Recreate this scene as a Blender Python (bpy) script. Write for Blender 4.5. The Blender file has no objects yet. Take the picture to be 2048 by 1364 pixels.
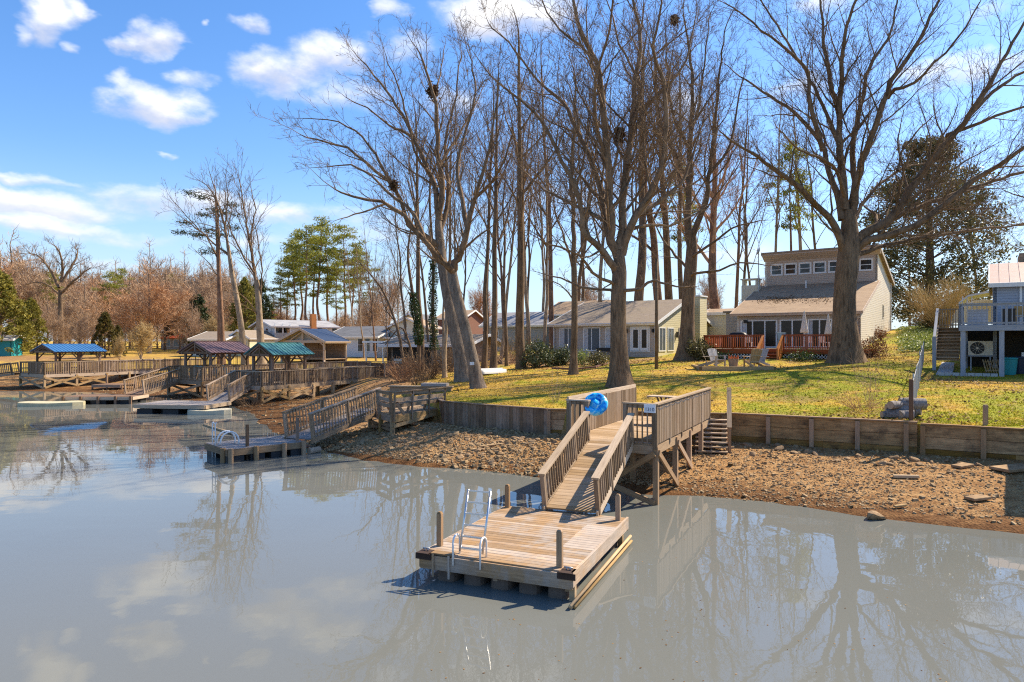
import bpy, math, random
import numpy as np
from mathutils import Vector, Matrix
from mathutils.bvhtree import BVHTree

random.seed(7)
RNG = np.random.default_rng(11)
SC = bpy.context.scene
COL = SC.collection
CAMZ, FPX, HY = 4.05, 1365.0, 684.0
R = math.radians

# ---- survey helpers: a sight line from the viewpoint gives a bearing, a distance or height makes it a place
def at(px, py, D):
    return Vector(((px - 1024) / FPX * D, D, CAMZ - (py - HY) / FPX * D))
def onz(px, py, z):
    D = (CAMZ - z) * FPX / (py - HY)
    return Vector(((px - 1024) / FPX * D, D, z))
def V(*a):
    return Vector(a)

# ---------------------------------------------------------------- objects
def tag(o, label=None, cat=None, group=None, kind=None):
    if label: o['label'] = label
    if cat: o['category'] = cat
    if group: o['group'] = group
    if kind: o['kind'] = kind
    return o
def thing(name, label, cat, loc=(0, 0, 0), yaw=0.0, group=None):
    o = bpy.data.objects.new(name, None)
    o.empty_display_size = 0.2
    COL.objects.link(o)
    o.location = loc
    o.rotation_euler = (0, 0, yaw)
    return tag(o, label, cat, group, 'thing')
def kids(o):
    return [c for c in ALLCH.get(o.name, [])]
ALLCH = {}
def link(o, parent=None):
    COL.objects.link(o)
    if parent is not None:
        o.parent = parent
        ALLCH.setdefault(parent.name, []).append(o)
    return o
def dup(o, loc=None, yaw=None, label=None, group=None, scale=None, parent=None):
    c = o.copy()
    link(c, parent)
    if loc is not None: c.location = loc
    if yaw is not None: c.rotation_euler = (0, 0, yaw)
    if scale is not None: c.scale = scale if hasattr(scale, '__len__') else (scale,) * 3
    if label: c['label'] = label
    if group: c['group'] = group
    for ch in kids(o):
        dup(ch, parent=c)
    return c

# ---------------------------------------------------------------- mesh builder with board uv + per-board tint
class MB:
    def __init__(s, o=(0, 0, 0)):
        s.v, s.f, s.uv, s.t = [], [], [], []
        s.o = Vector(o)
    def face(s, pts, uvs=None, tint=None):
        n = len(s.v)
        s.v.extend([Vector(p) for p in pts])
        s.f.append(list(range(n, n + len(pts))))
        s.t.append(random.random() if tint is None else tint)
        if uvs is None:
            p = [Vector(q) for q in pts]
            nn = (p[1] - p[0]).cross(p[2] - p[0])
            if nn.length < 1e-9: nn = Vector((0, 0, 1))
            nn.normalize()
            a = Vector((0, 0, 1)).cross(nn)
            a = a.normalized() if a.length > 1e-3 else Vector((1, 0, 0))
            b = nn.cross(a)
            uvs = [((q - p[0]).dot(a), (q - p[0]).dot(b)) for q in p]
        s.uv.extend(uvs)
    def beam(s, p0, p1, w, h, up=(0, 0, 1), tint=None, ext=0.0, taper=1.0):
        """a board or post from p0 to p1: w across, h along 'up'"""
        p0, p1 = Vector(p0), Vector(p1)
        d = p1 - p0
        L = d.length
        if L < 1e-6: return
        d /= L
        p0 = p0 - d * ext; p1 = p1 + d * ext; L += 2 * ext
        up = Vector(up)
        a = d.cross(up)
        if a.length < 1e-3: a = d.cross(Vector((0, 1, 0)))
        if a.length < 1e-3: a = d.cross(Vector((1, 0, 0)))
        a.normalize()
        b = a.cross(d)
        a = a * (w / 2); b = b * (h / 2)
        A = [p0 - a - b, p0 + a - b, p0 + a + b, p0 - a + b]
        a2, b2 = a * taper, b * taper
        B = [p1 - a2 - b2, p1 + a2 - b2, p1 + a2 + b2, p1 - a2 + b2]
        t = random.random() if tint is None else tint
        ou, ov = random.random() * 40, random.random() * 40
        n = len(s.v)
        s.v.extend(A + B)
        for (i, j) in ((0, 1), (1, 2), (2, 3), (3, 0)):
            s.f.append([n + j, n + i, n + 4 + i, n + 4 + j]); s.t.append(t)
            e = w if i % 2 == 0 else h
            s.uv.extend([(ou, ov), (ou, ov + e), (ou + L, ov + e), (ou + L, ov)])
            ov += e
        for idx in ((0, 1, 2, 3), (7, 6, 5, 4)):
            s.f.append([n + k for k in idx]); s.t.append(t * 0.6)
            s.uv.extend([(ou, ov), (ou + w * .2, ov), (ou + w * .2, ov + h), (ou, ov + h)])
    def box(s, c, size, yaw=0.0, tint=None, axis=None):
        """grain follows the longest side unless axis is given"""
        c = Vector(c); sx, sy, sz = size
        m = Matrix.Rotation(yaw, 3, 'Z')
        k = axis if axis is not None else max(range(3), key=lambda i: size[i])
        e = [m @ Vector((1, 0, 0)), m @ Vector((0, 1, 0)), Vector((0, 0, 1))]
        d = e[k] * size[k] / 2
        if k == 2: s.beam(c - d, c + d, sx, sy, up=e[1], tint=tint)
        elif k == 0: s.beam(c - d, c + d, sy, sz, up=e[2], tint=tint)
        else: s.beam(c - d, c + d, sx, sz, up=e[2], tint=tint)
    def tube(s, pts, r, sides=8, cap=True, tint=None):
        pts = [Vector(p) for p in pts]
        n = len(pts)
        rr = list(r) if hasattr(r, '__len__') else [r] * n
        t = random.random() if tint is None else tint
        base = len(s.v)
        ln = 0
        prevb = None
        for i, p in enumerate(pts):
            d = (pts[min(i + 1, n - 1)] - pts[max(i - 1, 0)])
            d = d.normalized() if d.length > 1e-9 else Vector((0, 0, 1))
            ref = prevb if prevb is not None else (Vector((0, 0, 1)) if abs(d.z) < .9 else Vector((1, 0, 0)))
            a = d.cross(ref)
            if a.length < 1e-4: a = d.cross(Vector((0, 1, .3)))
            a.normalize()
            b = a.cross(d); prevb = b
            for k in range(sides):
                q = 2 * math.pi * k / sides
                s.v.append(p + (a * math.cos(q) + b * math.sin(q)) * rr[i])
        for i in range(n - 1):
            L = (pts[i + 1] - pts[i]).length
            for k in range(sides):
                k2 = (k + 1) % sides
                s.f.append([base + i * sides + k, base + i * sides + k2, base + (i + 1) * sides + k2, base + (i + 1) * sides + k])
                s.t.append(t)
                c = 2 * math.pi * rr[i] / sides
                s.uv.extend([(ln, k * c), (ln, (k + 1) * c), (ln + L, (k + 1) * c), (ln + L, k * c)])
            ln += L
        if cap:
            for i, rev in ((0, True), (n - 1, False)):
                idx = [base + i * sides + k for k in range(sides)]
                if rev: idx.reverse()
                s.f.append(idx); s.t.append(t)
                s.uv.extend([(0.01 * k, 0.01 * k) for k in range(sides)])
    def prism(s, poly, d, tint=None):
        """extrude a planar polygon by vector d, closed"""
        p = [Vector(q) for q in poly]; d = Vector(d)
        t = random.random() if tint is None else tint
        s.face(p, tint=t)
        s.face([q + d for q in reversed(p)], tint=t)
        for i in range(len(p)):
            j = (i + 1) % len(p)
            s.face([p[j], p[i], p[i] + d, p[j] + d], tint=t)
    def rings(s, rings, closed=True, cap=True, tint=None):
        base = len(s.v); m = len(rings[0]); t = random.random() if tint is None else tint
        for rg in rings: s.v.extend([Vector(p) for p in rg])
        for i in range(len(rings) - 1):
            for k in range(m if closed else m - 1):
                k2 = (k + 1) % m
                s.f.append([base + i * m + k, base + i * m + k2, base + (i + 1) * m + k2, base + (i + 1) * m + k])
                s.t.append(t)
                s.uv.extend([(i * .1, k * .1), (i * .1, k * .1 + .1), (i * .1 + .1, k * .1 + .1), (i * .1 + .1, k * .1)])
        if cap:
            for i, rev in ((0, True), (len(rings) - 1, False)):
                idx = [base + i * m + k for k in range(m)]
                if rev: idx.reverse()
                s.f.append(idx); s.t.append(t); s.uv.extend([(0, 0)] * m)
    def build(s, name, mat, parent=None, smooth=False, bevel=0.0):
        me = bpy.data.meshes.new(name)
        o = s.o
        me.from_pydata([tuple(p - o) for p in s.v], [], s.f)
        uvl = me.uv_layers.new(name='UVMap')
        uvl.data.foreach_set('uv', np.array(s.uv, dtype=np.float32).ravel())
        at_ = me.attributes.new('tint', 'FLOAT', 'FACE')
        at_.data.foreach_set('value', np.array(s.t, dtype=np.float32))
        me.materials.append(mat)
        if smooth: me.polygons.foreach_set('use_smooth', [True] * len(me.polygons))
        ob = bpy.data.objects.new(name, me)
        link(ob, parent)
        if parent is None: ob.location = o
        if bevel:
            b = ob.modifiers.new('edge', 'BEVEL'); b.width = bevel; b.segments = 1; b.limit_method = 'ANGLE'
        return ob

# ---------------------------------------------------------------- fast quad soup (trees, leaves, stones)
class QM:
    def __init__(s):
        s.v, s.q, s.t, s.n = [], [], [], 0
    def tube(s, pts, rad, sides, tint=0.5):
        pts = np.asarray(pts, float); rad = np.asarray(rad, float)
        n = len(pts)
        d = np.gradient(pts, axis=0)
        d /= np.linalg.norm(d, axis=1)[:, None] + 1e-9
        m = d.mean(0)
        ref = np.array([0, 0, 1.]) if abs(m[2]) < .8 * np.linalg.norm(m) else np.array([1., 0, 0])
        a = np.cross(d, ref); a /= np.linalg.norm(a, axis=1)[:, None] + 1e-9
        b = np.cross(a, d)
        an = np.arange(sides) * (2 * np.pi / sides)
        ring = a[:, None, :] * np.cos(an)[None, :, None] + b[:, None, :] * np.sin(an)[None, :, None]
        s.v.append((pts[:, None, :] + ring * rad[:, None, None]).reshape(-1, 3))
        s.q.append(_pat(n, sides) + s.n)
        s.t.append(np.full((n - 1) * sides, tint))
        s.n += n * sides
    def quads(s, P, tint):
        """P: (m,4,3)"""
        m = len(P)
        s.v.append(P.reshape(-1, 3))
        s.q.append(np.arange(m * 4).reshape(m, 4) + s.n)
        s.t.append(np.asarray(tint, float))
        s.n += m * 4
    def mesh(s, name, mat, o=(0, 0, 0), smooth=True):
        v = (np.concatenate(s.v) - np.array(o)).astype(np.float32)
        q = np.concatenate(s.q).astype(np.int32)
        t = np.concatenate(s.t).astype(np.float32)
        me = bpy.data.meshes.new(name)
        me.vertices.add(len(v)); me.vertices.foreach_set('co', v.ravel())
        me.loops.add(q.size); me.loops.foreach_set('vertex_index', q.ravel())
        me.polygons.add(len(q))
        me.polygons.foreach_set('loop_start', np.arange(0, q.size, 4, dtype=np.int32))
        me.polygons.foreach_set('use_smooth', np.full(len(q), smooth))
        a = me.attributes.new('tint', 'FLOAT', 'FACE')
        a.data.foreach_set('value', t)
        me.materials.append(mat)
        me.update(calc_edges=True)
        return me
_PC = {}
def _pat(n, k):
    if (n, k) not in _PC:
        L = []
        for i in range(n - 1):
            for j in range(k):
                L.append((i * k + j, i * k + (j + 1) % k, (i + 1) * k + (j + 1) % k, (i + 1) * k + j))
        _PC[(n, k)] = np.array(L)
    return _PC[(n, k)]
def leafquads(P, size, rng, flat=0.0, aspect=0.5):
    """a leaf sized quad at each point of P (n,3)"""
    n = len(P)
    d = rng.normal(size=(n, 3)); d[:, 2] *= (1 - flat)
    d /= np.linalg.norm(d, axis=1)[:, None] + 1e-9
    e = rng.normal(size=(n, 3)); e[:, 2] *= (1 - flat)
    e -= (e * d).sum(1)[:, None] * d
    e /= np.linalg.norm(e, axis=1)[:, None] + 1e-9
    s = (size * rng.uniform(.6, 1.3, n))[:, None]
    d = d * s; e = e * s * aspect
    return np.stack([P - d * .5, P + e * .5, P + d * .5, P - e * .5], axis=1)

# ---------------------------------------------------------------- materials
class NT:
    def __init__(s, name):
        s.m = bpy.data.materials.new(name); s.m.use_nodes = True
        s.t = s.m.node_tree; s.t.nodes.clear()
        s.out = s.n('ShaderNodeOutputMaterial')
        s.p = s.n('ShaderNodeBsdfPrincipled')
        s.l(s.p.outputs[0], s.out.inputs[0])
        s._tc = None
    def n(s, ty, **kw):
        nd = s.t.nodes.new(ty)
        for k, v in kw.items(): setattr(nd, k, v)
        return nd
    def l(s, a, b): s.t.links.new(a, b)
    def tc(s, which='Object'):
        if s._tc is None: s._tc = s.n('ShaderNodeTexCoord')
        return s._tc.outputs[which]
    def geo(s): return s.n('ShaderNodeNewGeometry').outputs['Position']
    def map(s, vec, scale=(1, 1, 1), loc=(0, 0, 0), rot=(0, 0, 0)):
        m = s.n('ShaderNodeMapping'); s.l(vec, m.inputs[0])
        m.inputs['Scale'].default_value = scale; m.inputs['Location'].default_value = loc; m.inputs['Rotation'].default_value = rot
        return m.outputs[0]
    def noise(s, vec, scale, detail=3, rough=.6, dist=0.0):
        x = s.n('ShaderNodeTexNoise'); s.l(vec, x.inputs['Vector'])
        x.inputs['Scale'].default_value = scale; x.inputs['Detail'].default_value = detail
        x.inputs['Roughness'].default_value = rough; x.inputs['Distortion'].default_value = dist
        return x.outputs['Fac']
    def ramp(s, f, stops, interp='LINEAR'):
        r = s.n('ShaderNodeValToRGB'); s.l(f, r.inputs[0]); e = r.color_ramp.elements
        r.color_ramp.interpolation = interp
        while len(e) < len(stops): e.new(.5)
        for i, (p, c) in enumerate(stops):
            e[i].position = p
            e[i].color = (c, c, c, 1) if not hasattr(c, '__len__') else (*c, 1)
        return r.outputs[0]
    def mix(s, f, a, b, mode='MIX'):
        m = s.n('ShaderNodeMix', data_type='RGBA', blend_type=mode)
        for i, x in ((0, f), (6, a), (7, b)):
            if hasattr(x, 'is_linked') or isinstance(x, bpy.types.NodeSocket): s.l(x, m.inputs[i])
            elif hasattr(x, '__len__'): m.inputs[i].default_value = (*x, 1)
            else: m.inputs[i].default_value = x if i == 0 else (x, x, x, 1)
        return m.outputs[2]
    def math(s, op, a, b=0.0, c=None):
        m = s.n('ShaderNodeMath', operation=op)
        for i, x in enumerate((a, b, c)):
            if x is None: continue
            if isinstance(x, bpy.types.NodeSocket): s.l(x, m.inputs[i])
            else: m.inputs[i].default_value = x
        return m.outputs[0]
    def attr(s, name='tint'):
        a = s.n('ShaderNodeAttribute'); a.attribute_name = name
        return a.outputs['Fac']
    def bump(s, h, strength=.3, dist=.02):
        b = s.n('ShaderNodeBump'); s.l(h, b.inputs['Height'])
        b.inputs['Strength'].default_value = strength; b.inputs['Distance'].default_value = dist
        s.l(b.outputs[0], s.p.inputs['Normal'])
    def col(s, c):
        if isinstance(c, bpy.types.NodeSocket): s.l(c, s.p.inputs['Base Color'])
        else: s.p.inputs['Base Color'].default_value = (*c, 1)
    def set(s, **kw):
        for k, v in kw.items(): s.p.inputs[k.replace('_', ' ')].default_value = v
        return s

def plain(name, c, rough=.6, metal=0.0, var=.25, scale=6.0, bump=0.0, spec=.4):
    t = NT(name)
    f = t.noise(t.tc(), scale, 4, .65)
    t.col(t.mix(f, tuple(x * (1 - var) for x in c), tuple(min(1, x * (1 + var)) for x in c)))
    t.set(Roughness=rough, Metallic=metal); t.p.inputs['Specular IOR Level'].default_value = spec
    if bump: t.bump(t.noise(t.tc(), scale * 6, 4), bump, .01)
    return t.m
def wood(name, dark, light, tint=.5, grain=22.0, rough=.85, stain=None, stain_amt=.5, grey=None):
    """boards: grain along uv-x, one tone per board, weather stains"""
    t = NT(name)
    uv = t.tc('UV')
    g = t.noise(t.map(uv, (1.3, grain, 1)), 1.6, 5, .7, .4)
    g2 = t.noise(t.map(uv, (.5, 5, 1)), 1.0, 3, .6)
    k = t.math('ADD', t.math('MULTIPLY', g, .65), t.math('MULTIPLY', g2, .35))
    c = t.ramp(k, [(.3, dark), (.68, light)])
    at_ = t.attr()
    v = t.math('ADD', t.math('MULTIPLY', at_, tint * 1.1), 1 - tint * .55)
    hs = t.n('ShaderNodeHueSaturation'); t.l(c, hs.inputs['Color']); t.l(v, hs.inputs['Value'])
    t.l(t.math('ADD', t.math('MULTIPLY', at_, -.3), 1.12), hs.inputs['Saturation'])
    c = hs.outputs[0]
    if stain:
        s_ = t.noise(t.map(t.tc(), (1, 1, 1)), 1.7, 5, .65)
        c = t.mix(t.math('MULTIPLY', t.ramp(s_, [(.48, 0.), (.68, 1.)]), stain_amt), c, stain)
    if grey:
        s3 = t.noise(t.map(t.tc(), (1.4, .8, 1), (9, 4, 2)), 1.3, 6, .7)
        c = t.mix(t.math('MULTIPLY', t.ramp(t.math('ADD', s3, t.math('MULTIPLY', t.math('SUBTRACT', at_, .5), .22)), [(.44, 0.), (.60, 1.)]), .6), c, t.mix(g, tuple(x * .45 for x in grey), grey))
        u = t.n('ShaderNodeSeparateXYZ'); t.l(uv, u.inputs[0])
    t.col(c); t.set(Roughness=rough); t.p.inputs['Specular IOR Level'].default_value = .25
    t.bump(g, .35, .006)
    return t.m
def siding(name, c, pitch=.12, rough=.6, var=.08):
    t = NT(name)
    xyz = t.n('ShaderNodeSeparateXYZ'); t.l(t.tc(), xyz.inputs[0])
    f = t.math('FRACT', t.math('DIVIDE', xyz.outputs[2], pitch))
    line = t.ramp(f, [(0., .45), (.12, 1.), (.9, .96), (1., .8)])
    n = t.noise(t.map(t.tc(), (1, 1, 6)), 2.0, 4)
    c2 = t.mix(n, tuple(x * (1 - var) for x in c), tuple(x * (1 + var) for x in c))
    t.col(t.mix(1.0, c2, line, 'MULTIPLY'))
    t.set(Roughness=rough)
    t.bump(t.math('SUBTRACT', 1.0, f), .6, .018)
    return t.m
def shingle(name, a, b, c=None):
    t = NT(name)
    br = t.n('ShaderNodeTexBrick'); t.l(t.tc('UV'), br.inputs['Vector'])
    br.inputs['Scale'].default_value = 1.0
    br.inputs['Brick Width'].default_value = .3; br.inputs['Row Height'].default_value = .14
    br.inputs['Mortar Size'].default_value = .008
    br.inputs['Color1'].default_value = (*a, 1); br.inputs['Color2'].default_value = (*b, 1)
    br.inputs['Mortar'].default_value = (*[x * .45 for x in a], 1)
    n = t.noise(t.map(t.tc('UV'), (.5, 1.2, 1)), .9, 5, .65)
    col = t.mix(t.ramp(n, [(.35, 0.), (.7, .7)]), br.outputs[0], c or tuple(x * 1.5 for x in b))
    n2 = t.noise(t.tc('UV'), 30, 3)
    t.col(t.mix(.35, col, t.ramp(n2, [(.3, .4), (.7, 1.)]), 'MULTIPLY'))
    t.set(Roughness=.9); t.bump(br.outputs['Fac'], -.4, .01)
    return t.m
def glass(name, c=(.02, .022, .025), rough=.04, spec=.6):
    t = NT(name); t.col(c); t.set(Roughness=rough); t.p.inputs['Specular IOR Level'].default_value = spec
    t.bump(t.noise(t.tc(), 1.2, 2), .05, .02)
    return t.m
def leafmat(name, dark, light, rough=.6, trans=.25, spec=.3):
    t = NT(name)
    c = t.ramp(t.attr(), [(0., dark), (1., light)])
    t.col(c); t.set(Roughness=rough); t.p.inputs['Specular IOR Level'].default_value = spec
    if trans:
        tr = t.n('ShaderNodeBsdfTranslucent'); t.l(c, tr.inputs[0])
        mx = t.n('ShaderNodeMixShader'); mx.inputs[0].default_value = trans
        t.l(t.p.outputs[0], mx.inputs[1]); t.l(tr.outputs[0], mx.inputs[2]); t.l(mx.outputs[0], t.out.inputs[0])
    return t.m
def bark(name, dark, light, scale=7.0, streak=.22, bump=.8):
    t = NT(name)
    g = t.noise(t.map(t.tc(), (1, 1, streak)), scale, 6, .7, .5)
    c = t.ramp(g, [(.33, dark), (.62, light)])
    n = t.noise(t.tc(), .8, 4)
    c = t.mix(t.ramp(n, [(.45, 0.), (.75, .5)]), c, tuple(min(1, x * 1.5) for x in light))
    t.col(c); t.set(Roughness=.9); t.p.inputs['Specular IOR Level'].default_value = .2
    t.bump(g, bump, .04)
    return t.m
M = {}
M['dockpale'] = wood('bleached_dock_boards', (.19, .112, .058), (.54, .37, .22), .75, 20, stain=(.34, .19, .07), stain_amt=.65, grey=(.50, .45, .40))
M['railgrey'] = wood('weathered_grey_boards', (.105, .07, .043), (.35, .25, .16), .55, 24, stain=(.20, .12, .065), stain_amt=.4)
M['railcap'] = wood('sunbleached_handrail', (.29, .205, .13), (.58, .44, .30), .4, 20)
M['deckfloor'] = wood('pier_floor_boards', (.23, .145, .078), (.49, .34, .195), .4, 22)
M['post'] = wood('treated_timber', (.19, .108, .055), (.44, .28, .145), .35, 16)
M['postgold'] = wood('golden_treated_timber', (.26, .16, .07), (.52, .35, .17), .35, 16)
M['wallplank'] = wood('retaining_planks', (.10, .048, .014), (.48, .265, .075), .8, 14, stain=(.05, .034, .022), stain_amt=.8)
M['wallboard'] = wood('old_vertical_boards', (.12, .075, .045), (.35, .235, .145), .5, 20, stain=(.07, .05, .04), stain_amt=.6)
M['walldark'] = wood('dark_brown_boards', (.10, .06, .035), (.30, .18, .11), .5, 18)
M['red'] = wood('red_stained_wood', (.22, .05, .014), (.44, .11, .03), .35, 16, rough=.6)
M['redlight'] = wood('fresh_orange_stain', (.36, .12, .03), (.55, .22, .06), .25, 16, rough=.6)
M['oldbrown'] = wood('old_brown_wood', (.17, .11, .068), (.47, .325, .20), .5, 20)
M['bluegrey'] = wood('blue_grey_painted_wood', (.22, .24, .27), (.34, .36, .41), .15, 10, rough=.6)
M['chair'] = wood('raw_chair_wood', (.30, .22, .14), (.52, .42, .30), .3, 16)
M['chairgold'] = wood('golden_chair_wood', (.34, .21, .09), (.52, .35, .17), .3, 16)
M['chairgrey'] = wood('silvered_chair_wood', (.33, .30, .27), (.56, .52, .48), .3, 16)
M['turq'] = plain('turquoise_plastic', (.02, .30, .33), .5)
M['compo'] = wood('grey_composite_boards', (.20, .175, .16), (.36, .31, .28), .3, 10)
M['float'] = plain('black_float_plastic', (.025, .025, .027), .6)
M['floatbrown'] = plain('silt_stained_float', (.13, .09, .065), .8, var=.5, bump=.3)
M['whitefloat'] = plain('white_float', (.52, .47, .34), .6, var=.2, scale=3)
M['yellowfloat'] = plain('yellowed_float', (.50, .44, .27), .6, var=.35, scale=2.5)
M['alu'] = plain('aluminium', (.62, .62, .62), .35, .9, var=.12)
M['steel'] = plain('galvanised_steel', (.42, .43, .44), .45, .8, var=.2)
M['rust'] = plain('rusty_bracket', (.06, .035, .025), .8, .3, var=.5)
M['white'] = plain('white_paint', (.74, .73, .70), .5, var=.06)
M['whitetrim'] = plain('white_trim', (.78, .77, .74), .45, var=.05)
M['cream'] = plain('cream_wall', (.62, .58, .46), .7, var=.08)
M['yellowwall'] = siding('pale_yellow_siding', (.62, .55, .34), .16)
M['taupe'] = siding('taupe_siding', (.54, .42, .32), .14)
M['beige'] = siding('beige_siding', (.66, .58, .45), .14)
M['tan'] = siding('tan_siding', (.48, .40, .32), .13)
M['greige'] = siding('greige_wall', (.38, .35, .30), .2)
M['grayside'] = siding('blue_grey_siding', (.33, .35, .39), .14)
M['whiteside'] = siding('white_siding', (.68, .68, .66), .14)
M['brick'] = plain('brick', (.20, .095, .06), .9, var=.4, scale=14, bump=.4)
M['orangebrick'] = plain('orange_brick', (.52, .20, .06), .9, var=.35, scale=14, bump=.4)
M['roofbrown'] = shingle('brown_shingle', (.31, .20, .12), (.41, .28, .17), (.50, .35, .21))
M['rooftan'] = shingle('tan_shingle', (.25, .19, .14), (.33, .255, .19), (.30, .23, .14))
M['roofgrey'] = shingle('grey_shingle', (.26, .25, .25), (.34, .33, .33))
M['roofdark'] = shingle('dark_shingle', (.06, .06, .065), (.09, .09, .10))
M['roofslate'] = shingle('charcoal_shingle', (.11, .11, .115), (.15, .15, .155))
M['roofnavy'] = plain('navy_metal_roof', (.035, .05, .085), .4, .3)
M['roofred'] = plain('red_metal_roof', (.50, .09, .035), .5, .1)
M['roofteal'] = plain('teal_metal_roof', (.06, .20, .20), .45, .3, var=.2, scale=2)
M['roofpurple'] = plain('maroon_metal_roof', (.17, .10, .10), .5, .3, var=.3, scale=2)
M['roofblue'] = plain('blue_metal_roof', (.05, .17, .36), .45, .2, var=.15, scale=2)
M['roofpink'] = plain('salmon_metal_roof', (.42, .30, .25), .45, .3, var=.2, scale=2)
M['glass'] = glass('window_glass')
M['glassdim'] = glass('patio_glass', (.045, .035, .024), .2, .22)
M['glassblue'] = glass('sky_lit_glass', (.10, .12, .14), .15, .3)
M['screen'] = plain('insect_screen', (.03, .03, .03), .9)
M['curtain'] = plain('white_curtain', (.60, .60, .60), .9, var=.15, scale=9)
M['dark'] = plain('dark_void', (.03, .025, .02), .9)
M['black'] = plain('black_metal', (.02, .02, .02), .5, .3)
M['concrete'] = plain('concrete', (.42, .41, .39), .85, var=.2, scale=5, bump=.2)
M['teal'] = plain('teal_plastic', (.015, .25, .26), .45)
M['navy'] = plain('navy_bin', (.02, .025, .05), .5)
M['acunit'] = plain('beige_steel_case', (.52, .46, .36), .5, .1)
M['canvas'] = plain('cream_canvas', (.66, .60, .50), .9, var=.12, scale=5)
M['greycanvas'] = plain('grey_green_sling', (.20, .26, .25), .8)
M['signwhite'] = plain('sign_board', (.74, .76, .78), .4, var=.04)
M['ink'] = plain('sign_ink', (.03, .05, .10), .5)
M['ember'] = plain('rusty_flame_bowl', (.62, .15, .03), .6, var=.4)
M['logbark'] = bark('log_bark', (.08, .07, .065), (.30, .265, .24), 14, .6)
M['logend'] = plain('sawn_log_end', (.42, .30, .19), .8, var=.3, scale=14)
M['barkgrey'] = bark('grey_bark', (.085, .062, .045), (.27, .205, .15), 9, .2)
M['barkbrown'] = bark('brown_bark', (.062, .039, .022), (.235, .155, .092), 9, .15)
M['barkred'] = bark('reddish_pine_bark', (.085, .045, .025), (.31, .175, .105), 8, .3)
M['barkpale'] = bark('pale_bark', (.15, .105, .065), (.42, .31, .20), 9, .3)
M['twig'] = bark('twig_bark', (.082, .050, .028), (.27, .178, .105), 6, .4, .2)
M['twigdark'] = bark('dark_twig_bark', (.066, .041, .023), (.22, .145, .087), 6, .4, .2)
M['twigred'] = bark('maple_twigs', (.25, .125, .058), (.56, .325, .175), 5, .5, .2)
M['twigpale'] = bark('pale_twigs', (.26, .165, .095), (.52, .36, .23), 5, .5, .2)
M['twigstraw'] = bark('straw_twigs', (.30, .20, .085), (.52, .37, .17), 5, .5, .2)
M['pine'] = leafmat('pine_needles', (.075, .098, .014), (.36, .345, .045), .6, .4)
M['pinedark'] = leafmat('dark_pine_needles', (.012, .024, .008), (.055, .075, .018), .6, .2)
M['cedar'] = leafmat('cedar_sprays', (.10, .10, .014), (.34, .28, .045), .7, .35)
M['cedarbrown'] = leafmat('bronze_cedar_sprays', (.03, .035, .008), (.17, .12, .02), .7, .3)
M['magnolia'] = leafmat('glossy_broad_leaves', (.035, .04, .012), (.24, .20, .07), .42, .3, .4)
M['shrub'] = leafmat('shrub_leaves', (.018, .032, .008), (.14, .16, .05), .45, .2, .5)
M['ivy'] = leafmat('ivy_leaves', (.015, .035, .006), (.09, .14, .02), .4, .2, .5)
M['paleground'] = leafmat('vinca_leaves', (.07, .12, .012), (.40, .44, .11), .5, .25, .5)
M['deadleaf'] = leafmat('fallen_leaves', (.11, .055, .02), (.42, .26, .11), .8, .15, .2)
M['nest'] = leafmat('nest_leaves', (.05, .028, .015), (.17, .09, .045), .9, .05, .1)
M['redshrub'] = leafmat('russet_leaves', (.12, .045, .02), (.34, .18, .09), .8, .2, .2)
M['grassblade'] = leafmat('grass_blades', (.26, .21, .016), (.64, .46, .075), .8, .3, .2)
M['hull'] = plain('dull_white_hull', (.50, .48, .45), .5, var=.1)
M['stone'] = None

def stone_mat(name, a, b, c):
    t = NT(name)
    n = t.noise(t.tc(), 5, 5, .65)
    col = t.ramp(n, [(.3, a), (.7, b)])
    info = t.n('ShaderNodeObjectInfo')
    k = t.math('ADD', t.math('MULTIPLY', info.outputs['Random'], .5), t.math('MULTIPLY', t.attr(), .5))
    col = t.mix(t.math('MULTIPLY', k, .75), col, c)
    t.col(col); t.set(Roughness=.9); t.p.inputs['Specular IOR Level'].default_value = .25
    t.bump(t.noise(t.tc(), 22, 5), .5, .02)
    return t.m
M['stone'] = stone_mat('shore_stone', (.19, .115, .058), (.48, .32, .17), (.29, .185, .10))
M['gravel'] = stone_mat('shore_gravel', (.16, .10, .045), (.50, .35, .19), (.28, .18, .09))

def lawn_colour(t, P, xyz):
    # lawn: dormant gold with green patches
    n1 = t.noise(P, .22, 4, .6, .6)
    n2 = t.noise(P, 1.4, 5, .7)
    n3 = t.noise(t.map(P, (1, 1, 1)), 14, 5, .75)
    gold = t.ramp(n3, [(.28, (.22, .125, .018)), (.5, (.48, .305, .045)), (.75, (.66, .45, .095))])
    green = t.ramp(n3, [(.28, (.085, .10, .006)), (.5, (.24, .245, .014)), (.75, (.42, .38, .035))])
    gm = t.math('ADD', t.math('MULTIPLY', n1, .75), t.math('MULTIPLY', n2, .45))
    gx = t.n('ShaderNodeMapRange'); t.l(xyz.outputs[0], gx.inputs[0])
    gx.inputs[1].default_value = -6; gx.inputs[2].default_value = 16; gx.inputs[3].default_value = -.07; gx.inputs[4].default_value = .07
    gm = t.math('ADD', gm, gx.outputs[0])
    grass = t.mix(t.ramp(gm, [(.56, 0.), (.70, 1.)]), gold, green)
    return grass, n2, n3
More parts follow.
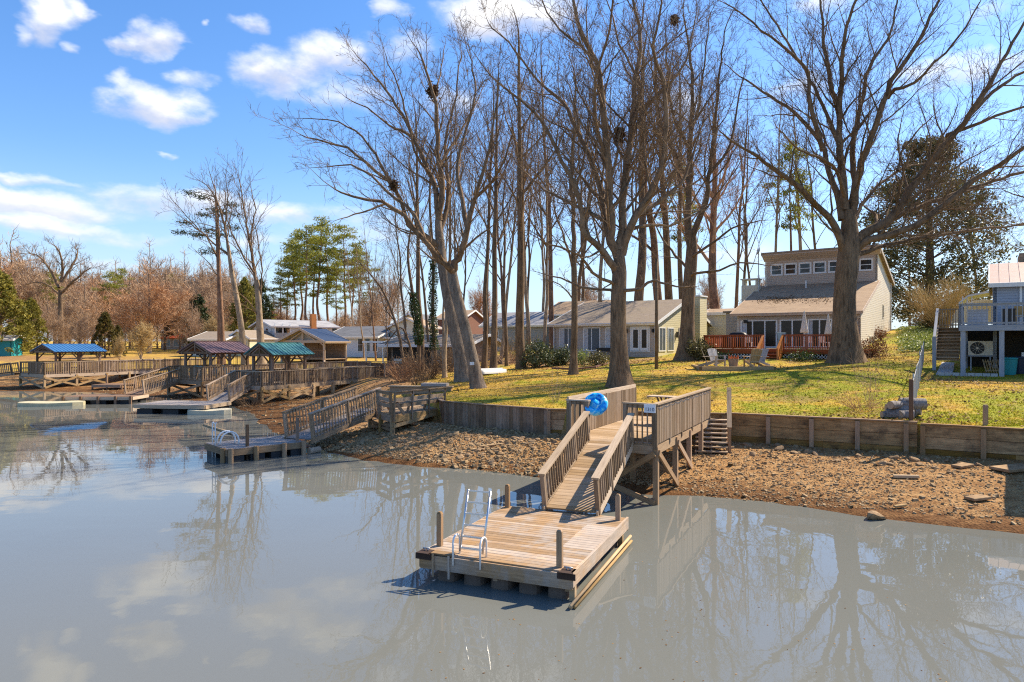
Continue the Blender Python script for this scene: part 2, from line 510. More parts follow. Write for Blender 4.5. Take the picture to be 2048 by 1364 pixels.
def ground_mat():
    t = NT('ground_soil_and_grass')
    P = t.geo()
    xyz = t.n('ShaderNodeSeparateXYZ'); t.l(P, xyz.inputs[0])
    grass, n2, n3 = lawn_colour(t, P, xyz)
    litter = t.ramp(n3, [(.3, (.12, .06, .025)), (.55, (.30, .17, .075)), (.8, (.46, .30, .15))])
    n4 = t.noise(P, .5, 5, .7, .4)
    grass = t.mix(t.math('MULTIPLY', t.ramp(n4, [(.50, 0.), (.63, .9)]), .8), grass, litter)
    lit_w = t.n('ShaderNodeAttribute'); lit_w.attribute_name = 'litter'
    lw = t.math('ADD', lit_w.outputs['Fac'], t.math('MULTIPLY', t.math('SUBTRACT', n2, .5), 1.2))
    grass = t.mix(t.ramp(lw, [(.4, 0.), (.62, 1.)]), grass, litter)
    # shore: clay, silt, small gravel
    s1 = t.noise(P, 3.0, 6, .75, .3)
    vo = t.n('ShaderNodeTexVoronoi'); t.l(P, vo.inputs['Vector']); vo.inputs['Scale'].default_value = 16
    s2 = t.noise(P, 28, 4, .7)
    clay = t.ramp(s1, [(.3, (.19, .09, .030)), (.5, (.37, .225, .10)), (.72, (.52, .36, .18))])
    clay = t.mix(.45, clay, t.ramp(s2, [(.3, (.12, .08, .05)), (.7, (.62, .48, .32))]), 'OVERLAY')
    damp = t.ramp(t.math('ADD', xyz.outputs[2], t.math('MULTIPLY', t.math('SUBTRACT', s1, .5), .35)), [(0., (.34, .27, .21)), (.10, (.50, .42, .36)), (.22, (1., 1., 1.))])
    clay = t.mix(1.0, clay, damp, 'MULTIPLY')
    sh = t.n('ShaderNodeAttribute'); sh.attribute_name = 'shore'
    t.col(t.mix(sh.outputs['Fac'], grass, clay))
    t.set(Roughness=.95); t.p.inputs['Specular IOR Level'].default_value = .15
    h = t.math('ADD', n3, t.math('MULTIPLY', vo.outputs['Distance'], sh.outputs['Fac']))
    t.bump(h, .7, .05)
    return t.m
M['ground'] = ground_mat()
def blade_mat():
    t = NT('grass_blades')
    P = t.geo(); xyz = t.n('ShaderNodeSeparateXYZ'); t.l(P, xyz.inputs[0])
    c, _, _ = lawn_colour(t, P, xyz)
    k = t.math('ADD', t.math('MULTIPLY', t.attr(), .9), .75)
    hs = t.n('ShaderNodeHueSaturation'); t.l(c, hs.inputs['Color']); t.l(k, hs.inputs['Value'])
    c = hs.outputs[0]
    t.col(c); t.set(Roughness=.8); t.p.inputs['Specular IOR Level'].default_value = .2
    tr = t.n('ShaderNodeBsdfTranslucent'); t.l(c, tr.inputs[0])
    mx = t.n('ShaderNodeMixShader'); mx.inputs[0].default_value = .35
    t.l(t.p.outputs[0], mx.inputs[1]); t.l(tr.outputs[0], mx.inputs[2]); t.l(mx.outputs[0], t.out.inputs[0])
    return t.m
M['grassblade'] = blade_mat()

def water_mat():
    t = NT('silty_lake_water')
    P = t.geo()
    n = t.noise(P, .10, 4, .6)
    t.col(t.mix(n, (.136, .140, .124), (.166, .169, .150)))
    t.set(Roughness=.014, IOR=1.333); t.p.inputs['Specular IOR Level'].default_value = .5
    w = t.noise(t.map(P, (1, .55, 1)), .9, 3, .5)
    w2 = t.noise(t.map(P, (1, .6, 1)), 4.0, 3, .55)
    calm = t.ramp(t.noise(t.map(P, (.5, 1.6, 1)), .12, 4, .6), [(.42, .25), (.62, 1.6)])
    t.bump(t.math('MULTIPLY', calm, t.math('ADD', w, t.math('MULTIPLY', w2, .22))), .026, .12)
    return t.m
M['water'] = water_mat()
def tube_mat():
    t = NT('blue_marbled_vinyl')
    n = t.noise(t.tc(), 5.5, 4, .55, 1.6)
    t.col(t.ramp(n, [(.30, (.005, .06, .36)), (.42, (.01, .30, .85)), (.54, (.03, .58, .90)), (.64, (.65, .88, .95))]))
    t.set(Roughness=.25)
    return t.m
M['tube'] = tube_mat()
# ---------------------------------------------------------------- light, sky, camera
SUN_AZ, SUN_EL = R(61), R(46)          # azimuth from +Y towards +X
sd = Vector((math.sin(SUN_AZ) * math.cos(SUN_EL), math.cos(SUN_AZ) * math.cos(SUN_EL), math.sin(SUN_EL)))
sl = bpy.data.lights.new('sun', 'SUN'); sl.energy = 5.0; sl.angle = R(.55); sl.color = (1, .87, .68)
so = bpy.data.objects.new('sun', sl); COL.objects.link(so)
so.rotation_euler = sd.to_track_quat('Z', 'Y').to_euler()

def make_world():
    w = bpy.data.worlds.new('World'); SC.world = w; w.use_nodes = True
    t = w.node_tree; t.nodes.clear()
    def n(ty, **kw):
        x = t.nodes.new(ty)
        for k, v in kw.items(): setattr(x, k, v)
        return x
    def mth(op, a, b=0., c=None):
        m = n('ShaderNodeMath', operation=op)
        for i, x in enumerate((a, b, c)):
            if x is None: continue
            if isinstance(x, bpy.types.NodeSocket): t.links.new(x, m.inputs[i])
            else: m.inputs[i].default_value = x
        return m.outputs[0]
    def mix(f, a, b, mode='MIX'):
        m = n('ShaderNodeMix', data_type='RGBA', blend_type=mode)
        for i, x in ((0, f), (6, a), (7, b)):
            if isinstance(x, bpy.types.NodeSocket): t.links.new(x, m.inputs[i])
            elif hasattr(x, '__len__'): m.inputs[i].default_value = (*x, 1)
            else: m.inputs[i].default_value = x
        return m.outputs[2]
    def sstep(x, a, b):
        r = n('ShaderNodeMapRange', interpolation_type='SMOOTHSTEP')
        t.links.new(x, r.inputs[0]); r.inputs[1].default_value = a; r.inputs[2].default_value = b
        return r.outputs[0]
    sky = n('ShaderNodeTexSky', sky_type='NISHITA', sun_disc=False)
    sky.sun_elevation = SUN_EL; sky.sun_rotation = SUN_AZ
    sky.air_density = 1.0; sky.dust_density = .6; sky.ozone_density = 2.2
    tc = n('ShaderNodeTexCoord').outputs['Generated']
    sep = n('ShaderNodeSeparateXYZ'); t.links.new(tc, sep.inputs[0])
    x, y, z = sep.outputs
    az0 = mth('ARCTAN2', x, y)
    el0 = mth('ARCSINE', z)
    el = el0
    hs = n('ShaderNodeHueSaturation'); t.links.new(sky.outputs[0], hs.inputs['Color'])
    hs.inputs['Saturation'].default_value = 1.12
    up = sstep(el, 0.02, .5)
    c = mix(1.0, hs.outputs[0], mix(up, (1.0, 1.1, 1.25), (.80, 1.06, 1.32)), 'MULTIPLY')
    c = mix(mth('MULTIPLY', mth('SUBTRACT', 1.0, sstep(el, -.02, .26)), .78), c, (3.8, 4.8, 5.9))
    def noise(scale, detail, loc=(0, 0, 0), sc=(1, 1, 1.9), dist=.15):
        m = n('ShaderNodeMapping'); t.links.new(tc, m.inputs[0])
        m.inputs['Scale'].default_value = sc; m.inputs['Location'].default_value = loc
        q = n('ShaderNodeTexNoise'); t.links.new(m.outputs[0], q.inputs['Vector'])
        q.inputs['Scale'].default_value = scale; q.inputs['Detail'].default_value = detail
        q.inputs['Roughness'].default_value = .58; q.inputs['Distortion'].default_value = dist
        return q.outputs['Fac']
    w1, w2 = noise(5, 3, (7, 2, 1), dist=0), noise(5, 3, (1, 9, 4), dist=0)
    w3, w4 = noise(17, 4, (4, 2, 8), dist=0), noise(17, 4, (2, 7, 3), dist=0)
    az = mth('ADD', az0, mth('ADD', mth('MULTIPLY', mth('SUBTRACT', w1, .5), .13), mth('MULTIPLY', mth('SUBTRACT', w3, .5), .06)))
    el = mth('ADD', el0, mth('ADD', mth('MULTIPLY', mth('SUBTRACT', w2, .5), .05), mth('MULTIPLY', mth('SUBTRACT', w4, .5), .03)))
    nz = noise(9, 7)
    nz2 = noise(22, 5, (3, 1, 0))
    nn = mth('ADD', mth('MULTIPLY', mth('SUBTRACT', nz, .5), 2.6), mth('MULTIPLY', mth('SUBTRACT', nz2, .5), 1.1))
    # cumulus puffs: bearing, elevation, half widths (radians)
    clouds = []
    def cl(px, py, wx, wy, s=1.0):
        a = math.atan((px - 1024) / FPX); e = math.atan((HY - py) / FPX * math.cos(a))
        clouds.append((a, e, wx / FPX * math.cos(a) ** 2, wy / FPX * math.cos(a), s))
    cl(85, 40, 75, 48); cl(20, 60, 40, 25, .7); cl(140, 20, 35, 22, .8)
    cl(165, 96, 24, 14, .7); cl(295, 70, 52, 36); cl(255, 88, 40, 16, .8); cl(490, 48, 40, 24, .8); cl(385, 40, 14, 9, .5)
    cl(300, 215, 115, 44, 1.1); cl(255, 165, 40, 30, .7); cl(375, 165, 40, 18, .5); cl(380, 240, 50, 16, .7)
    cl(560, 150, 125, 46, 1.1); cl(660, 115, 110, 42, 1.0); cl(505, 115, 42, 20, .7); cl(620, 200, 60, 20, .5); cl(800, 110, 90, 40, .8); cl(720, 195, 90, 25, .45)
    cl(985, 28, 140, 36, 1.1); cl(760, 14, 36, 14, .6); cl(1090, 20, 70, 40, .8); cl(880, 210, 60, 30, .6)
    cl(1365, 190, 50, 35, .8); cl(1590, 180, 70, 30, .75); cl(1900, 135, 110, 28, .7); cl(2020, 120, 60, 24, .6); cl(1660, -8, 70, 30, .6); cl(2000, 0, 80, 24, .6)
    cl(320, 316, 24, 7, .45)
    cl(60, 360, 190, 12, .7); cl(60, 408, 230, 30, 1.0); cl(330, 402, 190, 30, 1.0); cl(90, 446, 230, 14, .8); cl(620, 430, 210, 24, .75); cl(300, 470, 420, 14, .4)
    cl(200, 525, 330, 16, .35); cl(760, 470, 240, 30, .45); cl(1100, 400, 200, 30, .4); cl(2010, 440, 140, 26, .6); cl(1500, 520, 300, 24, .4)
    cl(-300, 100, 200, 60); cl(-250, 300, 250, 30, .7); cl(2400, 80, 220, 50, .8); cl(1300, -300, 300, 80); cl(500, -250, 250, 70); cl(2100, -350, 250, 80, .9); cl(-200, -300, 200, 60)
    mask = None; base = None
    for a, e, sa, se, s in clouds:
        u = mth('MULTIPLY', mth('SUBTRACT', az, a), 1 / sa)
        v = mth('MULTIPLY', mth('SUBTRACT', el, e), 1 / se)
        m = mth('MULTIPLY', mth('SUBTRACT', 1.27, mth('MULTIPLY_ADD', u, u, mth('MULTIPLY', v, v))), s)
        mask = m if mask is None else mth('SMOOTH_MAX', mask, m, .25)
        b = mth('MULTIPLY', mth('MAXIMUM', m, 0.), v)
        base = b if base is None else mth('ADD', base, b)
    dens = mth('ADD', mth('MAXIMUM', mask, -1.2), nn)
    cov = sstep(dens, .0, 1.6)
    shade = sstep(mth('ADD', base, mth('MULTIPLY', nn, .45)), -.55, .35)
    ccol = mix(shade, (4.2, 4.4, 5.2), (7.2, 7.1, 7.0))
    ccol = mix(mth('MULTIPLY', mth('SUBTRACT', 1.0, sstep(el0, .10, .27)), .55), ccol, (4.7, 5.0, 5.9))
    c = mix(mth('MULTIPLY', cov, .97), c, ccol)
    bg = n('ShaderNodeBackground'); t.links.new(c, bg.inputs[0]); bg.inputs[1].default_value = .10
    out = n('ShaderNodeOutputWorld'); t.links.new(bg.outputs[0], out.inputs[0])
make_world()

cam = bpy.data.cameras.new('camera'); cam.lens = FPX / 2048 * 36; cam.sensor_width = 36
cam.clip_end = 3000; cam.clip_start = .1
cam.shift_y = (HY - 682) / 2048
camo = bpy.data.objects.new('camera', cam); COL.objects.link(camo)
camo.location = (0, 0, CAMZ); camo.rotation_euler = (R(90), 0, 0)
SC.camera = camo
SC.view_settings.view_transform = 'Standard'; SC.view_settings.look = 'None'
SC.view_settings.exposure = 0.85; SC.view_settings.gamma = 1.0
SC.cycles.use_denoising = False
SC.cycles.filter_width = 1.15
SC.cycles.max_bounces = 6; SC.cycles.diffuse_bounces = 3; SC.cycles.transparent_max_bounces = 8
SC.cycles.sample_clamp_indirect = 6.0

# ---------------------------------------------------------------- ground sheet
SECT = [  # shore point, bank or wall point, far point, wall step (1) or open bank (0)
    ((-140, 42), (-142, 60), (-600, 200), 0), ((-60, 52), (-62, 63), (-420, 320), 0), ((-43, 57.0), (-45, 67), (-330, 390), 0),
    ((-34, 55.5), (-36, 68), (-280, 410), 0), ((-25, 49.5), (-29, 68), (-240, 425), 0), ((-18.5, 44.5), (-22, 66), (-200, 430), 0),
    ((-14.6, 38.5), (-16, 61), (-165, 435), 0), ((-12.6, 34.0), (-11.5, 54), (-130, 440), 0), ((-10.6, 30.8), (-8.6, 47), (-100, 440), 0),
    ((-9.2, 28.3), (-6.6, 39.5), (-75, 440), 0), ((-7.6, 26.1), (-4.2, 31.6), (-55, 440), .7), ((-6.5, 24.9), (-2.85, 28.3), (-30, 440), 1),
    ((-4.9, 23.5), (-1.4, 27.0), (0, 440), 1), ((-3.2, 22.5), (.3, 25.8), (30, 440), 1), ((-1.2, 21.8), (2.2, 24.5), (60, 430), 1),
    ((.9, 20.3), (4.2, 24.15), (95, 420), 1), ((3.0, 18.4), (5.6, 23.9), (125, 410), 1), ((4.93, 17.8), (7.3, 23.4), (160, 400), 1),
    ((7.16, 16.9), (10.2, 22.1), (190, 385), 1), ((8.95, 15.8), (12.3, 20.75), (215, 370), 1), ((11, 14.65), (14.4, 19.45), (240, 350), 1),
    ((20, 9.6), (24, 13.5), (300, 300), 1), ((36, .5), (40, 4), (380, 200), 1), ((120, -48), (126, -44), (560, 20), 1)]
WL = np.array([s[1] for s in SECT], float)
def wall_dist(x, y):
    x = np.asarray(x, float); y = np.asarray(y, float)
    best = np.full(x.shape, 1e9)
    for i in range(len(WL) - 1):
        a, b = WL[i], WL[i + 1]; e = b - a
        t = np.clip(((x - a[0]) * e[0] + (y - a[1]) * e[1]) / (e @ e), 0, 1)
        best = np.minimum(best, np.hypot(x - a[0] - t * e[0], y - a[1] - t * e[1]))
    return best
def bumps(x, y):
    return (np.sin(x * .9 + y * .35) * .5 + np.sin(x * .37 - y * .71 + 1.3) + np.sin(x * 2.1 + 1.9 * y) * .25) * .03
def smooth(x, a, b):
    t = np.clip((x - a) / (b - a), 0, 1); return t * t * (3 - 2 * t)
def lawn_z(x, y, zw):
    d = wall_dist(x, y)
    right = smooth(x, -14, 1)
    rise = .06 * np.minimum(d, 30) + .022 * np.clip(d - 30, 0, 40) + .004 * np.clip(d - 70, 0, 300)
    rl = .022 * np.minimum(d, 60) + .006 * np.clip(d - 60, 0, 300)
    z = zw + right * rise + (1 - right) * rl
    z += 1.5 * np.exp(-(((x - 35) / 10) ** 2 + ((y - 60) / 16) ** 2))
    z += bumps(x, y) * np.minimum(d / 3, 1)
    return z
def make_ground():
    def interp(k):
        out = []
        for i in range(len(SECT) - 1):
            a, b = np.array(SECT[i][k], float), np.array(SECT[i + 1][k], float)
            L = np.linalg.norm(np.array(SECT[i][1]) - np.array(SECT[i + 1][1]))
            m = max(4, min(24, int(L / .45)))
            for j in range(m): out.append(a + (b - a) * j / m)
        out.append(np.array(SECT[-1][k], float)); return np.array(out)
    P, W, Q, S = interp(0), interp(1), interp(2), interp(3)
    n = len(P)
    jit = np.cumsum(RNG.normal(0, .10, n)); jit -= np.linspace(jit[0], jit[-1], n); jit = np.clip(jit, -.38, .38)
    dirn = (W - P); dl = np.linalg.norm(dirn, axis=1)[:, None]; dirn /= dl
    P = P + dirn * jit[:, None]
    rows, z, shore = [], [], []
    zb = np.where(S > .5, .42, 0.0)
    zw = 1.32 + (1.55 - 1.32) * smooth(P[:, 0], -10, -5)
    zb = .68 * S + (zw - .02) * (1 - S)
    for off, zz in ((-60, -3.), (-14, -1.4), (-5, -.65), (-2, -.28), (-.7, -.10)):
        rows.append(P + dirn * off); z.append(np.full(n, zz)); shore.append(np.ones(n))
    for t in np.linspace(0, 1, 34):
        p = P + (W - P) * t
        bank = (1 - S) * (smooth(np.full(n, t), .55, 1.) * .75 + t * .25) + S * (t ** .9)
        r = bumps(p[:, 0] * 3, p[:, 1] * 3) * .8 * min(1, t * 4) * (1 - .0 * t)
        rows.append(p); z.append(.0 + zb * bank + r + .015 * (t > 0)); shore.append(1 - (1 - S) * smooth(np.full(n, t), .8, .98))
    rows.append(W + dirn * .06); z.append(zw.copy()); shore.append((S > .5) * 0.0)
    nb = 90
    for i in range(1, nb + 1):
        t = (i / nb) ** 2.6
        p = W + dirn * .06 + (Q - W) * t
        rows.append(p); z.append(lawn_z(p[:, 0], p[:, 1], zw)); shore.append(np.zeros(n))
    m = len(rows)
    XY = np.array(rows); Z = np.array(z)
    verts = np.concatenate([XY, Z[:, :, None]], axis=2).reshape(-1, 3)
    idx = np.arange(m * n).reshape(m, n)
    faces = np.stack([idx[:-1, :-1], idx[:-1, 1:], idx[1:, 1:], idx[1:, :-1]], axis=2).reshape(-1, 4)
    me = bpy.data.meshes.new('ground')
    me.from_pydata(verts.tolist(), [], faces.tolist())
    a = me.attributes.new('shore', 'FLOAT', 'POINT'); a.data.foreach_set('value', np.array(shore, np.float32).ravel())
    x, y = verts[:, 0], verts[:, 1]
    lit = np.zeros(len(x))
    for cx, cy, sx, sy, k in ((-8, 46, 3.2, 8, 1.), (-9, 58, 8, 12, .9), (4, 52, 5, 7, .8), (3, 60, 10, 8, .8), (11, 21.5, 2.4, .9, .9), (21.5, 44, 3, 3, .8),
                              (26, 46, 2.2, 6, .55), (14.2, 46.5, 4, 3, .7), (-4.3, 36, 1.2, 5, .7), (8, 48.5, 3.2, 2, .7), (-70, 90, 40, 16, .7), (20, 31, 1.4, 8, .6), (17, 23, 5, 4, .3), (0, 110, 80, 30, .8), (10.5, 52, 2.6, 2.2, .8), (6.6, 44.5, .9, .5, .55), (5.2, 42.3, 1.0, .5, .55), (3.4, 40, 1.1, .5, .55), (1.4, 37.8, 1.2, .5, .55), (-.6, 35.6, 1.2, .5, .5), (24, 47, 1.4, 4, .5)):
        lit = np.maximum(lit, k * np.exp(-((x - cx) / sx) ** 2 - ((y - cy) / sy) ** 2))
    a = me.attributes.new('litter', 'FLOAT', 'POINT'); a.data.foreach_set('value', lit.astype(np.float32))
    me.materials.append(M['ground'])
    me.polygons.foreach_set('use_smooth', [True] * len(me.polygons))
    o = bpy.data.objects.new('ground', me); COL.objects.link(o); tag(o, kind='structure')
    return o, BVHTree.FromPolygons([Vector(v) for v in verts], faces.tolist())
ground, GB = make_ground()
def gz(x, y, dz=0.0):
    h = GB.ray_cast(Vector((x, y, 200)), Vector((0, 0, -1)))
    return (h[0].z if h[0] is not None else 0.0) + dz
def ong(px, py, lo=12, hi=160):
    """where the sight line meets the ground"""
    o = Vector((0, 0, CAMZ)); d = at(px, py, 1.0) - o
    h = GB.ray_cast(o, d.normalized())
    return h[0] if h[0] is not None else at(px, py, hi)
def gpx(px, D):
    x = (px - 1024) / FPX * D
    return Vector((x, D, gz(x, D)))
wme = bpy.data.meshes.new('water')
wme.from_pydata([(-500, -120, 0), (300, -120, 0), (300, 75, 0), (-500, 75, 0)], [], [(0, 1, 2, 3)])
wme.materials.append(M['water'])
wo = bpy.data.objects.new('water', wme); COL.objects.link(wo); tag(wo, kind='structure')
# ---------------------------------------------------------------- piers, gangways, floats
def lerp(a, b, t): return Vector(a) + (Vector(b) - Vector(a)) * t
UP = Vector((0, 0, 1))

def railing(root, p0, p1, h, n_post, matp, matb, matc, bal=.115, bw=.035, name='railing', cap=(.14, .038), posts=True, o=None,
            solid=False, post_size=.09, tilt=None, side=(0, 0, 0), capmat=None, bot=.08, lean=0):
    """a run of guard rail over the edge p0-p1; its posts and its panel of balusters are sub-parts of the handrail"""
    o = o if o is not None else root.location
    p0, p1 = Vector(p0), Vector(p1)
    nrm = (p1 - p0).cross(UP).normalized()
    up = UP if tilt is None else Vector(tilt)
    cm = MB(o)
    cm.beam(p0 + up * h, p1 + up * h, cap[0], cap[1], up=up, ext=.06)
    rail = cm.build(name, matc, root)
    bm = MB(o)
    L = (p1 - p0).length
    bm.beam(p0 + up * (h - .07), p1 + up * (h - .07), .04, .085, up=up)
    bm.beam(p0 + up * bot, p1 + up * bot, .04, .085, up=up)
    k = max(2, int(L / bal))
    for i in range(k):
        q = lerp(p0, p1, (i + .5) / k) + nrm * (.03 + random.uniform(-.003, .003))
        bm.beam(q + up * (bot - .07), q + up * (h - .03), bw, bw if not solid else .02, up=nrm)
    bm.build('baluster_panel', matb, rail)
    if posts:
        for i in range(n_post):
            q = lerp(p0, p1, i / (n_post - 1))
            pm = MB(o); pm.beam(q - up * .12, q + up * (h - .02), post_size, post_size, up=nrm)
            pm.build('rail_post', matp, rail)
    return rail
def boards(mb, A, B, Cc, thick, pitch=.14, gap=.008, skew=0, over=0.0):
    """deck boards parallel to A-B, laid side by side from A towards Cc (top face at A's height)"""
    A, B, Cc = Vector(A), Vector(B), Vector(Cc)
    d = Cc - A; L = d.length; d /= L
    k = max(1, round(L / pitch)); w = L / k
    dz = Vector((0, 0, -thick / 2))
    for i in range(k):
        q = A + d * (w * (i + .5))
        e = random.uniform(-.006, .012) + over
        mb.beam(q + dz, q + (B - A) + dz + Vector((0, 0, random.uniform(-.002, .002))), w - gap, thick, up=UP, ext=e)

def gangway(label, top, bot, w, hr, mats, n_post=3, bal=.115, group='gangways', walk=None, capw=.16):
    top, bot = Vector(top), Vector(bot)
    root = thing('gangway', label, 'gangway', bot, 0, group)
    ax = (top - bot); flat = Vector((ax.x, ax.y, 0)).normalized()
    rt = flat.cross(UP)
    nrm = rt.cross(ax.normalized()).normalized()
    if nrm.z < 0: nrm = -nrm
    m = MB(bot)
    L = ax.length; k = int(L / .14)
    for i in range(k):
        q = lerp(bot, top, (i + .5) / k)
        m.beam(q - rt * (w / 2 - .05), q + rt * (w / 2 - .05), L / k - .01, .035, up=nrm)
    m.build('walkway', walk or mats[2], root)
    for s in (-1, 1):
        sm = MB(bot)
        sm.beam(bot + rt * s * w / 2 - nrm * .05, top + rt * s * w / 2 - nrm * .05, .045, .19, up=nrm, ext=.03)
        sm.build('side_stringer', mats[2], root)
        railing(root, bot + rt * s * w / 2 + ax * .02, top + rt * s * w / 2 - ax * .02, hr, n_post, mats[0], mats[1], mats[2], bal=bal,
                tilt=nrm, cap=(capw, .04), o=bot, bot=.13)
    return root

def post(root, p, z0, z1, s=.14, mat=None, name='pile', o=None, yaw=0):
    m = MB(o if o is not None else root.location)
    m.beam((p[0], p[1], z0), (p[0], p[1], z1), s, s, up=(math.cos(yaw), math.sin(yaw), 0))
    return m.build(name, mat or M['post'], root)
def brace(root, a, b, mat=None, w=.045, h=.14, o=None):
    m = MB(o if o is not None else root.location)
    a, b = Vector(a), Vector(b)
    sideup = (b - a).cross(UP).cross(b - a)
    m.beam(a, b, w, h, up=sideup.normalized())
    return m.build('brace', mat or M['post'], root)

# ======================= near float =======================
def near_float():
    yaw = R(-23.0); W, L, zt = 2.72, 3.58, .47
    root = thing('floating_dock', 'large pale wooden floating dock nearest the viewer, with four bare posts and an aluminium ladder', 'dock', (.40, 12.78, 0), yaw, 'floating docks')
    m = MB()
    k = 27; w = L / k
    for i in range(k):
        y = -L / 2 + w * (i + .5)
        if i > 13 and False: continue
        # the right end of some boards was replaced with paler short pieces
        if 9 <= i <= 20:
            sp = W / 2 - .62 + random.uniform(-.01, .01)
            m.beam((-W / 2 + .01, y, zt - .02), (sp, y, zt - .02), w - .007, .04, tint=random.uniform(.1, .75))
            m.beam((sp + .006, y, zt - .019), (W / 2 - .035, y, zt - .019), w - .007, .04, tint=random.uniform(.75, 1.15))
        else:
            m.beam((-W / 2 + .01, y, zt - .02 + random.uniform(-.002, .002)), (W / 2 - .035, y, zt - .02), w - .007, .04, tint=random.uniform(.2, 1.0))
    m.build('deck_boards', M['dockpale'], root, bevel=.004)
    for nm, a, b, wd in (('fascia', (-W / 2, -L / 2 - .022, zt - .145), (W / 2, -L / 2 - .022, zt - .145), .04), ('fascia', (-W / 2, L / 2 + .022, zt - .145), (W / 2, L / 2 + .022, zt - .145), .04),
                         ('fascia', (W / 2 - .01, -L / 2 - .045, zt - .11), (W / 2 - .01, L / 2 + .045, zt - .11), .045), ('fascia', (-W / 2 - .022, -L / 2, zt - .145), (-W / 2 - .022, L / 2, zt - .145), .04)):
        f = MB(); f.beam(a, b, wd, .24); f.build(nm, M['dockpale'], root, bevel=.005)
    for i in range(3):
        f = MB(); x = (-W / 2 + .5, 0, W / 2 - .12)[i]
        f.beam((x, -L / 2 + .06, zt - .24), (x, L / 2 - .06, zt - .24), .08, .2); f.build('joist', M['oldbrown'], root)
    for i in range(5):
        for yy in (-L / 2 + .42, 0, L / 2 - .42):
            if yy == 0 and i in (1, 2, 3): continue
            x = -W / 2 + .42 + i * .50
            f = MB(); n = 14
            rg = []
            for (z, s) in ((-.25, .92), (.0, 1.), (.16, .98), (.215, .9)):
                rg.append([(x + .19 * s * abs(math.cos(q)) ** .5 * math.copysign(1, math.cos(q)), yy + .36 * s * abs(math.sin(q)) ** .5 * math.copysign(1, math.sin(q)), z) for q in [2 * math.pi * j / n for j in range(n)]])
            f.rings(rg); f.build('float_drum', M['floatbrown'], root, smooth=False)
    for x, y, h in ((-W / 2 + .13, -L / 2 + .42, .60), (W / 2 - .28, -L / 2 + .17, .60), (-W / 2 + .12, L / 2 - .14, .50), (W / 2 - .13, L / 2 - .26, .53)):
        f = MB(); f.beam((x, y, zt - .3), (x, y, zt + h - .03), .092, .092, up=(0, 1, 0)); f.beam((x, y, zt + h - .03), (x, y, zt + h), .092, .092, up=(0, 1, 0), taper=.55)
        f.build('mooring_post', M['post'], root, bevel=.006)
    for x in (-W / 2 + .07, W / 2 - .1):
        f = MB(); f.box((x, -L / 2 + .02, zt + .004), (.22, .24, .012)); f.box((x, -L / 2 - .05, zt - .06), (.3, .012, .1))
        f.build('corner_bracket', M['rust'], root)
        f = MB(); y = -L / 2 + .06
        f.tube([(x - .07, y, zt + .05), (x + .07, y, zt + .05)], .012, 6); f.tube([(x - .03, y, zt), (x - .03, y, zt + .05)], .012, 6); f.tube([(x + .03, y, zt), (x + .03, y, zt + .05)], .012, 6)
        f.build('cleat', M['steel'], root, smooth=True)
    f = MB(); f.tube([(W / 2 + .045, -L / 2 - .30, .05), (W / 2 + .075, L / 2 - .05, .12)], .03, 8); f.build('pipe', M['postgold'], root, smooth=True)
    f = MB(); f.tube([(W / 2 + .10, -L / 2 - .25, .03), (W / 2 + .13, L / 2 - .2, .07)], .025, 8); f.build('pipe', M['postgold'], root, smooth=True)
    for y in (-L / 2 + .1, L / 2 - .4):
        f = MB(); f.beam((W / 2 - .04, y, -.1), (W / 2 - .04, y, zt - .22), .09, .09, up=(0, 1, 0)); f.build('hanger', M['postgold'], root)
    # hinged board with two legs on the front left
    f = MB(); f.box((-W / 2 + .42, -L / 2 + .03, zt + .012), (.4, .16, .02))
    for x in (-W / 2 + .26, -W / 2 + .56): f.beam((x, -L / 2 - .055, zt + .01), (x, -L / 2 - .055, zt - .38), .035, .02, up=(0, 1, 0))
    f.build('step_bracket', M['dockpale'], root)
    # ladder swung up, leaning back over the deck
    lx, y0 = -W / 2 + .84, -L / 2 + .10
    base, tip = Vector((0, y0, zt + .06)), Vector((0, y0 + .32, zt + 1.04))
    ld = None
    f = MB()
    for s in (-.21, .21):
        off = Vector((lx + s, 0, 0)) + Vector((.06 if s else 0, 0, 0))
        f.tube([base + off, tip + off * 1.0], .021, 8)
    ld = f.build('ladder', M['alu'], root, smooth=True)
    for i in range(6):
        q = lerp(base, tip, .06 + .92 * i / 5) + Vector((lx + .06, 0, 0))
        f = MB(); f.beam(q - Vector((.2, 0, 0)), q + Vector((.2, 0, 0)), .035, .022); f.build('rung', M['alu'], ld)
    for s in (-.25, .25):
        x = lx + .06 + s
        f = MB()
        arc = [(x, y0 - .17, zt - .14), (x, y0 - .17, zt + .22)] + [(x, y0 - .05 - .12 * math.cos(q), zt + .24 + .11 * math.sin(q)) for q in [math.pi * j / 8 for j in range(9)]] + [(x, y0 + .07, zt + .2), (x, y0 + .07, zt)]
        f.tube(arc, .017, 8); f.build('grab_rail', M['whitetrim'], ld, smooth=True)
    return root
near_float()

# ======================= near gangway and pier =======================
GM = (M['railgrey'], M['railgrey'], M['railcap'])
DZ = 1.5
ga_top, ga_bot = V(2.55, 17.6, DZ + .02), V(1.22, 14.28, .53)
gangway('steep grey wooden gangway leading up from the nearest floating dock', ga_top, ga_bot, 1.16, .76, GM, 4, .15, walk=M['deckfloor'])

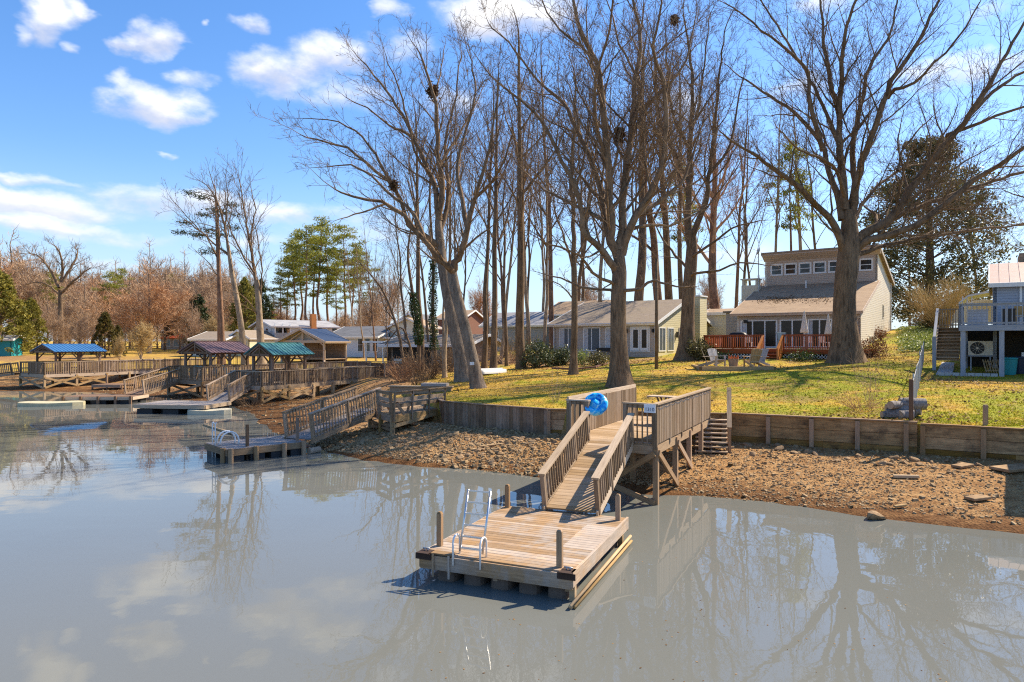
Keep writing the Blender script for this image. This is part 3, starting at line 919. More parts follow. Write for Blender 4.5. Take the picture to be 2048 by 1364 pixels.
def near_pier():
    A, B = V(1.53, 18.36, DZ), V(3.57, 16.98, DZ)       # lakeside corners, left and right
    u = V(.455, .89, 0).normalized(); LL, LR = 6.0, 6.7
    Ae, Be = A + u * LL, B + u * LR
    root = thing('fixed_pier', 'grey wooden pier on braced stilts with the house number sign, behind the nearest gangway', 'pier', (2.55, 17.7, 0), 0, 'fixed piers')
    o = root.location
    m = MB(o); boards(m, A, B, Ae + (Be - Ae) * 0, .04, .14); m.build('deck_boards', M['deckfloor'], root)
    for a, b in ((A, B), (A, Ae), (B, Be)):
        f = MB(o); f.beam(a - UP * .15, b - UP * .15, .045, .22, ext=.03); f.build('rim_joist', M['deckfloor'], root)
    for t in (.3, .6):
        f = MB(o); f.beam(lerp(A, Ae, t) - UP * .17, lerp(B, Be, t) - UP * .17, .09, .2); f.build('cross_beam', M['post'], root)
    e = (B - A)
    k = dict(bal=.108, bw=.07, solid=True)
    def rl(a, b, n, **kw): return railing(root, a, b, 1.0, n, M['railgrey'], M['railgrey'], M['railcap'], o=o, **{**dict(post_size=.1), **kw})
    rl(A, Ae, 5, cap=(.045, .17), bal=.125, bw=.10, solid=True)
    rb = rl(B, Be, 6, cap=(.15, .04), bal=.125, bw=.112, solid=True)
    rl(A + e * .0, A + e * .23, 2, bal=.12, bw=.045)
    rl(A + e * .67, B, 2, bal=.13, bw=.03)
    # string of bulbs along the right rail
    f = MB(o)
    for i in range(60):
        q = lerp(B, Be, (i + .5) / 62) + UP * (.93 - .05 * abs(math.sin(i * .55))) + e.normalized() * .05
        f.beam(q, q - UP * .035, .016, .016, up=(1, 0, 0))
    tag(f.build('string_lights', M['canvas'], root), kind='stuff')
    # piles
    spots = [(B, 0), (lerp(B, Be, .30), 0), (lerp(B, Be, .55), 0), (lerp(B, Be, .80), 0), (A, 0), (lerp(A, Ae, .4), 0), (lerp(A, Ae, .8), 0), (lerp(A, B, .5) + u * 1.9, 0), (lerp(A, B, .12) + u * .1, 0)]
    for q, _ in spots:
        g = min(gz(q.x, q.y) - .3, 0)
        post(root, q + u * .04, min(g, -.4), DZ - .06, .13, M['post'], 'pile', o, yaw=math.atan2(u.y, u.x))
    b1, b2, b3 = B, lerp(B, Be, .30), lerp(B, Be, .55)
    so_ = e.normalized() * .09
    brace(root, b1 + so_ - UP * .2, V(b2.x, b2.y, gz(b2.x, b2.y) + .02) + so_, o=o)
    brace(root, b2 + so_ - UP * .2, V(b3.x, b3.y, gz(b3.x, b3.y) + .02) + so_, o=o)
    fr = -u * .09
    brace(root, b1 + fr - UP * .22, A * .45 + B * .55 + fr + UP * (.55 - DZ), o=o)
    brace(root, A + fr + UP * (.75 - DZ), V(B.x, B.y, .05) + fr, o=o)
    brace(root, b2 + u * .1 - UP * .25, V(A.x, A.y, .5) + u * 2.2, o=o)
    brace(root, lerp(A, Ae, .4) - UP * .25, V(B.x, B.y, .35) + u * 2.2, o=o)
    # number sign at the corner
    sc = B + V(.02, -.075, 0) + UP * .90
    sx = e.normalized()
    f = MB(o); q = sc - sx * .17 - u * .075 + UP * .0
    f.beam(q - sx * .15, q + sx * .15, .014, .21, up=UP); sg = f.build('number_sign', M['signwhite'], root)
    for (txt, size, dz, nm) in (('1310', .125, -.065, 'sign_lettering'), ('LAKESIDE', .042, .055, 'sign_lettering')):
        cu = bpy.data.curves.new(nm, 'FONT'); cu.body = txt if txt == '1310' else ''; cu.size = size; cu.align_x = 'CENTER'; cu.extrude = .002
        if not cu.body: continue
        to = bpy.data.objects.new(nm, cu)
        dgx = bpy.context.evaluated_depsgraph_get(); COL.objects.link(to); dgx.update()
        tm = bpy.data.meshes.new_from_object(to.evaluated_get(dgx)); bpy.data.objects.remove(to)
        tm.materials.clear(); tm.materials.append(M['ink'])
        to = bpy.data.objects.new(nm, tm); link(to, sg)
        to.location = q - u * .011 + UP * dz - o
        to.rotation_euler = (R(90), 0, math.atan2(sx.y, sx.x))
    return root, A, B, Ae, Be, u, e
pier_root, PA, PB, PAe, PBe, PU, PE = near_pier()

# inflatable ring hung over the corner rail
def ring_tube():
    c = PA + PE * .30 + UP * .90 + PU * .16
    root_loc = c
    f = MB(c)
    nr = 40
    Rr, rr = .235, .098
    ax = (PE.normalized() * .15 - PU * .80 + UP * .52).normalized()
    p = ax.cross(UP).normalized(); q2 = p.cross(ax)
    rg = []
    for i in range(nr + 1):
        a = 2 * math.pi * i / nr
        cc = c + (p * math.cos(a) + q2 * math.sin(a)) * Rr
        rd = (p * math.cos(a) + q2 * math.sin(a))
        r_ = rr * (1 + .035 * math.sin(a * 11))
        rg.append([cc + (rd * math.cos(b) + ax * math.sin(b)) * r_ for b in [2 * math.pi * j / 14 for j in range(14)]])
    f.rings(rg, cap=False)
    # floor of the ring, set back
    f.rings([[c + ax * dz + (p * math.cos(a) + q2 * math.sin(a)) * .16 for a in [2 * math.pi * j / 20 for j in range(20)]] for dz in (.05, .07)])
    o = f.build('inflatable_ring', M['tube'], None, smooth=True)
    tag(o, 'bright blue marbled inflatable ring hung on the corner rail of the near pier', 'pool float')
ring_tube()

def picnic_table(c, yaw, label, s=1.0, mat=None):
    t = thing('picnic_table', label, 'table', c, yaw)
    mat = mat or M['oldbrown']
    f = MB()
    for i in range(5): f.box((0, (-.3 + .15 * i) * s, .74 * s), (1.3 * s, .14 * s, .035))
    f.build('table_top', mat, t)
    for y in (-.62, .62):
        f = MB(); f.box((0, y * s, .43 * s), (1.3 * s, .24 * s, .035)); f.build('bench_seat', mat, t)
    for x in (-.48, .48):
        f = MB()
        f.beam((x * s, -.55 * s, 0), (x * s, .25 * s, .72 * s), .04, .09, up=(1, 0, 0)); f.beam((x * s + .04, .55 * s, 0), (x * s + .04, -.25 * s, .72 * s), .04, .09, up=(1, 0, 0))
        f.beam((x * s + .02, -.7 * s, .40 * s), (x * s + .02, .7 * s, .40 * s), .05, .09); f.build('trestle', mat, t)
    return t
def small_table():
    c = lerp(PA, PB, .62) + PU * 4.2
    t = thing('side_table', 'small crossed leg wooden table near the lawn end of the pier deck', 'table', c, math.atan2(PE.y, PE.x))
    f = MB()
    for i in range(5): f.box((0, -.2 + .1 * i, .86), (.9, .095, .03))
    f.build('table_top', M['railcap'], t)
    for y in (-.14, .14):
        for s in (-1, 1):
            f = MB(); f.beam((s * .24, y + s * .02, 0), (-s * .16, y + s * .02, .84), .035, .06, up=(0, 1, 0)); f.build('leg', M['walldark'], t)
    f = MB(); f.box((0, 0, .42), (.5, .30, .03)); f.build('shelf', M['walldark'], t)
small_table()

# steps from lawn to shore beside the pier
def shore_steps():
    T = onz(1424, 835, 1.50); Bt = V(T.x + .05 - .5, T.y - 1.45, gz(T.x - .45, T.y - 1.45))
    T = V(T.x, T.y, 1.5)
    d = V(Bt.x - T.x, Bt.y - T.y, 0); L = d.length; d.normalize(); s = d.cross(UP)
    if s.x < 0: s = -s
    root = thing('wooden_steps', 'flight of open wooden steps from the lawn down to the gravel shore beside the pier', 'stairs', Bt, 0)
    w = 1.0; n = 8; z0 = Bt.z + .02
    for i in range(n):
        t = (i + .5) / n
        q = V(T.x, T.y, 0) + d * L * t; z = 1.5 - (1.5 - z0) * t
        f = MB(Bt); f.beam(q + s * -w / 2 + UP * z, q + s * w / 2 + UP * z, .24, .04); f.build('tread', M['railcap'], root)
    for k in (-1, 0, 1):
        f = MB(Bt); f.beam(V(T.x, T.y, 1.36) + s * k * (w / 2 - .03), V(Bt.x, Bt.y, z0 - .12) + s * k * (w / 2 - .03), .045, .2, up=UP); f.build('stringer', M['walldark'], root)
    a, b = V(T.x, T.y, 1.5) + s * (w / 2 + .05) - d * .5, V(Bt.x, Bt.y, z0) + s * (w / 2 + .05)
    f = MB(Bt); f.beam(a + UP * .98, lerp(a, b, .82) + UP * .62, .15, .045); h = f.build('handrail', M['railgrey'], root)
    for t, hh in ((.06, .96), (.8, .6)):
        q = lerp(a, b, t); f = MB(Bt); f.beam(V(q.x, q.y, gz(q.x, q.y) - .2), q + UP * hh, .09, .09, up=(0, 1, 0)); f.build('rail_post', M['post'], h)
shore_steps()

# ======================= retaining walls =======================
def plank_wall(label, a, b, zt, nb, gap_posts, mat, matp, rows=5, double=()):
    a, b = Vector(a), Vector(b)
    root = thing('retaining_wall', label, 'wall', (a.x, a.y, 0), 0, 'timber retaining walls')
    o = root.location
    d = (b - a).normalized(); out = V(d.y, -d.x, 0)
    if out.y > 0: out = -out
    L = (b - a).length; hgt = zt + .25; rh = hgt / rows
    f = MB(o)
    for i in range(rows):
        x = 0
        while x < L - .01:
            e = min(L, x + random.uniform(2.0, 3.6))
            z = zt - rh * (i + .5)
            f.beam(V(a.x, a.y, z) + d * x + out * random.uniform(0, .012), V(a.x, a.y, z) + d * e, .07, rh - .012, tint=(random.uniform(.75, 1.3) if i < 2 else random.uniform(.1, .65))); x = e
    f.build('planks', mat, root)
    f = MB(o); f.beam(V(a.x, a.y, zt + .022) + out * .03, V(b.x, b.y, zt + .022) + out * .03, .17, .04); f.build('cap_board', matp, root)
    k = int(L / gap_posts)
    for i in range(k + 1):
        q = a + d * min(L - .06, .06 + i * gap_posts) + out * .10
        f = MB(o); f.beam(V(q.x, q.y, gz(q.x + out.x * .2, q.y + out.y * .2) - .25), V(q.x, q.y, zt - .03), .13, .12, up=out); f.build('wall_post', matp, root)
    return root
WZ = 1.585
W1, W2, W3 = V(7.32, 23.36, 0), V(12.3, 20.72, 0), V(24, 13.46, 0)
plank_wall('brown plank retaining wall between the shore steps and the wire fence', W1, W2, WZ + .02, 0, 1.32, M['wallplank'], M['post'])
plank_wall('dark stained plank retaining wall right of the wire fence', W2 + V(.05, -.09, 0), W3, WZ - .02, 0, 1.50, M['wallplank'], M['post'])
for (pts, lab, n) in (((V(-3.75, 31.2, 0), V(-2.80, 28.22, 0), V(-1.4, 26.97, 0), V(.3, 25.77, 0), V(1.3, 25.05, 0)), 'weathered upright board retaining wall left of the near pier', 0),):
    root = thing('retaining_wall', lab, 'wall', (pts[0].x, pts[0].y, 0), 0, 'timber retaining walls'); o = root.location
    f = MB(o)
    for a, b in zip(pts[:-1], pts[1:]):
        L = (b - a).length; k = int(L / .15); d = (b - a) / k
        for i in range(k):
            q = a + d * (i + .5); h = WZ + .0 + random.uniform(-.012, .006)
            f.beam(V(q.x, q.y - .05, -.1), V(q.x, q.y - .05 + random.uniform(-.01, .01), h), d.length - .008, .045, up=V(d.y, -d.x, 0))
    f.build('upright_boards', M['wallboard'], root)
    f = MB(o)
    for a, b in zip(pts[:-1], pts[1:]): f.beam(V(a.x, a.y - .03, WZ + .02), V(b.x, b.y - .03, WZ + .02), .17, .035)
    f.build('cap_board', M['wallboard'], root)
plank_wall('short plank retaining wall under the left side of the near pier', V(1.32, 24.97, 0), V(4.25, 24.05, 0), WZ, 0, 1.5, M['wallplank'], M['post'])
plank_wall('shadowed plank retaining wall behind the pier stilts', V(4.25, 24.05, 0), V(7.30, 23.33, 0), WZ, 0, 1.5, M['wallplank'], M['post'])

# ======================= second dock with the bench deck =======================
def bench_dock():
    yaw = R(43.0)
    c = V(-9.2, 24.5, 0)
    root = thing('floating_dock', 'grey floating dock with a white curled hand rail, below the bench deck', 'dock', c, yaw, 'floating docks')
    W, L, zt = 2.75, 2.1, .46
    m = MB(); boards(m, (-W / 2, -L / 2, zt), (-W / 2, L / 2, zt), (W / 2, -L / 2, zt), .04, .14); m.build('deck_boards', M['compo'], root)
    for a, b in (((-W / 2, -L / 2 - .02), (W / 2, -L / 2 - .02)), ((-W / 2, L / 2 + .02), (W / 2, L / 2 + .02)), ((-W / 2 - .02, -L / 2), (-W / 2 - .02, L / 2)), ((W / 2 + .02, -L / 2), (W / 2 + .02, L / 2))):
        f = MB(); f.beam((*a, zt - .12), (*b, zt - .12), .04, .22); f.build('fascia', M['oldbrown'], root)
    for x in (-1.08, -.36, .36, 1.08):
        for y in (-.7, .7):
            f = MB(); f.box((x, y, .05), (.5, .7, .36)); f.build('float_drum', M['float'], root)
    for x in (-W / 2 + .06, -.45, .55, W / 2 - .1):
        f = MB(); f.tube([(x, -L / 2 - .09, -.2), (x, -L / 2 - .09, zt + .03)], .085, 10); f.build('bumper_post', M['post'], root)
    f = MB(); f.tube([(-W / 2 - .09, -L / 2 + .2, -.2), (-W / 2 - .09, -L / 2 + .2, zt + .03)], .085, 10); f.build('bumper_post', M['post'], root)
    for x, y, h in ((-W / 2 + .75, -L / 2 + .25, .75), (W / 2 - .2, -L / 2 + .2, .85)):
        f = MB(); f.beam((x, y, 0), (x, y, zt + h), .09, .09, up=(0, 1, 0)); f.build('mooring_post', M['walldark'], root)
    lx = -W / 2 + .12
    lad = None
    f = MB()
    for s in (-.14, .14): f.tube([(lx - .08, .35 + s, -.2), (lx - .08, .35 + s, zt + .75), (lx - .04, .35 + s, zt + .78)], .022, 8)
    for z in (zt + .2, zt + .5, zt + .76): f.tube([(lx - .08, .21, z), (lx - .08, .49, z)], .018, 8)
    lad = f.build('ladder', M['whitetrim'], root, smooth=True)
    for y in (.02, .36):
        f = MB(); f.tube([(lx - .02, y, zt)] + [(lx + .30 - .32 * math.cos(q), y - .12, zt + .1 + .36 * math.sin(q)) for q in [math.pi * j / 10 for j in range(11)]] + [(lx + .6, y - .12, zt)], .03, 8); f.build('grab_rail', M['whitetrim'], lad, smooth=True)
    f = MB(); f.tube([(W / 2 + .1, -L / 2 - .1, .1), (W / 2 + .6, -L / 2 + .1, .1)], .11, 10); f.build('log_fender', M['oldbrown'], root)
bench_dock()
GM2 = (M['oldbrown'], M['oldbrown'], M['oldbrown'])
gangway('brown sloping gangway between the grey floating dock and the bench deck', V(-6.0, 29.0, 1.2), V(-7.85, 25.05, .50), 1.25, .95, GM2, 3, .165, walk=M['compo'], capw=.14)

def bench_deck():
    A, B = V(-5.05, 27.75, 1.2), V(-3.05, 29.05, 1.2)          # lakeside edge seen from the water
    u = V(-.52, .86, 0).normalized()
    A, B = onz(787, 830, 1.2), V(-2.95, 29.6, 1.2)
    C_, D_ = B + u * 2.4, A + u * 2.6
    root = thing('fixed_pier', 'dark brown bench deck on stilts with a slatted bench along its edge', 'pier', (A.x, A.y, 0), 0, 'fixed piers'); o = root.location
    m = MB(o); boards(m, A, B, D_, .04, .14); m.build('deck_boards', M['deckfloor'], root)
    for a, b in ((A, B), (A, D_), (D_, C_)):
        f = MB(o); f.beam(a - UP * .16, b - UP * .16, .05, .26); f.build('rim_joist', M['postgold'] if a is A and b is B else M['oldbrown'], root)
    for q in (A, lerp(A, B, .82), D_, C_, lerp(A, D_, .5)):
        g = gz(q.x, q.y); post(root, q + u * .1, g - .3, 1.1, .15, M['postgold'], 'pile', o, yaw=.6)
    q2 = lerp(A, B, .82)
    brace(root, V(A.x, A.y, gz(A.x, A.y) + .35) - u * .02, q2 - UP * .2 - u * .02, M['postgold'], o=o)
    brace(root, V(q2.x, q2.y, .52) + u * .2, A - UP * .25 + u * .2, M['postgold'], o=o)
    brace(root, V(A.x, A.y, gz(A.x, A.y) + .15), D_ - UP * .5, M['oldbrown'], o=o)
    brace(root, V(D_.x, D_.y, gz(D_.x, D_.y) + .1), A - UP * .4, M['oldbrown'], o=o)
    # the bench: backrest leaning out over the water
    out = -u
    bench = thing('slatted_bench', 'long dark slatted bench with a leaning back along the bench deck edge', 'bench', (A.x, A.y, 1.2), 0)
    ob = bench.location
    for side, (a, b, nrm, n) in enumerate(((A, B, out, 4), (A, lerp(A, D_, .55), V(-.86, -.5, 0), 2))):
        f = MB(ob)
        for i, (h, w) in enumerate(((.34, .13), (.58, .14), (.84, .12))):
            off = nrm * (.02 + .12 * h)
            f.beam(a + UP * h + off, b + UP * h + off, .035, w, ext=.03)
        f.beam(a + UP * .90 + nrm * .13, b + UP * .90 + nrm * .13, .15, .035, ext=.04)
        f.build('backrest', M['oldbrown'], bench)
        f = MB(ob)
        for k in range(3): f.beam(a - nrm * (.08 + .14 * k) + UP * .42, b - nrm * (.08 + .14 * k) + UP * .42, .13, .035)
        f.build('seat', M['oldbrown'], bench)
        for i in range(n):
            q = lerp(a, b, i / (n - 1))
            f = MB(ob); f.beam(q - UP * .25 + nrm * .02, q + UP * .9 + nrm * .15, .045, .13, up=nrm); f.beam(q - nrm * .45 + UP * .0, q - nrm * .15 + UP * .42, .045, .12, up=nrm)
            f.build('bench_support', M['oldbrown'], bench)
    # pale bench box behind, toward the lawn
    c = onz(850, 790, 1.5); c = V(c.x - .4, c.y + 1.5, gz(c.x - .4, c.y + 1.5))
    t = thing('storage_bench', 'pale wooden bench box standing behind the bench deck by the lawn', 'bench', c, R(-12))
    f = MB(); f.box((0, 0, .36), (3.3, .5, .06)); f.build('seat', M['railcap'], t)
    f = MB(); f.box((0, .02, .17), (3.2, .4, .34)); f.build('base', M['oldbrown'], t)
    f = MB(); f.box((.75, 0, .47), (1.3, .55, .14)); f.build('lid', M['compo'], t)
    return o
bench_deck()

# ======================= pavilion piers across the cove =======================
WD = V(.5, .866, 0)
WS = V(.866, -.5, 0)
def pavilion(label, c, z, ztop, L, W, ridge_h, matr, matw, ribs=True, legs_z=None):
    """open gable pavilion; c = plan centre, ridge along WD, z floor"""
    root = thing('pavilion', label, 'pavilion', (c.x, c.y, z), 0, 'pavilions on the piers'); o = root.location
    a, s = WD, WS
    ez = ztop
    for i in (-1, 0, 1):
        for k in (-1, 1):
            q = c + a * (L / 2 - .35) * i + s * (W / 2 - .4) * k
            f = MB(o); f.beam(V(q.x, q.y, z), V(q.x, q.y, ez), .15, .15, up=s); f.build('post', matw, root)
            for dd in ((-1, 1) if i == 0 else (-i,)):
                f = MB(o); f.beam(V(q.x, q.y, ez - .65), V(q.x, q.y, ez - .08) + a * dd * .55, .07, .1, up=s); f.build('knee_brace', matw, root)
    f = MB(o)
    for k in (-1, 1): f.beam(c + s * (W / 2 - .4) * k - a * L / 2 + UP * (ez + .03), c + s * (W / 2 - .4) * k + a * L / 2 + UP * (ez + .03), .14, .2)
    f.build('eave_beam', matw, root)
    for i in (-1, 1):
        q = c + a * (L / 2 - .12) * i
        f = MB(o)
        f.beam(q - s * (W / 2 - .3) + UP * (ez + .04), q + s * (W / 2 - .3) + UP * (ez + .04), .1, .17)
        f.beam(q + UP * ez, q + UP * (ez + ridge_h - .06), .1, .1, up=a)
        for k in (-1, 1):
            f.beam(q + s * k * .55 * W / 2 + UP * (ez + .1), q + s * k * .1 + UP * (ez + ridge_h * .65), .08, .1, up=a)
            f.beam(q + s * k * W / 2 + UP * (ez - .03), q + UP * (ez + ridge_h - .03), .09, .15, up=a)
        f.build('gable_truss', matw, root)
    f = MB(o)
    rz = ez + ridge_h + .05; e0 = ez + .02
    for k in (-1, 1):
        p = [c + s * k * (W / 2 + .12) - a * L / 2 + UP * e0, c + s * k * (W / 2 + .12) + a * L / 2 + UP * e0, c + a * L / 2 + UP * rz, c - a * L / 2 + UP * rz]
        if k < 0: p = p[::-1]
        n = (p[1] - p[0]).cross(p[2] - p[0]).normalized()
        if n.z < 0: n = -n
        f.prism(p, n * .05)
        if ribs:
            m = int(L / .28)
            for i in range(m + 1):
                q0 = c + s * k * (W / 2 + .13) + a * (L * (i / m - .5)) + UP * e0 + n * .055; q1 = c + a * (L * (i / m - .5)) + UP * rz + n * .055
                f.beam(q0, q1, .05, .035, up=n)
    f.beam(c - a * L / 2 + UP * (rz + .05), c + a * L / 2 + UP * (rz + .05), .22, .04)
    f.build('roof', matr, root)
    return root

def far_pier(label, corner, z, Wp, Lp, ww, Lw, mats, rail_h=1.0, pile_z=-.3, npost=8, fl=None, back=True, ramp_gap=None):
    """corner: near right corner of the wide platform; the narrow walk continues along WD on the right side"""
    root = thing('fixed_pier', label, 'pier', (corner.x, corner.y, 0), 0, 'fixed piers'); o = root.location
    B = V(corner.x, corner.y, z); A = B - WS * Wp
    Be, Ae = B + WD * Lp, A + WD * Lp
    Wr, Wl = B + WD * Lw, B + WD * Lw - WS * ww
    fm = fl or mats[2]
    m = MB(o); boards(m, A, B, Ae, .05, .15); boards(m, Be - WS * ww, Be, Wl, .05, .15); m.build('deck_boards', fm, root)
    for a, b in ((A, B), (B, Wr), (A, Ae), (Ae, Be - WS * ww), (Be - WS * ww, Wl)):
        f = MB(o); f.beam(a - UP * .17, b - UP * .17, .06, .26, ext=.02); f.build('rim_joist', fm, root)
    g = ramp_gap or (0, .35)
    e = B - A
    railing(root, A + e * g[1], B, rail_h, 2, mats[0], mats[1], mats[2], bal=.14, bw=.05, o=o)
    if g[0] > .02: railing(root, A, A + e * g[0], rail_h, 2, mats[0], mats[1], mats[2], bal=.14, bw=.05, o=o)
    railing(root, B, Wr, rail_h, npost, mats[0], mats[1], mats[2], bal=.14, bw=.05, o=o)
    railing(root, A, Ae, rail_h, 3, mats[0], mats[1], mats[2], bal=.14, bw=.05, o=o)
    if back: railing(root, Ae, Be - WS * ww, rail_h, 2, mats[0], mats[1], mats[2], bal=.14, bw=.05, o=o)
    railing(root, Be - WS * ww, Wl, rail_h, npost - 2, mats[0], mats[1], mats[2], bal=.14, bw=.05, o=o)
    P = []
    for (a, b, n) in ((B, Be, 3), (A, Ae, 3)):
        for i in range(n): P.append(lerp(a, b, i / (n - 1)))
    for i in range(1, 6):
        t = Lp + (Lw - Lp) * i / 5.4
        P.append(B + WD * t); P.append(B + WD * t - WS * ww)
    for q in P:
        post(root, q, min(gz(q.x, q.y) - .3, .0), z - .1, .17, mats[3], 'pile', o, yaw=R(60))
    lo = lambda q: V(q.x, q.y, gz(q.x, q.y) + .12)
    for (a, b) in ((B, lerp(B, Be, .5)), (lerp(B, Be, .5), Be)):
        off = WS * .11
        brace(root, a + off - UP * .3, lo(b) + off, mats[3], .05, .16, o); brace(root, lo(a) + off, b + off - UP * .3, mats[3], .05, .16, o)
    off = -WD * .11
    brace(root, A + off - UP * .3, lo(B) + off, mats[3], .05, .16, o); brace(root, lo(A) + off, B + off - UP * .3, mats[3], .05, .16, o)
    off = -WS * .11
    brace(root, A + off - UP * .3, lo(Ae) + off, mats[3], .05, .16, o)
    return root

T_C = V(-16.05, 43.8, 0); Z_C = 1.25
far_pier('brown railed pier carrying the teal roofed pavilion', T_C, Z_C, 3.0, 4.4, 1.5, 14.5, (M['railgrey'], M['railgrey'], M['railcap'], M['postgold']), .9, npost=9)
pavilion('open pavilion with a teal ribbed metal roof', T_C - WS * 1.05 + WD * 2.35, Z_C, 3.16, 3.5, 2.6, .75, M['roofteal'], M['walldark'])
gangway('brown gangway coming down from the pier with the teal pavilion', V(-17.6, 45.2, 1.25), V(-17.7, 41.1, .50), 1.3, .95, GM2, 3, .165, walk=M['compo'], capw=.14)

T_D = V(-22.1, 48.7, 0); Z_D = 1.3
far_pier('dark brown railed pier carrying the maroon roofed pavilion', T_D, Z_D, 3.9, 4.8, 1.5, 17.5, (M['oldbrown'], M['oldbrown'], M['railgrey'], M['post']), .97, npost=9)
pavilion('open pavilion with a faded maroon metal roof', T_D - WS * 1.75 + WD * 2.5, Z_D, 3.22, 3.9, 3.7, .78, M['roofpurple'], M['walldark'], ribs=True)
gangway('long brown gangway running down to the left from the pier with the maroon pavilion', V(-24.9, 51.2, 1.3), V(-25.7, 46.4, .50), 1.4, .95, GM2, 3, .165, walk=M['walldark'], capw=.14)

T_E = V(-39.6, 57.8, 0); Z_E = 1.33
far_pier('grey railed pier carrying the blue roofed pavilion', T_E, Z_E, 4.0, 5.2, 1.6, 16.5, (M['railgrey'], M['oldbrown'], M['railcap'], M['postgold']), 1.0, npost=9, fl=M['railcap'])
pavilion('open pavilion with a bright blue metal roof', T_E - WS * 1.85 + WD * 2.9, Z_E, 3.16, 4.4, 3.9, .62, M['roofblue'], M['walldark'])
gangway('grey gangway leaving the frame on the left from the blue pavilion pier', V(-43.6, 60.2, 1.33), V(-50.5, 58.6, .35), 1.4, .95, (M['railgrey'], M['railgrey'], M['railcap']), 4, .14, walk=M['railcap'], capw=.16)

# floats across the cove
def simple_float(label, c, yaw, W, L, zt, deckm, rimm, bump_x=(), drum=True):
    root = thing('floating_dock', label, 'dock', c, yaw, 'floating docks')
    m = MB(); boards(m, (-W / 2, -L / 2, zt), (W / 2, -L / 2, zt), (-W / 2, L / 2, zt), .04, .15); m.build('deck_boards', deckm, root)
    for a, b in (((-W / 2, -L / 2 - .03), (W / 2, -L / 2 - .03)), ((-W / 2, L / 2 + .03), (W / 2, L / 2 + .03)), ((-W / 2 - .03, -L / 2), (-W / 2 - .03, L / 2)), ((W / 2 + .03, -L / 2), (W / 2 + .03, L / 2))):
        f = MB(); f.beam((*a, zt - .12), (*b, zt - .12), .06, .2); f.build('fascia', rimm, root)
    if drum:
        for x in np.linspace(-W / 2 + .55, W / 2 - .55, max(2, int(W / 1.3))):
            for y in (-L / 2 + .5, L / 2 - .5):
                f = MB(); f.box((x, y, .04), (.95, .8, .42)); f.build('float_drum', M['float'], root)
    for x in bump_x:
        f = MB(); f.beam((x, -L / 2 - .1, -.3), (x, -L / 2 - .1, zt + .04), .14, .12, up=(0, 1, 0)); f.build('bumper_post', M['walldark'], root)
    return root
simple_float('flat grey floating dock with a black underside at the foot of the teal pavilion gangway', V(-19.1, 39.7, 0), R(-8), 4.3, 2.6, .52, M['compo'], M['railcap'])
simple_float('dark floating dock with upright bumpers at the foot of the maroon pavilion gangway', V(-27.1, 45.6, 0), R(3), 4.4, 2.2, .48, M['walldark'], M['railcap'], (-2.1, -1.0, .1, 1.2, 2.15))
def drift_float(label, c, yaw, W, L, mat, bow=True, h=.2):
    f = MB()
    n = 9
    rg = []
    for i in range(n):
        t = i / (n - 1); x = -W / 2 + W * t
        ww = L / 2 * (1 - .75 * (abs(t - .5) * 2) ** 4) if bow else L / 2
        hh = h * (.85 + .06 * math.sin(t * 9))
        rg.append([(x, -ww, -.08), (x, ww, -.08), (x, ww, hh * .8), (x, ww * .55, hh), (x, -ww * .55, hh * .85), (x, -ww, hh * .8)])
    f.rings(rg)
    o = f.build('drive_on_float', mat, None, smooth=False)
    o.location = c; o.rotation_euler = (0, 0, yaw)
    tag(o, label, 'float')
    return o
drift_float('yellowed watercraft float beside the dark bumper dock', V(-29.4, 43.6, 0), R(10), 3.8, 1.4, M['yellowfloat'], h=.30)
drift_float('cream watercraft float lying against the grey floating dock', V(-17.0, 38.4, 0), R(8), 2.3, 1.1, M['whitefloat'], h=.34)
def stranded_dock():
    c = ong(228, 778); c = V(c.x, c.y, max(gz(c.x, c.y), 0))
    root = thing('stranded_dock', 'low dark dock stranded on the mud beyond the cove floats', 'dock', c, R(-6))
    m = MB(); boards(m, (-1.3, -.9, .42), (1.3, -.9, .42), (-1.3, .9, .42), .05, .15); m.build('deck_boards', M['walldark'], root)
    f = MB()
    for y in (-.95, .95): f.beam((-1.3, y, .3), (1.3, y, .3), .06, .22)
    f.build('fascia', M['oldbrown'], root)
    for x in (-1.3, 0, 1.3):
        for y in (-.85, .85):
            f = MB(); f.beam((x, y, -.3), (x, y, .4 + (.8 if abs(x) > 1 and y > 0 else 0)), .1, .1, up=(0, 1, 0)); f.build('pile', M['walldark'], root)
stranded_dock()

def adirondack(label, loc, yaw, mat, group, s=1.0):
    t = thing('adirondack_chair', label, 'chair', loc, yaw, group)
    f = MB()
    for i in range(6): f.box((0, -.28 + i * .095, .37 - i * .025), (.52, .085, .022))
    f.build('seat', mat, t)
    f = MB()
    for i in range(7):
        x = -.24 + i * .08; h = .62 + .10 * math.cos((i - 3) / 3 * 1.2)
        f.beam((x * .9, .20, .22), (x * 1.15, .20 + h * .42, .26 + h), .07, .02, up=(0, 1, 0))
    f.beam((-.27, .37, .62), (.27, .37, .62), .02, .07); f.beam((-.26, .24, .30), (.26, .24, .30), .02, .07)
    f.build('backrest', mat, t)
    for s_ in (-1, 1):
        f = MB(); f.beam((s_ * .34, -.36, .575), (s_ * .31, .42, .545), .13, .024); f.build('armrest', mat, t)
        f = MB(); f.beam((s_ * .29, -.27, 0), (s_ * .29, -.27, .56), .03, .11, up=(0, 1, 0)); f.build('front_leg', mat, t)
        f = MB(); f.beam((s_ * .26, -.31, .34), (s_ * .26, .62, .05), .03, .12); f.build('rear_leg', mat, t)
    if s != 1: t.scale = (s, s, s)
    return t
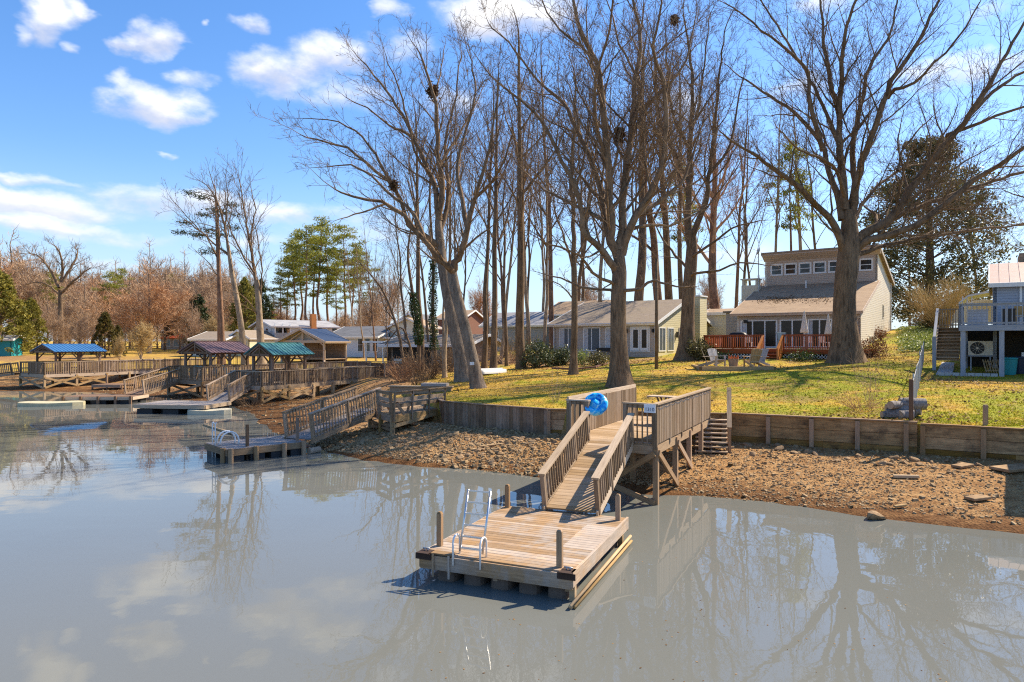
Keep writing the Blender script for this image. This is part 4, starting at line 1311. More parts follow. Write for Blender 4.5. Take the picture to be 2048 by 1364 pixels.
tq = [('turquoise adirondack chair leftmost behind the maroon pavilion rail', -1.15, 1.15, .3), ('turquoise adirondack chair second from the left under the maroon pavilion', -.4, .75, -.1),
      ('turquoise adirondack chair beside the middle post of the maroon pavilion', .2, 1.6, .2), ('turquoise adirondack chair rightmost under the maroon pavilion', .1, 3.2, 1.5)]
base = None
for lab, s_, a_, yw in tq:
    q = T_D - WS * 1.3 + WS * s_ + WD * a_
    if base is None: base = adirondack(lab, (q.x, q.y, Z_D), yw, M['turq'], 'turquoise chairs on the maroon pavilion pier')
    else: dup(base, (q.x, q.y, Z_D), yw, lab)
picnic_table((T_E - WS * 1.6 + WD * 3.1) + UP * Z_E, R(60), 'grey picnic table under the blue roofed pavilion')

# tall brown board fence along the bank right of the teal pier
def bank_fence():
    a, b = at(690, 735, 58), at(832, 735, 50)
    a.z = gz(a.x, a.y) - .1; b.z = gz(b.x, b.y) - .1
    root = thing('board_fence', 'long low brown board fence on the bank behind the teal pavilion pier', 'fence', a)
    f = MB(a); L = (b - a).length; n = int(L / .16)
    for i in range(n):
        q = lerp(a, b, (i + .5) / n); f.beam(V(q.x, q.y, gz(q.x, q.y) - .2), V(q.x, q.y, gz(q.x, q.y) + 1.05), L / n - .012, .03, up=V(0, 1, 0))
    f.build('fence_boards', M['walldark'], root)
    f = MB(a); q = UP * 1.1; f.beam(V(a.x, a.y, gz(a.x, a.y)) + q, V(b.x, b.y, gz(b.x, b.y)) + q, .12, .05); f.build('top_rail', M['postgold'], root)
    for i in range(6):
        q = lerp(a, b, i / 5); f = MB(a); f.beam(V(q.x, q.y - .08, gz(q.x, q.y) - .2), V(q.x, q.y - .08, gz(q.x, q.y) + 1.12), .1, .1, up=V(0, 1, 0)); f.build('fence_post', M['oldbrown'], root)
bank_fence()
# ---------------------------------------------------------------- houses
X_, Y_, Z_ = V(1, 0, 0), V(0, 1, 0), V(0, 0, 1)
def window(root, o, ax, w, h, nrm, nx=1, ny=2, frame=None, pane=None, fw=.07, name='window', proud=.05, mid=.035, curtain=0):
    """a window on a wall: o = lower left corner on the wall, ax along the wall, nrm outwards"""
    o = Vector(o); ax = Vector(ax); nrm = Vector(nrm)
    f = MB()
    q = o + nrm * proud / 2
    f.beam(q - ax * fw * 0 + Z_ * fw / 2, q + ax * w + Z_ * fw / 2, proud, fw, up=Z_)
    f.beam(q + Z_ * (h - fw / 2), q + ax * w + Z_ * (h - fw / 2), proud, fw, up=Z_)
    for t in (fw / 2, w - fw / 2): f.beam(q + ax * t + Z_ * fw, q + ax * t + Z_ * (h - fw), proud, fw, up=ax)
    for i in range(1, nx): f.beam(q + ax * w * i / nx + Z_ * fw, q + ax * w * i / nx + Z_ * (h - fw), proud * .7, mid, up=ax)
    for i in range(1, ny): f.beam(q - nrm * .004 + ax * fw + Z_ * h * i / ny, q - nrm * .004 + ax * (w - fw) + Z_ * h * i / ny, proud * .6, mid, up=Z_)
    wn = f.build(name, frame or M['whitetrim'], root)
    g = MB(); q = o + nrm * .012
    g.face([q + ax * .02 + Z_ * .02, q + ax * (w - .02) + Z_ * .02, q + ax * (w - .02) + Z_ * (h - .02), q + ax * .02 + Z_ * (h - .02)])
    g.build('pane', pane or M['glass'], wn)
    if curtain:
        c = MB()
        q = o + nrm * .016
        for k in range(6):
            a = fw + .02 + curtain * k / 6
            c.face([q + ax * a + Z_ * .06, q + ax * (a + curtain / 6 * .9) + Z_ * .06 + nrm * .012 * (k % 2), q + ax * (a + curtain / 6 * .9) + Z_ * (h - .07) + nrm * .012 * (k % 2), q + ax * a + Z_ * (h - .07)])
        c.build('curtain', M['curtain'], wn)
    return wn
def walls(root, polys, mat, name='wall', t=.16):
    for p in polys:
        f = MB(); p = [Vector(q) for q in p]
        n = (p[1] - p[0]).cross(p[2] - p[0]).normalized()
        f.prism(p, -n * t); f.build(name, mat, root)
def slab(root, p, th, mat, name='roof', trim=None, ribs=0.0):
    """a sloping roof plane p (counter clockwise from outside, first edge = eave)"""
    p = [Vector(q) for q in p]
    n = (p[1] - p[0]).cross(p[-1] - p[0]).normalized()
    if n.z < 0: n = -n
    f = MB(); f.prism([q for q in p], -n * th)
    if ribs:
        L = (p[1] - p[0]).length; k = int(L / ribs)
        for i in range(k + 1):
            t = i / k; f.beam(lerp(p[0], p[1], t) + n * .012, lerp(p[3], p[2], t) + n * .012, .045, .03, up=n)
    r = f.build(name, mat, root)
    if trim:
        g = MB()
        for i in range(len(p)):
            a, b = p[i], p[(i + 1) % len(p)]
            out = (b - a).cross(n).normalized()
            cen = sum(p, Vector()) / len(p)
            if out.dot(cen - a) > 0: out = -out
            if abs((b - a).normalized().z) < .03 and (a.z + b.z) / 2 > cen.z: continue
            g.beam(a + out * .022 - n * (th / 2 + .02), b + out * .022 - n * (th / 2 + .02), .04, th + .12, up=n)
        g.build('roof_trim', trim, r)
    return r

HY_ = R(-36)
# ======================= main house =======================
def main_house():
    H = thing('house', 'tan two level house with a row of high square windows, behind the red deck', 'house', (17.3, 52, 3.6), HY_, 'houses')
    W, S1, S2 = 8.35, 7.5, 14.8
    ze, zc, zt, zbk = 2.62, 5.25, 7.55, 5.55
    # front, box front, sides, back (local: x along the front, y inward)
    walls(H, [[(0, 0, -1), (W, 0, -1), (W, 0, ze), (0, 0, ze)]], M['taupe'])
    walls(H, [[(0, S1, zc - .35), (W, S1, zc - .35), (W, S1, zt + .15), (0, S1, zt + .15)]], M['taupe'])
    prof = [(0, -1.2), (S2, -.6), (S2, zbk), (S1, zt + .12), (S1, zc), (0, ze)]
    walls(H, [[(W + .0, y, z) for y, z in prof]], M['beige'])
    walls(H, [[(0, y, z) for y, z in reversed(prof)]], M['beige'])
    walls(H, [[(W, S2, -.5), (0, S2, -.5), (0, S2, zbk), (W, S2, zbk)]], M['beige'])
    slab(H, [(-.5, -.55, ze - .05), (W + .18, -.55, ze - .05), (W + .18, S1 + .02, zc + .0), (-.5, S1 + .02, zc + .0)], .10, M['roofbrown'], trim=M['taupe'])
    slab(H, [(W + .25, S2 + .4, zbk - .02), (-.25, S2 + .4, zbk - .02), (-.25, S1 - .75, zt + .42), (W + .25, S1 - .75, zt + .42)], .14, M['roofbrown'], trim=M['tan'])
    f = MB()   # raked soffit over the high windows
    f.prism([(-.25, S1 - .73, zt + .30), (-.25, S1 - .73, zt + .16), (-.25, S1 + .02, zt - .28), (-.25, S1 + .02, zt + .0)], (W + .5, 0, 0)); f.build('soffit', M['taupe'], H)
    f = MB(); f.beam((-.0, -.05, ze - .28), (W, -.05, ze - .28), .05, .5); f.build('frieze_board', M['tan'], H)
    for i in range(7):
        window(H, (.28 + i * 1.13, S1 - .17 + .17, zc + .78), X_, 1.0, 1.0, -Y_, 1, 2, fw=.13, mid=.05)
    for x0, x1, n, cu in ((.12, 2.82, 3, .35), (2.98, 4.75, 2, 0), (4.92, 7.3, 3, .2)):
        window(H, (x0, 0, .02), X_, x1 - x0, 2.1, -Y_, n, 1, fw=.11, pane=M['glassdim'], frame=M['whitetrim'], name='patio_door', mid=.09, curtain=cu)
    for y, z, h in ((3.7, -.3, 1.2), (4.7, -.3, 1.2), (8.2, .2, 1.0)):
        window(H, (W, y, z), Y_, .7, h, X_, 1, 2, frame=M['beige'])
    window(H, (W, 10.2, 2.4), Y_, .5, 1.1, X_, 1, 2, frame=M['beige'])
    f = MB(); f.tube([(W + .06, S2 - .25, -1), (W + .06, S2 - .25, zbk)], .05, 6); f.build('downpipe', M['whitetrim'], H)
    f = MB(); f.tube([(3.4, 6.2, 4.55), (3.4, 6.2, 5.4)], .055, 8); f.build('vent_pipe', M['whitetrim'], H)
    f = MB(); f.box((.52, -.08, 2.0), (.3, .12, .22)); f.build('floodlight', M['black'], H)
    # chimney left of the roof, with a satellite dish on a mast
    c = V(-.95, 6.2, 0)
    f = MB(); f.box(c + V(0, 0, 2.6), (1.35, .9, 5.2), axis=2); ch = f.build('chimney', M['cream'], H)
    f = MB(); f.box(c + V(0, 0, 5.72), (1.5, 1.05, .1))
    for x in (-.55, .55):
        for y in (-.35, .35): f.box(c + V(x, y, 5.45), (.16, .16, .5), axis=2)
    f.build('chimney_cap', M['cream'], ch)
    f = MB(); f.tube([c + V(.75, -.5, 3.5), c + V(.75, -.5, 8.0)], .035, 6)
    f.build('mast', M['steel'], H)
    f = MB(); rg = []
    dc, da = c + V(.75, -.62, 8.0), V(-.8, -.45, .35).normalized(); p = da.cross(Z_).normalized(); q = p.cross(da)
    for r_, k in ((.02, -.12), (.2, -.09), (.36, 0), (.37, .01)):
        rg.append([dc + da * k + (p * math.cos(a) + q * math.sin(a)) * r_ for a in [2 * math.pi * j / 14 for j in range(14)]])
    f.rings(rg); f.tube([dc, dc + da * .4], .015, 5); f.build('satellite_dish', M['steel'], H, smooth=True)
    f = MB(); f.box((-1.6, 7.5, 1.4), (3.0, 2.6, 3.4)); f.build('side_wing', M['tan'], H)
    slab(H, [(-3.3, 6.0, 3.1), (.2, 6.0, 3.1), (.2, 9.2, 3.4), (-3.3, 9.2, 3.4)], .16, M['rooftan'], name='wing_roof')
    # a scatter of fallen leaves and twigs in lines on the lower roof
    q = QM(); rng = np.random.default_rng(4)
    n = 900; cx = rng.choice([1.2, 2.4, 3.0, 4.2, 5.4, 2.0], n); x = cx + rng.normal(0, .5, n); y = 3.4 + rng.normal(0, .55, n) + .18 * np.sin(x * 5) - .15 * x
    z = ze - .05 + (zc - ze + .05) * (y + .55) / (S1 + .57) + .02
    q.quads(leafquads(np.stack([x, y, z], 1), .12, rng, flat=.85), rng.uniform(0, .8, n))
    lo = bpy.data.objects.new('roof_leaves', q.mesh('roof_leaves', M['deadleaf'])); link(lo, H); tag(lo, kind='stuff')
    return H
main_house()

def hl(o, yaw, x, y, z=0.0):
    """place given in a house's own axes"""
    return V(o[0] + math.cos(yaw) * x - math.sin(yaw) * y, o[1] + math.sin(yaw) * x + math.cos(yaw) * y, o[2] + z)
HO = V(17.3, 52, 3.6)
def red_deck():
    D = thing('wooden_deck', 'red stained wooden deck with white lattice skirting in front of the two level house', 'deck', HO, HY_)
    x0, x1, y0, y1 = -.5, 9.1, -6.0, -.1
    f = MB(); boards(f, (x0, y0, 0), (x1, y0, 0), (x0, y1, 0), .04, .15); f.build('deck_boards', M['railgrey'], D)
    for a, b in (((x0, y0 - .03), (x1, y0 - .03)), ((x0 - .03, y0), (x0 - .03, y1)), ((x1 + .03, y0), (x1 + .03, y1))):
        f = MB(); f.beam((*a, -.17), (*b, -.17), .05, .30); f.build('rim_joist', M['red'], D)
    st0, st1 = 3.5, 4.75
    for a, b, n in (((x0, y0), (st0, y0), 3), ((st1, y0), (x1, y0), 4), ((x0, y1), (x0, y0), 4)):
        railing(D, (*a, 0), (*b, 0), .92, n, M['red'], M['red'], M['red'], bal=.145, bw=.05, o=V(0, 0, 0), cap=(.15, .04))
    # lattice skirting
    for a, b in (((x0, y0 + .04), (st0, y0 + .04)), ((st1, y0 + .04), (x1, y0 + .04)), ((x0 + .04, y0), (x0 + .04, y1))):
        f = MB(); A, B = V(*a, 0), V(*b, 0); d = (B - A).normalized(); L = (B - A).length; zb, zt = -.86, -.34; h = zt - zb
        n = V(d.y, -d.x, 0)
        k = int((L + h) / .2)
        for i in range(k):
            t = i * .2 - h
            for sgn, off in ((1, 0), (-1, .012)):
                s0, s1 = t, t + h; za, zc_ = (zb, zt) if sgn > 0 else (zt, zb)
                if s0 < 0: za = za + (zc_ - za) * (-s0 / h); s0 = 0
                if s1 > L: zc_ = za + (zc_ - za) * ((L - s0) / max(1e-6, s1 - s0)); s1 = L
                if s1 - s0 < .02: continue
                f.beam(A + d * s0 + Z_ * za + n * off, A + d * s1 + Z_ * zc_ + n * off, .008, .035, up=n.cross((d * (s1 - s0) + Z_ * (zc_ - za))).normalized())
        f.beam(A + Z_ * zb, B + Z_ * zb, .03, .06); f.build('lattice_panel', M['white'], D)
    # stairs with stringers and sloping rails
    for i in range(4):
        f = MB(); f.box(((st0 + st1) / 2, y0 - .2 - .27 * i, -.16 - .19 * i), (st1 - st0, .28, .04)); f.box(((st0 + st1) / 2, y0 - .07 - .27 * i, -.26 - .19 * i), (st1 - st0, .02, .18)); f.build('stair_tread', M['red'], D)
    for x in (st0, st1):
        f = MB(); f.beam((x, y0 - .02, .92), (x, y0 - 1.35, .02), .12, .05); f.beam((x, y0 - .02, .80), (x, y0 - 1.35, -.10), .04, .22)
        r = f.build('stair_rail', M['redlight'], D)
        f = MB(); f.beam((x, y0 - 1.3, -.95), (x, y0 - 1.3, .03), .1, .1, up=Y_)
        f.beam((x, y0 - .02, -.2), (x, y0 - 1.3, -.85), .045, .26)
        for k in range(6): f.beam((x, y0 - .15 - .18 * k, -.25 - .125 * k), (x, y0 - .15 - .18 * k, .78 - .12 * k), .035, .05, up=Y_)
        f.build('stair_stringer', M['redlight'], r)
    return D
red_deck()
def closed_umbrella(x, y, label, h=2.4):
    p = hl(HO, HY_, x, y)
    t = thing('patio_umbrella', label, 'umbrella', p, 0, 'closed patio umbrellas')
    f = MB(); f.tube([(0, 0, 0), (0, 0, h + .06)], .022, 8); f.build('pole', M['oldbrown'], t)
    f = MB(); f.tube([(0, 0, 0), (0, 0, .07)], [.25, .2], 14); f.build('base', M['black'], t)
    f = MB(); rg = []
    for z, r_ in ((h + .05, .02), (h - .15, .06), (h - .6, .12), (h - 1.1, .19), (h - 1.4, .24), (h - 1.42, .20)):
        rg.append([(math.cos(a) * r_ * (1 + .22 * math.cos(6 * a)), math.sin(a) * r_ * (1 + .22 * math.cos(6 * a)), z) for a in [2 * math.pi * j / 36 for j in range(36)]])
    f.rings(rg); f.build('canopy', M['canvas'], t, smooth=True)
closed_umbrella(5.5, -3.6, 'closed cream patio umbrella, the taller one on the red deck', 2.5)
closed_umbrella(6.6, -1.6, 'closed cream patio umbrella nearer the house wall, behind the taller umbrella', 2.35)
def deck_stuff():
    p = hl(HO, HY_, 4.35, -4.4)
    t = thing('lounge_chair', 'reclined grey green sling lounge chair at the top of the red deck stairs', 'lounge chair', p, HY_ + R(25))
    f = MB(); f.prism([(-.28, -.6, .36), (.28, -.6, .36), (.28, .1, .34), (-.28, .1, .34)], (0, 0, .025)); f.build('seat', M['greycanvas'], t)
    f = MB(); f.prism([(-.28, .1, .34), (.28, .1, .34), (.28, .62, 1.08), (-.28, .62, 1.08)], (0, .02, .02)); f.build('backrest', M['greycanvas'], t)
    f = MB()
    for s in (-.3, .3):
        f.tube([(s, -.62, .36), (s, .1, .33), (s, .64, 1.1)], .018, 6); f.tube([(s, -.55, .36), (s, -.45, 0)], .018, 6); f.tube([(s, .1, .34), (s, .5, 0)], .018, 6); f.tube([(s, -.3, .36), (s, -.3, .58), (s, .35, .6)], .018, 6)
    f.build('frame', M['black'], t)
    for x, y, w, lab in ((1.0, -3.4, 1.5, 'dark covered grill on the left side of the red deck'),):
        p = hl(HO, HY_, x, y); t = thing('covered_grill', lab, 'grill', p, HY_)
        f = MB(); rg = []
        for z, sx, sy in ((0, .75, .36), (.6, .76, .37), (.9, .70, .34), (1.1, .52, .26), (1.16, .3, .15)):
            rg.append([(math.copysign(abs(math.cos(a)) ** .5, math.cos(a)) * sx * w / 1.5, math.copysign(abs(math.sin(a)) ** .5, math.sin(a)) * sy, z) for a in [2 * math.pi * j / 20 for j in range(20)]])
        f.rings(rg); f.build('cover', M['black'], t, smooth=True)
        f = MB(); f.tube([(-.5, -.4, .78), (.5, -.4, .78)], .015, 6); f.build('handle', M['steel'], t)
    for x, y, yw, lab in ((2.2, -4.9, .2, 'pale folding chair behind the left rail of the red deck'), (6.1, -4.9, .3, 'white chair behind the right rail of the red deck, left of its pair'), (7.0, -4.8, -.4, 'white chair behind the right rail of the red deck, next to the tree')):
        p = hl(HO, HY_, x, y); t = thing('patio_chair', lab, 'chair', p, HY_ + yw + math.pi, 'white patio chairs')
        f = MB(); f.box((0, 0, .43), (.46, .44, .03)); f.build('seat', M['white'], t)
        f = MB()
        for k in range(5): f.beam((-.18 + .09 * k, .22, .45), (-.18 + .09 * k, .30, .88), .05, .02, up=Y_)
        f.beam((-.23, .305, .9), (.23, .305, .9), .03, .06); f.build('backrest', M['white'], t)
        for a in (-.2, .2):
            for b in (-.19, .2):
                f = MB(); f.beam((a, b, 0), (a, b, .42), .035, .035, up=Y_); f.build('leg', M['white'], t)
deck_stuff()

# ======================= fire pit corner =======================
def fire_corner():
    c = V(12.75, 39.6, 0); yaw = R(-7)
    z = gz(12.75, 38.6) + .05
    t = thing('timber_platform', 'low timber framed gravel platform on the lawn under the four chairs', 'platform', (c.x, c.y, z), yaw)
    w, l = 4.0, 3.2
    for a, b in (((-w / 2, -l / 2), (w / 2, -l / 2)), ((w / 2, -l / 2), (w / 2, l / 2)), ((-w / 2, l / 2), (w / 2, l / 2)), ((-w / 2, -l / 2), (-w / 2, l / 2))):
        f = MB(); f.beam((*a, -.02), (*b, -.02), .14, .32, ext=.07); f.build('edge_timber', M['postgold'], t)
    f = MB(); f.box((0, 0, -.1), (w - .15, l - .15, .34)); f.build('gravel_fill', M['gravel'], t)
    zz = z + .075
    loc = lambda x, y: V(c.x + math.cos(yaw) * x - math.sin(yaw) * y, c.y + math.sin(yaw) * x + math.cos(yaw) * y, zz)
    g = 'wooden chairs round the fire bowl'
    b = adirondack('golden wooden adirondack chair seen side on, leftmost round the fire bowl', loc(-1.3, -.75), R(75), M['chair'], g, 1.08)
    for lab, x, y, yw, mt in (('bleached adirondack chair facing the water, left behind the fire bowl', -.72, .55, R(22), M['chairgrey']),
                              ('honey coloured adirondack chair with its back to the water, right of the fire bowl', .95, -.85, R(192), M['chairgold']),
                              ('silvered adirondack chair partly behind the honey coloured one', 1.55, .35, R(-60), M['chairgrey'])):
        k = adirondack(lab, loc(x, y), yw, mt, g, 1.08)
    p = loc(.05, -.2)
    t = thing('fire_bowl', 'dark metal fire bowl with a rusty orange flame cutout rim', 'fire pit', p, 0)
    f = MB(); f.tube([(0, 0, 0), (0, 0, .1), (0, 0, .42), (0, 0, .46)], [.24, .25, .30, .31], 18); f.build('drum', M['oldbrown'], t)
    f = MB()
    for k in range(12):
        a = 2 * math.pi * k / 12; hh = random.uniform(.14, .30)
        x, y = math.cos(a) * .27, math.sin(a) * .27; tx, ty = -math.sin(a) * .075, math.cos(a) * .075
        f.prism([(x - tx, y - ty, .44), (x + tx, y + ty, .44), (x + tx * .3 + .02, y + ty * .3, .44 + hh)], (math.cos(a) * .012, math.sin(a) * .012, 0))
    f.build('flame_rim', M['ember'], t)
fire_corner()

# ======================= ranch house =======================
RO = V(3.77, 61.16, 3.22)
def ranch():
    o = RO
    W, S, ze, zr = 9.8, 12.0, 2.5, 4.55
    H = thing('house', 'long single storey tan house with white French doors, behind the central tree', 'house', o, HY_, 'houses')
    walls(H, [[(0, 0, -.8), (W, 0, -.8), (W, 0, ze), (0, 0, ze)]], M['tan'])
    prof = [(0, -.8), (S, -.4), (S, ze), (S / 2, zr), (0, ze)]
    walls(H, [[(W, y, z) for y, z in prof]], M['yellowwall'])
    walls(H, [[(0, y, z) for y, z in reversed(prof)]], M['tan'])
    walls(H, [[(W, S, -.5), (0, S, -.5), (0, S, ze), (W, S, ze)]], M['tan'])
    e = .5
    slab(H, [(-.4, -e, ze - .1), (W + .3, -e, ze - .1), (W + .3, S / 2, zr + .08), (-.4, S / 2, zr + .08)], .12, M['rooftan'], trim=M['whitetrim'])
    slab(H, [(W + .3, S + e, ze - .1), (-.4, S + e, ze - .1), (-.4, S / 2, zr + .08), (W + .3, S / 2, zr + .08)], .12, M['rooftan'], trim=M['whitetrim'])
    f = MB(); f.beam((-.4, -e - .07, ze - .12), (W + .3, -e - .07, ze - .12), .11, .11); f.build('gutter', M['whitetrim'], H)
    f = MB(); f.beam((0, -.04, ze - .22), (W, -.04, ze - .22), .05, .3); f.build('frieze_board', M['cream'], H)
    for t1, t0 in ((9.2, 7.4), (6.8, 5.1), (4.6, 3.3)):
        window(H, (W - t1, 0, .05), X_, t1 - t0, 2.05, -Y_, 2, 1, pane=M['glassblue'], name='sliding_door', fw=.09, mid=.07, curtain=.4)
    d = window(H, (W - 2.28, 0, .02), X_, 1.74, 2.1, -Y_, 1, 1, name='french_doors', fw=.10)
    for k in range(2):
        f = MB(); x = W - 2.28 + .11 + k * .77
        f.box((x + .37, -.035, 1.04), (.74, .03, 1.96)); dr = f.build('door_leaf', M['whitetrim'], d)
        f = MB(); f.box((x + .37, -.056, 1.1), (.42, .012, 1.5)); f.build('door_glass', M['glassdim'], dr)
    for x in (W - 2.62, W - .22):
        f = MB(); f.box((x, -.12, 1.75), (.16, .2, .3)); f.build('wall_lantern', M['black'], H)
    for y0, y1 in ((.5, 1.85), (2.25, 3.6)):
        window(H, (W, y0, .05), Y_, y1 - y0, 2.0, X_, 2, 1, pane=M['glassblue'], name='sliding_door', fw=.09)
    window(H, (W, 4.7, 1.0), Y_, .7, 1.1, X_, 1, 2, frame=M['tan'])
    f = MB(); f.box((W + .12, 4.1, 1.45), (.14, .2, .5), axis=2); f.build('wall_lantern', M['black'], H)
    f = MB(); f.box((W + .45, 8.2, 2.0), (.9, 1.7, 5.8), axis=2); c = f.build('chimney', M['yellowwall'], H)
    f = MB(); f.box((W + .45, 8.2, 4.95), (1.05, 1.85, .12)); f.build('chimney_cap', M['whitetrim'], c)
    f = MB(); f.tube([(.05, -.1, -.4), (.05, -.1, ze - .15)], .05, 6); f.tube([(W - .05, -.1, -.4), (W - .05, -.1, ze - .15)], .05, 6); f.build('downpipe', M['whitetrim'], H)
    f = MB(); f.box((2.6, 2.4, 3.25), (.4, .3, .2)); f.build('roof_vent', M['dark'], H)
    p = hl(RO, HY_, 5.55, -1.0)
    t = thing('garden_bench', 'dark low bench against the tan wall beside the central tree', 'bench', (p.x, p.y, gz(p.x, p.y)), HY_)
    f = MB(); f.box((0, 0, .42), (1.6, .45, .05)); f.build('seat', M['black'], t)
    f = MB(); f.box((0, .2, .7), (1.6, .05, .3)); f.build('backrest', M['black'], t)
    for x in (-.7, .7):
        f = MB(); f.box((x, 0, .2), (.06, .42, .4)); f.build('leg', M['black'], t)
ranch()

def simple_house(label, o, yaw, W, S, h, rise, wm, rm, trim=None, wins=(), roof='gable_x', e=.45, base=-.8, name='house', group='houses', extra=None, side_mat=None):
    H = thing(name, label, 'house', o, yaw, group)
    zr = h + rise
    if roof == 'gable_x':      # ridge along x
        walls(H, [[(0, 0, base), (W, 0, base), (W, 0, h), (0, 0, h)], [(W, S, base), (0, S, base), (0, S, h), (W, S, h)]], wm)
        prof = [(0, base), (S, base), (S, h), (S / 2, zr), (0, h)]
        walls(H, [[(W, y, z) for y, z in prof], [(0, y, z) for y, z in reversed(prof)]], side_mat or wm)
        slab(H, [(-e, -e, h - .1), (W + e, -e, h - .1), (W + e, S / 2, zr + .08), (-e, S / 2, zr + .08)], .12, rm, trim=trim)
        slab(H, [(W + e, S + e, h - .1), (-e, S + e, h - .1), (-e, S / 2, zr + .08), (W + e, S / 2, zr + .08)], .12, rm, trim=trim)
    else:                       # ridge along y, gable to the front
        prof = [(0, base), (W, base), (W, h), (W / 2, zr), (0, h)]
        walls(H, [[(x, 0, z) for x, z in prof], [(x, S, z) for x, z in reversed(prof)]], side_mat or wm)
        walls(H, [[(W, 0, base), (W, S, base), (W, S, h), (W, 0, h)], [(0, S, base), (0, 0, base), (0, 0, h), (0, S, h)]], wm)
        slab(H, [(-e, S + e, h - .1), (-e, -e, h - .1), (W / 2, -e, zr + .08), (W / 2, S + e, zr + .08)], .12, rm, trim=trim)
        slab(H, [(W + e, -e, h - .1), (W + e, S + e, h - .1), (W / 2, S + e, zr + .08), (W / 2, -e, zr + .08)], .12, rm, trim=trim)
    for (face, a, z, w, hh, nx, ny) in wins:
        if face == 'f': window(H, (a, 0, z), X_, w, hh, -Y_, nx, ny)
        else: window(H, (W, a, z), Y_, w, hh, X_, nx, ny)
    return H
# shed between the two front houses
p = at(1418, 690, 66)
simple_house('beige board shed with a dark flat roof between the two front houses', V(p.x - .4, 66, gz(p.x, 66)), HY_, 3.6, 4.5, 3.4, .35, M['cream'], M['roofbrown'], M['white'], e=.3, name='shed', group=None)

